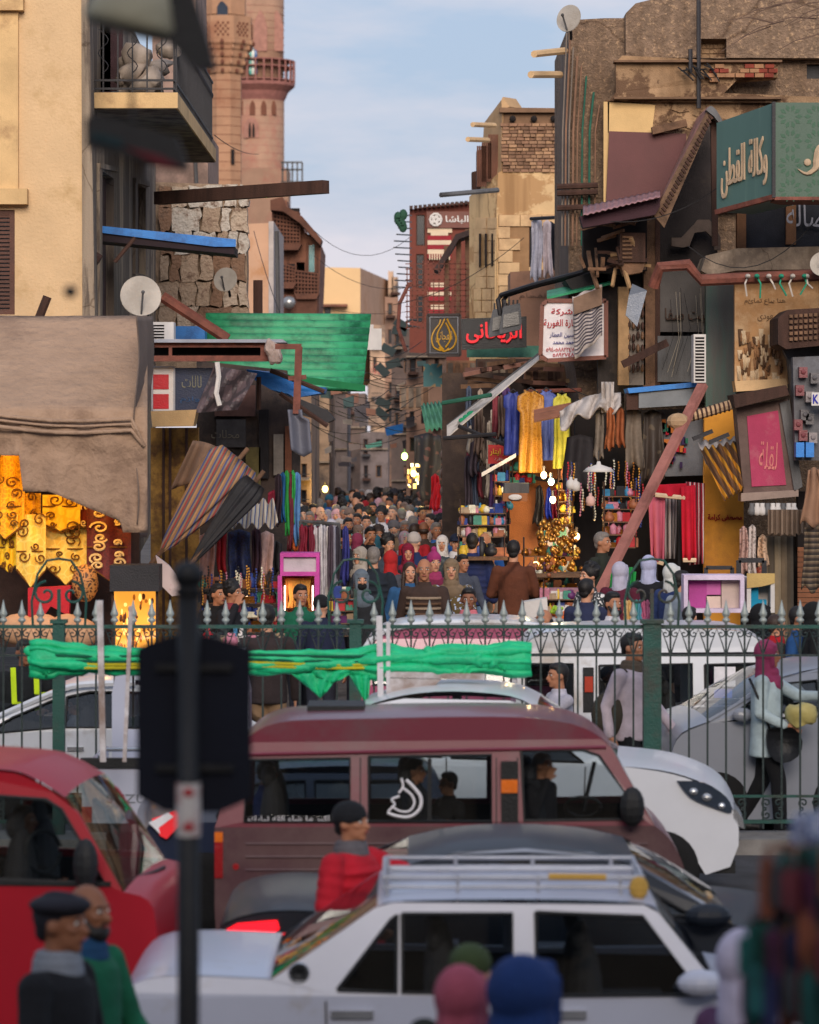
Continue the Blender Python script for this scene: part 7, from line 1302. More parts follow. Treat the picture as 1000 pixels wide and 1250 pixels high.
for j in range(13): z = 322 + j * 6.5; T_([P(495, z, 66), P(577, z, 66)], .013, 4)('mesh_wire', RUST, cg)
for k in range(12):
    z = 262 + 8 * k; b = MB(); b.tube([P(484 + 3 * math.sin(k), z, 72), P(502, z + 1, 74)], .02, 4); tag(b.build('antenna_rod', GREY), 'thin rod sticking out left of the striped building', 'rod', 'rods on the corner of the striped building')
b = MB()
for k in range(6): b.ell(P(489 + rnd.uniform(-4, 4), 262 + 3 * k, 72), (.09, .06, .12), 6, 5)
one('leaf_bunch', b, mat('leaf_dark', (34, 70, 52)), 'small dark green leafy thing on the rod left of the striped building', 'plant')
one('curved_rail', MB().tube([P(500, 345, 68), P(488, 370, 68), P(486, 400, 68), P(496, 430, 68)], .04, 6), RUST, 'curved rusty rail left of the wire cage', 'rail')
# ---- hanging signs over the street
Yc = 55; s = sign('calligraphy_sign', 'dark framed sign with gold flame-shaped calligraphy above the street', rect(522, 384, 562, 434), Yc, mat('cal_dark', (52, 48, 50), rough=.5), frame=mat('cal_frame', (70, 62, 60)), fw=3)
GOLD = mat('gold_paint', (200, 150, 40), rough=.4); T_([P(a, c_, Yc - .02) for a, c_ in rect(525, 387, 559, 431) + [(525, 387)]], .01, 4)('inner_border', mat('border_grey', (150, 150, 156)), s)
for pts in ([(538, 428), (530, 424), (527, 414), (530, 404), (536, 396), (538, 390)], [(545, 428), (553, 424), (557, 414), (554, 404), (549, 396), (546, 389)], [(542, 427), (536, 420), (534, 408), (540, 396), (543, 389)], [(544, 424), (550, 414), (548, 402), (544, 394)], [(536, 424), (542, 429), (548, 425)]): T_([P(a, c_, Yc - .02) for a, c_ in curve(pts, 3)], .014, 5)('gold_stroke', GOLD, s)
letters('العجاتى', flat(542, 411, Yc - .02), S(20, Yc), S(14, Yc), GOLD, s)
Yc = 53; s = sign('shop_sign', 'black shop sign with bright red Arabic letters behind the floodlights', [(563, 389), (643, 386), (643, 424), (564, 427)], Yc, mat('sign_black', (22, 24, 30), rough=.4)); letters('الريحانى', flat(603, 406, Yc - .02), S(68, Yc), S(26, Yc), glow('letter_red', (220, 20, 36), .5), s, ex=.05, bold=.02)
Yc = 45.9; s = sign('company_sign', 'white company sign with red and blue Arabic writing in a brown frame', [(662, 372), (668, 367), (740, 367), (740, 436), (668, 440), (660, 434)], Yc, mat('sign_white', (214, 208, 212), rough=.5), frame=mat('frame_brown', (110, 60, 46), rough=.5), fw=5)
INR = mat('ink_red2', (176, 20, 40)); INB = mat('ink_blue2', (60, 60, 130))
for t, x, z, w_, h_, m in (('شركة', 686, 381, 26, 9, INR), ('تجارة الغورية', 686, 395, 44, 11, INR), ('حسين العطار', 688, 409, 34, 7, INB), ('واحمد محمد', 690, 418, 30, 7, INB), ('٥٩٤-٥٨٨٢٢٤٧', 684, 426.5, 34, 5, INR), ('٥٨٩٢٧٤٨', 688, 433, 26, 5, INR)): letters(t, flat(x, z, Yc - .02), S(w_, Yc), S(h_, Yc), m, s, bold=.01)
scl = lambda u, v: P(699 + 36 * u + 3 * v * (1 - u), 362 - 14 * u + (76 - 14 * u) * v + 1.5 * math.sin(u * 12), 45.5 + .03 * math.sin(u * 14 + v * 5))
so_ = one('striped_cloth', MB().sheet(scl, 14, 12, .012), mat('cloth_pale', (178, 168, 166), var=.08), 'grey and white striped cloth hanging over the right half of the company sign', 'cloth', smooth=True)
for k in range(11): T_([scl(i / 12, .3 + k * .062 + .006 * math.sin(i)) + Vector((0, -.012, 0)) for i in range(13)], .011, 4)('stripe', mat('stripe_slate', (84, 80, 90)), so_)
Q_([(700, 364), (735, 350), (735, 372), (701, 384)], 45.42, .02)('brown_hem', mat('hem_brown', (120, 96, 80), var=.2), so_)
one('green_awning', MB().sheet(lambda u, v: P(668 + 78 * u, 356 - 18 * u - (10 - 4 * u) * v * (1 - v) + 8 * v, 47.4 - 1.4 * v), 10, 4, .03), GRS, 'green sheet awning above the white company sign', 'awning'); one('awning_shade_board', MB().pprism([(690, 342), (742, 326), (742, 346), (700, 356)], 46.2, 1.0), mat('board_dark', (50, 46, 46)), 'dark board on top of the green awning', 'board')
Yf2 = 49; fl_ = thing('floodlights', 'pair of dark floodlights hanging on a bent double pipe over the street', 'floodlight', P(620, 380, Yf2))
for dx in (0, 7): T_([P(738, 325 + dx * .5, 46), P(650 + dx, 348, 48), P(612 + dx, 360, Yf2), P(608 + dx, 366, Yf2), P(611 + dx, 384, Yf2)], .035, 7)('arm', DKM, fl_)
for (x0, x1, dy, yy) in ((597, 622, 4, Yf2), (610, 637, 0, Yf2 - .4)):
    lm = Q_([(x0 + 5, 374 + dy), (x1 - 2, 370 + dy), (x1, 392 + dy), (x1 - 1, 402 + dy), (x0, 408 + dy), (x0, 402)], yy, .25)('lamp_body', mat('lamp_grey', (66, 68, 74), rough=.45), fl_); Q_([(x0 + 5, 384 + dy), (x1 - 4, 380 + dy), (x1 - 3, 396 + dy), (x0 + 4, 400 + dy)], yy - .03, .03)('lens', mat('lens_grey', (110, 108, 106), rough=.25), lm)
    for k in range(4): B_(x0 + 6 + k * 5, 366 + dy, x0 + 8 + k * 5, 378 + dy, yy + .03, .16)('fin', DKM, lm)
for (a, l) in (((570, 422, 660, 436), 'teal-green painted board under the black and red sign'),): one('teal_board', MB().pbox(*a, 54, .1), mat('teal_board', (96, 150, 130), var=.2, scale=5), l, 'board')
sign('poster_board', 'small blue-green poster with yellow lines below the calligraphy sign', rect(517, 444, 540, 472), 56, ornate('map_print', (60, 110, 112), (170, 130, 80), scale=4), cat='poster')
for (x0, z0, x1, z1, Y_, c_, l) in ((582, 438, 656, 462, 52, (74, 58, 52), 'dark beam box below the teal board'), (545, 440, 584, 478, 57, (150, 108, 80), 'orange-brown wall block under the red lettered sign'), (640, 445, 700, 466, 50, (128, 92, 72), 'brown timber lintel above the hanging dresses'), (576, 462, 610, 474, 52, (164, 136, 110), 'pale stone ledge above the white banner'), (488, 470, 524, 500, 70, (160, 130, 108), 'pale balcony block over the far right-hand shops')):
    o_ = one('shop_block', MB().pbox(x0, z0, x1, z1, Y_, .8), mat('blk_%d' % x0, c_, var=.25, scale=4, spot=(90, 70, 60), amt=.3), l, 'wall block')
    for k in range(int((x1 - x0) / 9)): B_(x0 + 2 + k * 9, z0 + 3, x0 + 8 + k * 9, z1 - 3, Y_ - .05, .06)('panel', rnd.choice([WOODM, WOODD, CONC]), o_)
one('right_shop_wall', MB().pbox(540, 455, 745, 800, 50.5, .3), mat('shop_wall_dark', (62, 50, 46), var=.35, scale=2, spot=(92, 74, 62), amt=.35), 'dark backing wall of the right-hand market stalls', 'wall')
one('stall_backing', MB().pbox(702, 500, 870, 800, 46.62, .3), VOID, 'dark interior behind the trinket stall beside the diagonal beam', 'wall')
# rubble of timbers, rolled awnings
for i in range(26):
    x = 560 + 180 * rnd.random(); z = 440 + 34 * rnd.random(); a = rnd.uniform(-.25, .25); l_ = rnd.uniform(20, 60); b = MB(); b.bar(P(x, z, 49 + rnd.random()), P(x + l_ * math.cos(a), z + l_ * math.sin(a), 49 + rnd.random()), S(rnd.uniform(2, 4.5), 49), .06)
    tag(b.build('timber', rnd.choice([WOODD, WOODM, mat('timber_pink', (140, 100, 88), var=.2), WOODL])), 'loose timber lying across the shop roofs above the hanging dresses', 'timber', 'timbers across the right-hand shop roofs')
# ---- banners, awnings
wb = one('white_banner', MB().sheet(lambda u, v: P(546 + 112 * u, 520 - 86 * u + (14 - 9 * u) * v, 46.8 - .3 * v), 14, 3, .015), mat('banner_white', (206, 198, 192), var=.1, spot=(150, 140, 130), amt=.3, sscale=4), 'long dirty white canvas valance running diagonally up over the stalls', 'banner')
for k in range(3): E_(P(566 + 5 * k, 513 - 4 * k, 46.6), (.07, .02, .04), 8, 5)('green_print', mat('print_green', (30, 140, 100)), wb)
T_([P(546, 521, 46.9), P(662, 430, 46.9)], .03, 6)('edge_pole', GREY, wb)
one('white_banner', MB().sheet(lambda u, v: P(588 + 42 * u, 577 - 24 * u + 5 * v, 45.6), 8, 2, .015), MATS['banner_white'], 'short white awning edge under the blue dresses', 'banner')
corr('green_awning', P(514, 494, 60), P(542, 490, 60), P(556, 520, 58.6), P(520, 526, 58.6), 6, mat('green_pale', (90, 150, 116), var=.2, spot=(60, 110, 90), amt=.3), .03); tag(bpy.data.objects['green_awning.001'], 'pale green ribbed awning above the patterned dark textile', 'awning')
for (a, c_, l) in (((540, 492), (600, 482), 'green pole joining the pale ribbed awning'), ((542, 535), (606, 530), 'dark rail carrying scarves under the white valance'), ((560, 520), (622, 545), 'slanting rail under the white valance'), ((590, 575), (700, 590), 'black lamp arm over the warm-lit stall'), ((640, 478), (710, 476), 'rusty rail carrying the hanging dresses')): one('rail', MB().tube([P(*a, 46.5), P(*c_, 46.2)], .03, 6), RUST if 'rusty' in l else DKM if 'green' not in l else mat('pipe_green', (40, 92, 76)), l, 'rail')
for (x0, z0, x1, z1, c_, l) in ((470, 517, 492, 532, (24, 90, 150), 'small blue awning far down the street'), (446, 538, 466, 548, (90, 150, 130), 'pale teal awning at the end of the street'), (432, 492, 450, 516, (90, 84, 86), 'grey tarpaulin rag hanging over the far street')): one('small_awning', MB().pprism([(x0, z0 + 5), (x1, z0), (x1, z1 - 4), (x0 + 2, z1)], 88, .8), mat('sa_%d' % x0, c_, var=.2), l, 'awning')
for i, (x, z, a) in enumerate(((474, 427, .5), (480, 444, -.3), (467, 452, .8), (468, 492, .4), (466, 505, .7), (488, 404, .2), (490, 396, .6))): b = MB(); p = P(x, z, 75); b.box(-.16, .16, -.1, .1, -.09, .09, 0, Matrix.Translation(p) @ Matrix.Rotation(a, 4, 'Y')); b.tube([p, P(x + 12, z - 6, 75.2), P(x + 24, z - 4, 76)], .025, 5); tag(b.build('street_floodlight', mat('flood_dark', (52, 62, 62))), 'small dark floodlight on an arm over the far street', 'floodlight', 'floodlights over the far street')
for k in range(46):
    x = rnd.uniform(372, 520); z = rnd.uniform(430, 590); Y_ = rnd.uniform(70, 92); w_ = rnd.uniform(5, 16); h_ = rnd.uniform(3, 12); c_ = rnd.choice([(120, 108, 104), (90, 84, 86), (160, 146, 132), (70, 90, 90), (140, 100, 84), (60, 54, 58)])
    if 440 < x < 470 and z > 500: continue
    b = MB(); b.pprism([(x, z), (x + w_, z - rnd.uniform(-3, 5)), (x + w_, z + h_), (x + 1, z + h_ + rnd.uniform(-2, 4))], Y_, .4); tag(b.build('shop_awning', mat('far_%d_%d' % (c_[0], c_[2]), c_, var=.2)), 'small %s awning or board jutting over the far street, %s' % (cname(c_), 'high up' if z < 480 else 'at mid height' if z < 535 else 'low above the crowd'), 'awning', 'small awnings over the far street')
s = sign('white_board', 'plain white board beyond the edge of the green corrugated sheet', rect(447, 401, 466, 427), 70, WHT)
B_(450, 396, 456, 401, 70, .2)('post', WHT, s)
# cables
for i in range(16):
    x = 375 + rnd.random() * 60; z = 420 + rnd.random() * 110; wire(P(x, z, 60), P(x + 90 + 40 * rnd.random(), z + rnd.uniform(-20, 30), 60 + 10 * rnd.random()), .25, .007)
for a, c_, s_, l in (((383, 281, 80), (500, 290, 80), .5, 'thin cable sagging against the sky from the lattice house to the cage'), ((383, 312, 80), (520, 345, 80), .4, 'cable crossing the sky in front of the far tan block'), ((262, 165, 60), (316, 188, 80), .1, 'short cable from the balcony corner to the minaret'), ((480, 372, 60), (640, 290, 60), .2, 'thin cable crossing the face of the cream stone house'), ((745, 270, 44), (900, 210, 44), .2, 'cable in front of the dark recess'), ((840, 300, 43), (1010, 250, 43), .5, 'cable looping under the green sign box'), ((690, 470, 46), (860, 460, 44), .3, 'cable above the blue-topped cabinet'), ((392, 375, 80), (500, 380, 80), .1, 'cable above the green corrugated sheet'), ((310, 282, 70), (345, 390, 60), .1, 'dark cable down the plain pink-beige house')): wire(P(*a), P(*c_), s_, .008, l)
b = MB(); 
for k in range(24):
    x = 880 + 140 * rnd.random(); z = -20 + 70 * rnd.random(); a = rnd.uniform(2.2, 3.9); pts = [P(1010, 10 + k, 44)]; 
    pts = [P(x + 60 * math.cos(.1) , z, 44), P(x + 30, z + 14 * math.sin(a), 43.9), P(x, z + 26 * math.sin(a) + 10, 43.9)]; b.tube(pts, [.013, .009, .004], 4)
one('bare_branches', b, mat('twig', (90, 70, 60)), 'bare brown twigs reaching in at the upper right corner', 'branches')['kind'] = 'stuff'
# goods
# ================================================================ market goods
def dress(x0, y0, x1, y1, Y, m, label, kind='dress', grp=None, seed=0):
    w_ = x1 - x0; cx = (x0 + x1) / 2; h_ = y1 - y0
    def half(v): 
        if v < .04: return .25
        if v < .10: return .52
        if kind == 'dress' : return .38 + .12 * v if v > .24 else .54
        return .42 + .05 * math.sin(v * 6)
    b = MB(); b.sheet(lambda u, v: P(cx + (u - .5) * 2 * w_ * half(v), y0 + h_ * v + (3 * (1 - abs(2 * u - 1)) if v < .03 else 0), Y + .022 * math.sin(u * 14 + seed + v * 2) * (.3 + v) + .03 * noise.noise(Vector((u * 4, v * 3, seed)))), 18, 26, .03)
    o = one('hanging_' + kind, b, m, label, kind, grp, True)
    one_ = T_([P(cx - w_ * .3, y0 + 3, Y), P(cx, y0 - 3, Y), P(cx + w_ * .3, y0 + 3, Y)], .012, 5)('hanger', DKM, o); return o
def cm(c, sh=.75): return mat('fab_%d_%d_%d' % c, c, var=.16, scale=12, rough=sh, bump=.3, fine=20)
BLUE = cm((54, 66, 140), .55); dress(616, 478, 637, 556, 46.0, BLUE, 'royal blue embroidered dress hanging left of the golden one', seed=1); dress(633, 476, 663, 577, 45.7, ornate('gold_dress', (176, 122, 40), (150, 98, 24), scale=26, rough=.5), 'long golden brown dress with short sleeves hanging over the stalls', seed=2); dress(656, 476, 678, 562, 45.9, cm((78, 92, 160), .55), 'pale royal blue dress hanging between the golden and the yellow one', seed=3); dress(676, 480, 696, 572, 45.8, cm((178, 172, 66), .6), 'bright yellow dress hanging at the right end of the dresses', seed=4)
one('brown_awning', MB().sheet(lambda u, v: P(652 + 46 * u, 501 - 9 * u + 13 * v + 1.2 * math.sin(v * 20), 45.2 - .3 * v), 8, 14, .03), mat('awn_brown', (128, 84, 66), var=.2), 'small ribbed brown awning crossing the pale blue dress', 'awning')
LG = cm((176, 174, 186)); drape(649, 266, 662, 342, 58, LG, 'pale grey jacket hanging from the pole beside the cream stone house', 'hanging_shirt', cat='shirt', taper=.05); drape(662, 268, 674, 336, 58.1, cm((190, 176, 180)), 'pinkish pale shirt hanging second on the pole beside the cream house', 'hanging_shirt', cat='shirt', seed=2)
for k, x in enumerate((666, 676, 684)): drape(x, 270, x + 13, 330 + k * 3, 58.3, cm((26, 28, 40)), ('dark trousers hanging behind the pinkish shirt', 'dark trousers in the middle of the laundry pole', 'dark trousers hanging last, next to the brown building')[k], 'hanging_trousers', cat='trousers', taper=.1, seed=k)
one('laundry_pole', MB().tube([P(648, 267, 58), P(704, 264, 57)], .03, 6), DKM, 'pole carrying the laundry beside the cream stone house', 'pole')
# white torn awning and dark clothes at right
WS = mat('torn_white', (186, 178, 174), var=.15, spot=(140, 128, 120), amt=.3, sscale=4)
one('torn_awning', MB().sheet(lambda u, v: P(684 + 74 * u, 502 - 22 * u - 8 * math.sin(u * 3.1) + (22 + 6 * math.sin(u * 17)) * v, 44.6 + .1 * math.sin(u * 21 + v * 4) - .3 * v), 26, 8, .02), WS, 'torn dirty white plastic awning over the dark clothes stall', 'awning', smooth=True)
one('white_rag', MB().sheet(lambda u, v: P(735 + 14 * u, 466 + 38 * v, 44.4 + .1 * math.sin(u * 9)), 6, 8, .02), WS, 'white rag standing up at the right end of the torn awning', 'rag', smooth=True)
for i, (x0, y0, x1, y1, c_, l) in enumerate(((740, 497, 751, 548, (150, 84, 46), 'tan orange scarf hanging in the dark clothes stall, left of two'), (752, 497, 763, 544, (142, 78, 44), 'tan orange scarf hanging in the dark clothes stall, right of two'), (762, 498, 786, 570, (112, 100, 88), 'taupe coat hanging beside the orange scarves'), (782, 500, 812, 590, (56, 46, 40), 'dark brown camouflage patterned coat hanging by the blue-topped cabinet'), (726, 500, 738, 560, (120, 110, 100), 'grey cloth strip hanging below the torn awning'), (686, 530, 730, 600, (30, 26, 30), 'black cloth hanging under the torn awning'), (802, 516, 808, 566, (200, 60, 50), 'orange-red strip hanging at the edge of the grey panel'))): drape(x0, y0, x1, y1, 44.3 + .05 * i, cm(c_) if i != 3 else ornate('camo', (56, 46, 40), (88, 76, 62), scale=7, th=.3), l, 'hanging_garment', cat='garment', seed=i, taper=.3)
for i in range(34):
    x = rnd.uniform(566, 616); z = rnd.uniform(470, 520) if i % 2 else rnd.uniform(535, 580); c_ = rnd.choice([(110, 90, 80), (60, 50, 60), (150, 132, 118), (90, 60, 110), (140, 60, 70), (70, 80, 100), (190, 176, 160), (46, 40, 44)]); drape(x, z, x + rnd.uniform(6, 12), z + rnd.uniform(30, 70), 47.5 + rnd.random(), cm(c_), 'limp %s garment hanging %s the diagonal white valance' % (cname(c_), 'above' if z < 525 else 'low under'), 'hanging_scarf', 'garments under the white valance', cat='scarf', seed=i)
drape(505, 528, 540, 612, 64, ornate('patterned_black', (34, 34, 40), (90, 60, 60), scale=7, th=.3), 'large black textile with a fine red pattern hanging far down on the right', taper=.05); drape(526, 578, 537, 622, 56, cm((190, 16, 30)), 'bright red long garment hanging at the right of the crowd', 'hanging_garment', cat='garment'); drape(532, 588, 538, 622, 55, cm((214, 30, 40)), 'narrow bright red cloth in front of the long red garment', 'hanging_garment', cat='garment')
for k in range(12): x = 541 + (k % 4) * 7; z = 556 + (k // 4) * 22; b = MB(); b.ell(P(x, z, 54), (S(4, 54), .12, S(7, 54)), 10, 7); b.tube([P(x - 2, z - 5, 54), P(x, z - 13, 54), P(x + 2, z - 5, 54)], .012, 4); tag(b.build('handbag', cm(rnd.choice([(40, 36, 44), (150, 126, 104), (96, 66, 50), (110, 90, 80)]), .5), None, True), 'handbag hanging in the bag stall right of the red garments', 'bag', 'handbags hanging by the red garments')
s = sign('red_sign', 'red shop sign with yellow Arabic letters behind the short white awning', rect(596, 543, 632, 566), 47, mat('sign_scarlet', (196, 40, 40), rough=.5)); letters('سكر ايتار', flat(613, 552, 46.98), S(30, 47), S(9, 47), mat('letter_yellow', (230, 190, 60)), s, bold=.01); letters('للعطارة', flat(613, 561, 46.98), S(18, 47), S(4, 47), MATS['white_paint'], s)
# warm-lit stall
ob = one('stall_back_wall', MB().pprism([(622, 545), (700, 545), (700, 700), (622, 700)], 46.6, .15), mat('stall_orange', (184, 110, 60), var=.12, scale=3), 'warm orange-brown back wall of the lit trinket stall', 'wall')
lampbulb(664, 580, 45.4, 75, (255, 214, 150), 'bare warm bulb glowing over the orange stall'); lampbulb(673, 588, 45.3, 22, (210, 255, 225), 'greenish white bulb just right of the warm bare bulb'); lampbulb(675, 610, 45.6, 22, (255, 225, 170), 'small bright bulb hanging beside the coloured scarves'); lampbulb(494, 557, 62, 40, (190, 255, 120), 'green street lamp over the far crowd', r=.055); lampbulb(505, 578, 63, 160, (255, 210, 130), 'warm lamp in the shop beneath the green street lamp', r=.05); lampbulb(397, 597, 66, 40, (255, 214, 110), 'yellow lamp low at the left of the far crowd', r=.055); lampbulb(397, 511, 76, 10, (220, 255, 110), 'small yellow-green lamp on the black awning', r=.05); lampbulb(654, 690, 43, 22, (255, 205, 130), 'warm bulb behind the heap of brass goods'); lampbulb(704, 655, 43.4, 30, (255, 200, 130), 'warm bulb over the jewellery strings'); lampbulb(760, 700, 42, 25, (255, 210, 150), 'warm bulb under the trinket stall roof by the diagonal beam'); lampbulb(300, 668, 41.5, 26, (255, 225, 190), 'bulb over the jewellery stall behind the parasols')
for k in range(22): x = 497 + 18 * rnd.random(); z = 560 + 34 * rnd.random(); b = MB(); b.pbox(x, z, x + rnd.uniform(2, 5), z + rnd.uniform(2, 7), 64, .1); tag(b.build('lit_box', glow('lit_%d' % (k % 3), ((255, 214, 120), (240, 170, 70), (255, 236, 180))[k % 3], (1.6, .8, 2.2)[k % 3])), 'small glowing display shelf in the lit shop under the green lamp', 'display shelf', 'glowing shelves under the green street lamp')
for i, (x0, y0, x1, y1, c_, l) in enumerate(((652, 592, 665, 640, (44, 40, 40), 'black robe hanging in the orange stall'), (666, 594, 674, 632, (36, 56, 170), 'shiny blue scarf hanging in the orange stall'), (673, 595, 682, 633, (120, 24, 50), 'crimson scarf hanging in the orange stall'))): drape(x0, y0, x1, y1, 46.2, cm(c_, .4), l, 'hanging_garment', cat='garment', taper=.5, seed=i)
PAL = [(206, 200, 196), (170, 30, 40), (40, 60, 130), (206, 170, 50), (60, 130, 110), (150, 90, 60), (90, 40, 90), (30, 30, 34), (190, 120, 140), (220, 214, 190), (50, 120, 160), (160, 136, 110)]
GM = [mat('goods_%d' % i, c, var=.2, scale=25, rough=.5, bump=.1) for i, c in enumerate(PAL)]; PNM = {m.name: n for m, n in zip(GM, ('white', 'red', 'blue', 'yellow', 'green', 'brown', 'purple', 'black', 'pink', 'cream', 'sky blue', 'khaki'))}; BR = mat('brass', (205, 150, 70), rough=.4, metal=.85, bump=.05); BR2 = mat('brass_dark', (150, 96, 40), rough=.35, metal=.85, bump=.05)
VAR = []
for i in range(4):
    b = MB(); s_ = .05
    if i == 0: b.lathe([(.0, 0), (.03, 0), (.034, .01), (.034, .08), (.014, .1), (.014, .13), (.0, .132)], (0, 0, 0), 10)
    elif i == 1: b.box(-.045, .045, -.03, .03, 0, .09); b.box(-.04, .04, -.025, .025, .09, .1)
    elif i == 2: b.lathe([(.0, 0), (.04, .0), (.055, .03), (.05, .06), (.03, .075), (.035, .09), (.0, .1)], (0, 0, 0), 10)
    else: b.box(-.06, .06, -.045, .045, 0, .035); b.box(-.05, .05, -.04, .04, .035, .065)
    VAR.append(b.mesh(('bottle', 'packet', 'jar', 'box')[i], GM[0], i in (0, 2)))
def goods(x0, y0, x1, y1, Y, rows, n, label, group, pal=GM, board=True, kinds=(0, 1, 2, 3), sc0=1.0):
    if board:
        s = thing('shelf_rack', 'shelves behind the ' + group, 'shelf', P((x0 + x1) / 2, y1, Y))
        for r_i in range(rows): z = y0 + (y1 - y0) * (r_i + 1) / rows; B_(x0, z, x1, z + 1.2, Y - .05, .3)('shelf_board', WOODM, s)
        for x in (x0, x1): B_(x - .6, y0 - 2, x + .6, y1, Y - .04, .28)('side', WOODD, s)
    for r_i in range(rows):
        z = y0 + (y1 - y0) * (r_i + 1) / rows
        for k in range(n):
            i = rnd.choice(kinds); me = VAR[i]; o = bpy.data.objects.new(me.name.split('.')[0], me); COL.objects.link(o); o.location = P(x0 + (x1 - x0) * (k + .5 + rnd.uniform(-.2, .2)) / n, z, Y) + Vector((0, rnd.uniform(0, .1), .002)); sz = sc0 * rnd.uniform(.8, 1.3); o.scale = (sz, sz, sz); o.rotation_euler = (0, 0, rnd.uniform(-.4, .4)); o.material_slots[0].link = 'OBJECT'; mm = rnd.choice(pal); o.material_slots[0].material = mm
            tag(o, '%s %s, one of the %s' % (PNM.get(mm.name, 'brass'), ('bottle', 'packet', 'jar', 'box')[i], group), ('bottle', 'packet', 'jar', 'box')[i], group)
goods(562, 612, 618, 655, 45.2, 3, 15, 'small package on the shelves between the crowd and the orange stall', 'packages on the shelves left of the orange stall')
goods(560, 655, 616, 680, 43.5, 1, 13, 'bright packet on the counter in front of the shelves', 'packets on the counter', sc0=1.5)
goods(626, 560, 650, 590, 46.3, 2, 7, 'red and blue tin on the top shelf of the orange stall', 'tins on the top shelf of the orange stall', pal=[GM[1], GM[2], GM[4]])
goods(682, 570, 698, 640, 45.8, 5, 4, 'small gilt item on the narrow rack right of the scarves', 'gilt items on the narrow rack', pal=[BR, BR2, GM[3], GM[5]])
goods(604, 570, 622, 640, 46.0, 4, 5, 'small item on the tall rack under the red sign', 'items on the tall rack under the red sign')
goods(640, 658, 700, 720, 42.6, 3, 13, 'small box on the tiered counter around the brass goods', 'boxes on the tiered brass counter', pal=[GM[4], GM[3], GM[6], GM[9], GM[5], BR2])
goods(664, 715, 720, 765, 40.4, 3, 11, 'small souvenir on the low counter left of the diagonal beam', 'souvenirs on the low counter', pal=GM + [BR])
goods(738, 590, 776, 668, 42.8, 5, 9, 'trinket on the racks behind the diagonal beam', 'trinkets on the racks behind the beam', pal=[GM[5], GM[7], BR2, GM[10], GM[1], GM[8]])
goods(245, 700, 340, 790, 38.6, 5, 19, 'small trinket in the jewellery stall behind the railing at left', 'trinkets in the left jewellery stall', pal=[GM[7], GM[2], GM[1], BR2, GM[4], GM[9], GM[5]])
goods(404, 715, 432, 776, 36.2, 4, 7, 'small toy package on the stand behind the railing crest', 'toys by the railing crest', pal=GM)
goods(230, 760, 345, 790, 35.0, 1, 17, 'bottle or box on the counter just behind the railing at left', 'bottles on the counter behind the railing', sc0=1.3)
goods(630, 690, 664, 722, 41.9, 2, 9, 'x', 'pale goods on the low counter by the brown jacket', pal=[GM[0], GM[9], GM[8], BR2, GM[3]])
goods(668, 640, 700, 672, 43.6, 2, 8, 'x', 'pale goods behind the brass heap', pal=[GM[0], GM[9], BR, GM[4]])
def heap(cx, cy, w_, h_, Y, n, label, group, name, pal, r=(3, 5)):
    for k in range(n):
        t = rnd.random(); x = cx + (rnd.random() - .5) * w_ * (1 - .4 * (1 - t)); z = cy - h_ / 2 + h_ * t; b = MB(); q = S(rnd.uniform(*r), Y)
        if k % 3: b.lathe([(0, -q), (q * .7, -q * .8), (q, 0), (q * .6, q * .8), (q * .3, q), (q * .4, q * 1.3), (0, q * 1.35)], P(x, z, Y + rnd.uniform(-.2, .5)), 12)
        else: b.ell(P(x, z, Y + rnd.uniform(-.2, .5)), q, 12, 8)
        tag(b.build(name, rnd.choice(pal), None, True), label % ('upper' if t < .33 else 'middle' if t < .66 else 'lower', 'left' if x < cx - w_ * .1 else 'right' if x > cx + w_ * .1 else 'centre') if '%' in label else label, name.replace('_', ' '), group)
heap(680, 668, 66, 62, 42.4, 130, 'round pot in the %s %s of the gleaming brass heap under the lamps', 'brass pots heaped on the counter', 'brass_pot', [BR, BR, BR2], (2.2, 4)); heap(660, 700, 44, 24, 42.0, 46, 'small brass bowl in front of the gleaming heap', 'brass bowls in front of the heap', 'brass_bowl', [BR, BR2, GM[5]], (2, 3.6))
heap(684, 755, 24, 16, 38.5, 26, 'orange in the crate behind the pink minibus', 'oranges in the crate', 'orange', [mat('orange_fruit', (230, 110, 30), rough=.4)], (2.6, 3.4)); heap(682, 745, 22, 5, 38.8, 12, 'lime in the crate behind the oranges', 'limes in the crate', 'lime', [mat('lime_fruit', (150, 190, 40), rough=.4)], (2, 3))
one('fruit_crate', MB().pprism([(666, 757), (704, 757), (701, 770), (669, 770)], 38.2, .7), WHT, 'white crate under the oranges', 'crate')
one('white_tray', MB().pprism([(640, 735), (668, 730), (670, 765), (642, 768)], 38.6, .3), WHT, 'white tray with red packets beside the man in the brown jacket', 'tray')
for i, (x0, y0, x1, y1, Y, m, l) in enumerate(((655, 700, 716, 705, 41.8, WOODM, 'wooden counter board under the brass bowls'), (640, 720, 724, 725, 40.8, mat('counter_pink', (170, 120, 130)), 'pinkish counter edge left of the diagonal beam'), (556, 680, 620, 684, 43.2, WOODM, 'counter board carrying the bright packets'), (614, 602, 644, 612, 45, mat('box_tan2', (150, 96, 60)), 'tan ornamental box front in the orange stall'), (616, 590, 646, 602, 45, GREY, 'grey tin tray on the ornamental box'), (226, 790, 348, 796, 34.8, WOODD, 'counter board behind the railing at left'))): one('counter', MB().pbox(x0, y0, x1, y1, Y, .6), m, l, 'counter')
one('label_plate', MB().ell(P(629, 607, 44.95), (.09, .02, .04), 12, 6), WHT, 'oval white plate on the tan ornamental box', 'plate')
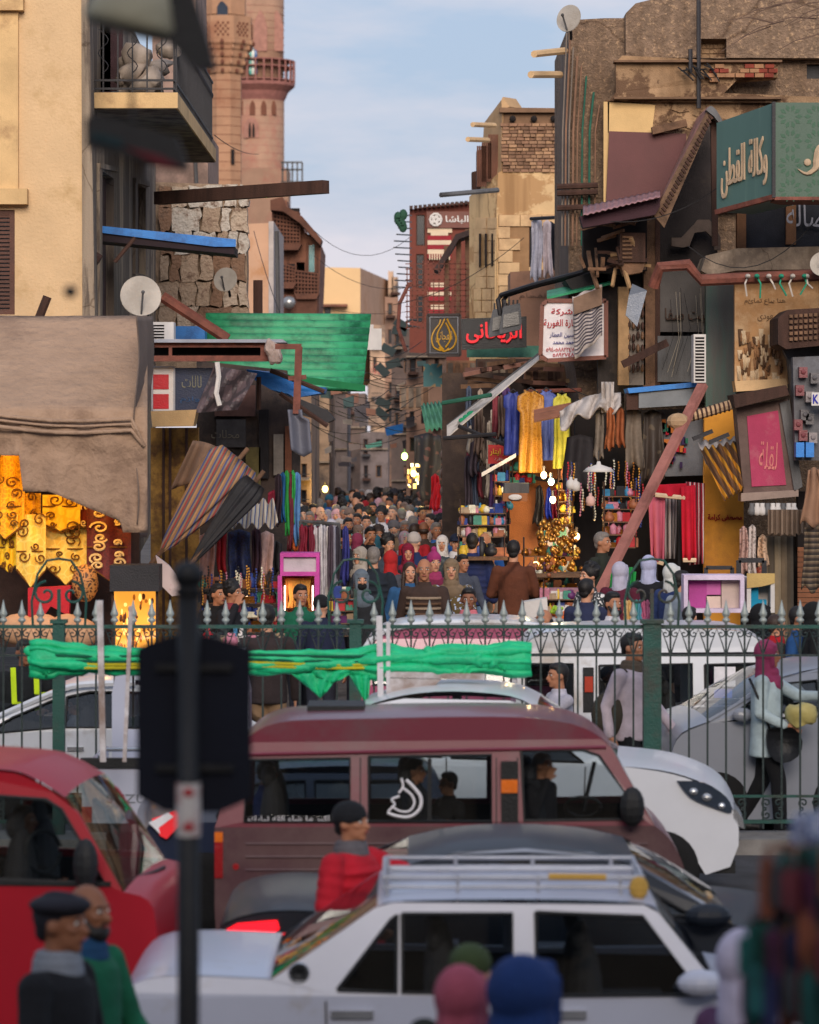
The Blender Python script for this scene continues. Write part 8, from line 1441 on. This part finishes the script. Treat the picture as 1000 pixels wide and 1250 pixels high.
for k in range(70):
    x = 690 + 96 * rnd.random() if k < 46 else 244 + 90 * rnd.random(); top = rnd.uniform(560, 610) if k < 46 else rnd.uniform(690, 704); Y = 43.2 if k < 46 else 38.2; n = 7; c_ = rnd.choice([BR, GM[1], GM[2], GM[9], GM[8], GM[7], BR2]); b = MB(); ln = rnd.uniform(20, 60) if k < 46 else rnd.uniform(14, 50)
    for q in range(int(ln / 3.4)): b.ell(P(x + .6 * math.sin(q), top + q * 3.4, Y), (S(1.2, Y), S(1.2, Y), S(1.6, Y)), 6, 5)
    tag(b.build('bead_string', c_, None, False, 'stuff' if False else None), 'string of beads hanging among the ' + ('trinket racks by the diagonal beam' if k < 46 else 'goods of the left jewellery stall'), 'bead string', 'bead strings by the diagonal beam' if k < 46 else 'bead strings in the left stall')
for i, (x, z, Y) in enumerate(((697, 588, 42.6), (703, 590, 42.6), (721, 608, 42.3), (731, 576, 42.5))):
    t = thing('shaded_lamp', ('white glass lamp hanging left of a pair above the brass goods', 'white glass lamp hanging right of a pair above the brass goods', 'white and red lantern hanging alone left of the diagonal beam', 'wide pale lamp shade hanging above the bead strings')[i], 'lamp', P(x, z, Y)); L_([(.0, -.1), (.05, -.09), (.06, -.04), (.05, .01), (.02, .03), (.02, .06)] if i < 3 else [(.2, 0), (.15, .05), (.03, .09), (.02, .13)], P(x, z, Y), 14)('shade', WHT if i != 2 else mat('lantern_pink', (200, 160, 150)), t, True); T_([P(x, z - 5, Y), P(x, z - 26, Y)], .008, 4)('cord', DKM, t)
    if i == 2: L_([(.051, -.05), (.055, -.02)], P(x, z, Y), 14)('red_band', GM[1], t)
for i in range(7): b = MB(); x = 744 + i * 4.5; b.tube([P(x, 742, 38), P(x + 4, 700 + 8 * math.sin(i), 38)], .02, 5); tag(b.build('green_bottle', mat('green_glass', (40, 150, 70), rough=.3)), 'slim green bottle standing at the foot of the diagonal beam', 'bottle', 'green bottles by the diagonal beam')
for i, c_ in enumerate(((110, 40, 60), (190, 160, 110), (190, 150, 90), (150, 60, 70), (60, 140, 130), (70, 130, 150), (160, 80, 110), (120, 60, 90))): drape(757 + i * 4.4, 732, 762 + i * 4.4, 760, 35.4, cm(c_), ('plum', 'pale yellow', 'sand', 'brick red', 'sea green', 'blue-green', 'rose', 'mauve')[i] + ' scarf on the rail just behind the railing post', 'folded_scarf', cat='scarf', taper=.1, seed=i)
# ---- left scarves, racks, pink case
for i, (x0, y0, x1, y1, c_, l) in enumerate(((336, 578, 344, 640, (40, 24, 34), 'dark plum scarf at the left of the hanging row'), (342, 576, 348, 635, (20, 80, 130), 'deep blue scarf, second of the hanging row'), (347, 574, 353, 650, (40, 140, 60), 'green scarf, third of the hanging row'), (352, 576, 357, 668, (100, 30, 44), 'maroon scarf hanging between two green ones'), (355, 574, 360, 640, (44, 150, 70), 'second green scarf of the hanging row'), (358, 576, 367, 662, (86, 130, 180), 'light blue scarf at the right end of the hanging row'), (352, 636, 362, 672, (190, 90, 40), 'orange scarf hanging below the green ones'), (326, 598, 342, 634, (130, 20, 50), 'crimson cloth bundle left of the hanging scarves'))): drape(x0, y0, x1, y1, 40.6 + .03 * i, cm(c_), l, 'hanging_scarf', cat='scarf', taper=.15, seed=i)
rk = thing('garment_rack', 'steel rail rack of maroon and pale garments behind the magenta case', 'rack', P(392, 720, 40)); b = MB(); b.tube([P(366, 636, 40), P(415, 640, 40)], .02, 6); b.tube([P(367, 636, 40), P(367, 760, 40)], .02, 6); b.tube([P(414, 640, 40), P(414, 760, 40)], .02, 6); b.build('rail', GREY, rk)
for i, c_ in enumerate(((120, 20, 44), (120, 18, 40), (60, 20, 36), (110, 24, 44), (180, 172, 176), (90, 24, 44), (190, 184, 186), (170, 164, 170), (200, 192, 190), (70, 56, 66), (130, 126, 136), (40, 34, 44))): x = 366 + i * 3.9; drape(x, 640 + (i % 3), x + 5.4, 678 if i < 4 else 742, 39.9 + .04 * (i % 3), cm(c_), 'long narrow garment hanging on the steel rail rack, ' + ('maroon part at the left' if c_[2] < 60 else 'pale and grey part at the right'), 'rack_garment', 'garments on the steel rail rack', cat='garment', taper=.1, seed=i)
drape(417, 642, 427, 712, 38.4, cm((42, 44, 110)), 'indigo blue scarf hanging alone right of the garment rack', 'hanging_scarf', cat='scarf', taper=.5)
Y = 37.2; mc = thing('display_case', 'magenta-framed display case with a lit lower window left of the crowd', 'display case', P(366, 760, Y)); MG = mat('magenta_frame', (190, 60, 150), rough=.5)
for q in ((342, 675, 390, 680), (342, 698, 390, 703), (342, 680, 346, 698), (386, 680, 390, 698), (339, 703, 344, 770), (384, 703, 390, 770)): B_(*q, Y, .4)('frame', MG, mc)
B_(346, 680, 386, 698, Y + .05, .1)('top_panel', mat('case_grey', (190, 176, 184), rough=.5), mc); B_(344, 703, 384, 765, Y + .36, .04)('back', mat('case_gold', (196, 150, 90), var=.3, scale=14), mc)
for x in (347, 381): B_(x, 715, x + 1.5, 745, Y + .05, .03)('light_strip', glow('strip_pink', (255, 210, 190), 5), mc)
for k in range(12): x = 350 + k * 2.6; T_([P(x, 706, Y + .2), P(x + 2 * math.sin(k), 726, Y + .2), P(x + 4 * math.sin(k * 2), 742, Y + .2)], .02, 5)('necklace', BR, mc)
for i, (x0, y0, x1, y1, c_, l) in enumerate(((244, 650, 262, 712, (170, 130, 120), 'pinkish shawl with a blue band hanging left in the jewellery stall'), (266, 640, 276, 700, (150, 24, 34), 'red glittering sash hanging in the jewellery stall'), (278, 646, 306, 706, (28, 36, 70), 'navy sequined cloth hanging at the centre of the jewellery stall'), (308, 644, 318, 700, (60, 34, 44), 'dark plum cloth beside the navy sequined one'), (316, 648, 334, 700, (196, 160, 150), 'pale pink and blue shawl at the right of the jewellery stall'), (330, 660, 344, 700, (30, 28, 32), 'black cloth next to the magenta case'))): drape(x0, y0, x1, y1, 38.9 + .05 * i, cm(c_) if i != 2 else ornate('sequin', (28, 40, 84), (20, 26, 50), scale=30), l, 'hanging_shawl', cat='shawl', seed=i, taper=.05)
# ================================================================ the crowd
def crowd(label, px, ty, h=1.70, g=G0, Y=None, **k):
    Y = Y or FL * (HC - g - h) / (ty - HY); z = P(0, ty, Y).z; k.setdefault('lod', 1); return person(label, (P(px, 0, Y).x, Y, z - 1.735 * h / 1.72), size=h / 1.72, **k)
J = lambda s, **k: dict(hc=s, **k)
CR = [
 (518, 683, 'bald man in a brown sweater with pale stripes walking at the front of the crowd', dict(head='bald', hc=1, top=(62, 46, 40), skin=1, pose='walk', k=1.05, lod=0, h=1.72)),
 (551, 684, 'woman in an olive headscarf and green-orange checked shawl beside the bald man', dict(head='hijab', hc=(120, 100, 78), top=(96, 78, 44), tk='print', pose='walk', lod=0, h=1.60, coat=.3, Y=36.9)),
 (627, 661, 'man in a tan brown leather jacket with a shoulder strap, seen from behind', dict(rz=R(175), top=(92, 50, 32), legs=(30, 34, 52), pose='hold', lod=0, h=1.74, Y=40.6, k=1.0)),
 (572, 719, 'young man in a bright blue sports shirt sitting just behind the minibus', dict(pose='sit', top=(40, 70, 170), skin=3, lod=0, h=1.72, Y=36.0, extra=(200, 110, 120))),
 (456, 669, 'person in a dark puffer jacket with a pale hood label, seen from behind', dict(rz=R(178), head='short', hc=1, top=(30, 36, 46), puff=1, pose='stand', lod=0, h=1.72)),
 (500, 688, 'girl with brown hair and a blue denim jacket beside the bald man', dict(rz=R(10), head='long', hc=2, top=(44, 86, 128), h=1.56, pose='walk', lod=0, Y=38.0)),
 (477, 674, 'person in a red headscarf seen from behind next to the dark puffer jacket', dict(rz=R(170), head='hijab', hc=(170, 34, 36), top=(70, 72, 80), h=1.60)),
 (440, 669, 'woman in a pale grey headscarf looking left behind the railing crest', dict(rz=R(-40), head='hijab', hc=(160, 150, 140), top=(28, 26, 30), pose='hold', h=1.60)),
 (441, 697, 'woman with a grey scarf and face covering behind the green railing crest', dict(rz=R(10), head='hijab', hc=(96, 106, 116), top=(40, 42, 46), h=1.58, beard=(20, 20, 22))),
 (530, 676, 'woman in a pink and purple woolly hat and scarf', dict(rz=R(15), head='pom', hc=(150, 44, 100), top=(110, 30, 60), extra=(150, 50, 90), h=1.58, Y=38.6)),
 (498, 665, 'young woman in a crimson headscarf in the middle of the crowd', dict(rz=R(5), head='hijab', hc=(120, 20, 48), top=(34, 34, 40), h=1.60, pose='walk')),
 (540, 655, 'young woman in a white headscarf and dark coat', dict(rz=R(-5), head='hijab', hc=(206, 200, 198), top=(30, 30, 36), h=1.62, pose='walk')),
 (557, 653, 'man in a navy peaked cap, white scarf and leather jacket', dict(rz=R(0), head='cap', hc=(24, 32, 54), top=(52, 62, 66), tk='leather', extra=(206, 202, 204), h=1.72)),
 (577, 652, 'man in a navy puffer jacket and jeans seen from behind', dict(rz=R(172), top=(28, 40, 84), legs=(84, 110, 140), puff=1, h=1.72, Y=43.5)),
 (565, 678, 'boy in a light brown hooded top walking beside the checked shawl', dict(rz=R(30), top=(66, 70, 82), skin=1, h=1.45, pose='walk', Y=39.6)),
 (599, 668, 'woman in a patterned knit cardigan seen from behind', dict(rz=R(178), head='curly', hc=0, top=(150, 140, 132), tk='print', legs=(24, 24, 28), h=1.60, Y=44)),
 (625, 632, 'shopkeeper with grey hair and a black coat in front of the orange stall', dict(rz=R(-40), hc=1, top=(18, 20, 26), skin=1, pose='hold', h=1.74)),
 (474, 655, 'young man with thick dark hair in a dark jacket looking right', dict(rz=R(25), head='curly', hc=0, top=(56, 64, 76), h=1.70)),
 (452, 644, 'man in black holding a phone to his ear', dict(rz=R(20), top=(26, 24, 30), skin=1, pose='phone', h=1.74)),
 (425, 633, 'bearded man with glasses and a pale turquoise sweater', dict(rz=R(15), beard=0, top=(120, 170, 170), skin=1, h=1.72)),
 (420, 619, 'man in a dark suit jacket with a white shirt by the garment rack', dict(rz=R(10), hc=1, top=(24, 28, 36), extra=(200, 200, 206), h=1.74, skin=1)),
 (447, 630, 'man in a white jacket looking down behind the man on the phone', dict(rz=R(10), top=(196, 192, 196), h=1.70)),
 (455, 614, 'bearded man in an olive jacket in the middle distance', dict(rz=R(0), beard=0, top=(58, 58, 50), skin=1, h=1.74)),
 (481, 637, 'man in a grey woolly hat and sunglasses', dict(rz=R(0), head='beanie', hc=(96, 92, 96), top=(110, 92, 74), beard=1, h=1.72)),
 (465, 631, 'woman in a lavender grey headscarf seen from behind', dict(rz=R(170), head='hijab', hc=(140, 144, 164), top=(130, 134, 152), h=1.60, coat=.3)),
 (500, 625, 'woman in a white headscarf seen from behind', dict(rz=R(165), head='hijab', hc=(196, 192, 204), top=(176, 172, 186), h=1.60)),
 (504, 631, 'man in a black coat with grey hair seen from behind', dict(rz=R(178), hc=1, top=(22, 26, 36), h=1.76)),
 (526, 628, 'man in a bright red hooded jacket leaning forward', dict(rz=R(-60), top=(176, 26, 38), pose='hold', h=1.70)),
 (520, 648, 'woman in a beige headscarf talking, turned left', dict(rz=R(-25), head='hijab', hc=(190, 168, 156), top=(36, 44, 40), h=1.60)),
 (494, 650, 'woman in a pinkish patterned headscarf behind the crimson one', dict(rz=R(20), head='hijab', hc=(160, 130, 140), ht='print', top=(80, 60, 70), h=1.60)),
 (548, 622, 'bearded shopper in a dark coat by the bag stall', dict(rz=R(-20), beard=0, top=(30, 32, 40), h=1.74, skin=1)),
 (524, 612, 'bald man in a pale hooded jacket seen from behind', dict(rz=R(170), head='bald', hc=0, top=(170, 166, 172), h=1.74)),
 (446, 612, 'person in a red headscarf seen from behind in the middle distance', dict(rz=R(175), head='hijab', hc=(150, 24, 34), top=(110, 26, 34), h=1.62)),
 (436, 602, 'tall man in an olive coat and dark cap seen from behind', dict(rz=R(175), head='beanie', hc=(30, 30, 32), top=(84, 82, 70), h=1.80)),
 (467, 614, 'woman in a taupe headscarf seen from behind', dict(rz=R(175), head='hijab', hc=(136, 120, 106), top=(100, 84, 66), tk='print', h=1.62)),
 (475, 626, 'person in a white knitted hat seen from behind', dict(rz=R(170), head='beanie', hc=(196, 192, 192), top=(60, 64, 76), h=1.60)),
 (488, 610, 'woman with long dark hair in a black coat', dict(rz=R(5), head='long', hc=0, top=(26, 28, 34), h=1.66)),
 (430, 602, 'bald bearded man in a navy jacket in the distance', dict(rz=R(10), head='bald', hc=0, beard=0, top=(34, 46, 78), h=1.76)),
 (400, 623, 'woman in a silvery patterned headscarf by the garment rack', dict(rz=R(-30), head='hijab', hc=(130, 124, 144), ht='print', top=(60, 60, 70), h=1.62)),
 (735, 651, 'older man in a dark green jacket looking right by the trinket racks', dict(rz=R(60), hc=1, top=(38, 42, 34), skin=1, h=1.72, Y=41.5)),
 (720, 691, 'dark-haired man in a patterned dark top sitting left of the beam', dict(rz=R(-60), head='curly', hc=0, top=(50, 54, 58), tk='print', pose='sit', h=1.72, Y=37.6)),
 (716, 708, 'man in dark blue sitting with his back turned, left of the beam', dict(rz=R(150), hc=0, top=(40, 46, 74), pose='sit', h=1.72, Y=36.6)),
 (665, 745, 'person with a shaved head just above the minibus roof at right', dict(rz=R(-60), head='bald', hc=0, skin=1, top=(70, 60, 60), pose='sit', h=1.6, Y=35.5)),
 (757, 688, 'woman in a white headscarf and maroon coat right of the diagonal beam', dict(rz=R(150), head='hijab', hc=(176, 172, 190), top=(84, 24, 44), h=1.58, Y=37.5)),
 (792, 680, 'woman in a pale lilac headscarf and black coat under the red rugs', dict(rz=R(165), head='hijab', hc=(170, 172, 200), top=(20, 20, 26), h=1.60, Y=38)),
 (820, 690, 'woman in a silvery white headscarf and navy coat beside the lilac-framed box', dict(rz=R(130), head='hijab', hc=(200, 200, 196), top=(40, 56, 100), h=1.58, Y=36.8)),
 (832, 698, 'person in a pale blue-grey top half hidden by the lilac-framed box', dict(rz=R(120), hc=0, top=(140, 150, 160), h=1.55, Y=36.2)),
 (748, 724, 'moustached man in a white jacket right of the foot of the beam', dict(rz=R(30), hc=0, beard=0, top=(200, 198, 204), skin=1, pose='sit', h=1.7, Y=35.2)),
 (284, 712, 'young man resting his chin on his hand behind the railing at left', dict(rz=R(60), head='curly', hc=0, top=(26, 26, 32), extra=(130, 50, 60), skin=1, pose='phone', h=1.6, Y=35.6, lod=0)),
 (266, 714, 'person in black behind the young man at the left railing', dict(rz=R(40), hc=0, top=(18, 18, 22), skin=1, h=1.6, Y=36.4)),
 (367, 715, 'man in a green sleeve reaching into the magenta case', dict(rz=R(20), hc=0, top=(20, 90, 66), skin=1, h=1.6, Y=35.7, pose='reach')),
 (392, 729, 'person in a black woolly cap and navy coat seen from behind at the railing', dict(rz=R(160), head='beanie', hc=(20, 20, 24), top=(28, 34, 58), h=1.5, Y=35.0, k=1.1)),
 (930, 740, 'person in a black hood behind the railing at right, left of the bearded man', dict(rz=R(100), head='hood', hc=(16, 16, 20), top=(18, 18, 22), h=1.6, Y=34.8)),
 (948, 752, 'person in a brown coat and red scarf behind the railing at right', dict(rz=R(100), head='short', hc=2, top=(70, 50, 44), extra=(170, 24, 34), h=1.55, Y=34.4)),
 (975, 742, 'bearded man in profile in a blue jacket at the right edge', dict(rz=R(70), hc=0, beard=0, top=(30, 70, 120), skin=1, h=1.62, Y=34.2)),
 (995, 738, 'person in black cut off by the right edge', dict(rz=R(90), head='hood', hc=(14, 14, 16), top=(16, 16, 18), h=1.66, Y=34.0)),
 (842, 742, 'dark-haired person just behind the railing left of the white display box', dict(rz=R(150), hc=0, top=(40, 40, 50), h=1.5, Y=34.6)),
]
for px, top, l, k in CR: crowd(l, px, top, **dict(k))
# details on the front figures
bm_ = next(o for o in bpy.data.objects if o.get('label', '').startswith('bald man in a brown'))
for i, (z, c_) in enumerate(((1.33, (150, 130, 110)), (1.27, (96, 70, 52)), (1.22, (150, 130, 110)), (1.16, (96, 70, 52)))):
    q = MB().lathe([(.196, z - .012), (.199, z), (.196, z + .012)], (0, 0, 0), 24, M=Matrix.Diagonal((1, .78, 1))); o = kid('sweater_stripe', q.mesh('sweater_stripe', cloth_mat(c_)), cloth_mat(c_), bm_)
b = MB(); b.tube([P(614, 702, 40.36), P(626, 690, 40.4), P(638, 677, 40.46)], .016, 6); b.tube([P(614, 702, 40.36), P(612, 714, 40.4)], .016, 6); one('shoulder_strap', b, cloth_mat((26, 24, 26), 'leather'), 'black shoulder strap across the tan leather jacket', 'strap')
HAIRK = ['short', 'curly', 'hijab', 'long', 'beanie', 'short', 'hijab', 'short', 'curly', 'short', 'hijab', 'hood', 'short', 'bald', 'hijab']; TOPS = [((34, 36, 44), 'black'), ((30, 46, 86), 'navy'), ((66, 54, 50), 'brown'), ((70, 72, 78), 'grey'), ((120, 36, 44), 'dark red'), ((146, 140, 140), 'pale grey'), ((50, 70, 60), 'dark green'), ((30, 80, 150), 'blue'), ((84, 76, 72), 'drab'), ((26, 26, 30), 'black'), ((170, 30, 42), 'red'), ((196, 192, 194), 'white'), ((60, 104, 168), 'blue'), ((150, 60, 96), 'pink'), ((60, 62, 70), 'grey')]
SC = [(176, 166, 160), (150, 60, 90), (60, 60, 70), (190, 186, 196), (120, 100, 90), (40, 90, 110), (196, 150, 160)]
seen = [(a[0], a[1]) for a in CR]; n = 0; tries = 0; LBL = {'short': 'short-haired', 'curly': 'thick-haired', 'hijab': 'headscarfed', 'long': 'long-haired', 'beanie': 'woolly-hatted', 'bald': 'bald', 'hood': 'hooded'}
while n < 125 and tries < 9000:
    tries += 1; top = 597 + 58 * rnd.random() ** 1.6; px = rnd.uniform(362 if top < 628 else 396, 548 if top < 640 else 600); r_ = (top - HY) * (.11 if top > 622 else .08)
    if any(abs(px - a) < r_ * .8 and abs(top - c) < r_ * .75 for a, c in seen): continue
    seen.append((px, top)); q = rnd.choice(HAIRK); c_, cn = rnd.choice(TOPS); back = rnd.random() < .42; h_ = 1.60 if q in ('hijab', 'long') else 1.72
    far = 'far off' if top < 612 else 'mid-distance' if top < 630 else 'near'; sd = 'at the left side' if px < 430 else 'at the right side' if px > 500 else 'in mid-street'
    crowd('%s person, %s top, %s %s, seen from %s' % (LBL[q], cn, far, sd, 'behind' if back else 'the front'), px, top, h=h_ + rnd.uniform(-.05, .06), rz=(math.pi if back else 0) + rnd.uniform(-.6, .6), head=q, hc=rnd.choice(SC) if q in HATS else rnd.choice([0, 0, 0, 2, 1]), top=c_, skin=rnd.choice([0, 1, 1, 2, 3]), pose=rnd.choice(['walk', 'stand', 'hold']), lod=2 if top < 618 else 1, group='people filling the market street'); n += 1
# ================================================================ air: light street haze
hz = X_(-60, 60, -8, 330, -1, 75)('haze', None) if False else None
hm = bpy.data.materials.new('haze'); hm.use_nodes = True; t_ = hm.node_tree; t_.nodes.clear(); pv = t_.nodes.new('ShaderNodeVolumePrincipled'); pv.inputs['Density'].default_value = .0017; pv.inputs['Color'].default_value = (.86, .87, .92, 1); mo_ = t_.nodes.new('ShaderNodeOutputMaterial'); t_.links.new(pv.outputs[0], mo_.inputs['Volume'])
HAZE = b.build('haze', hm); HAZE['kind'] = 'stuff'
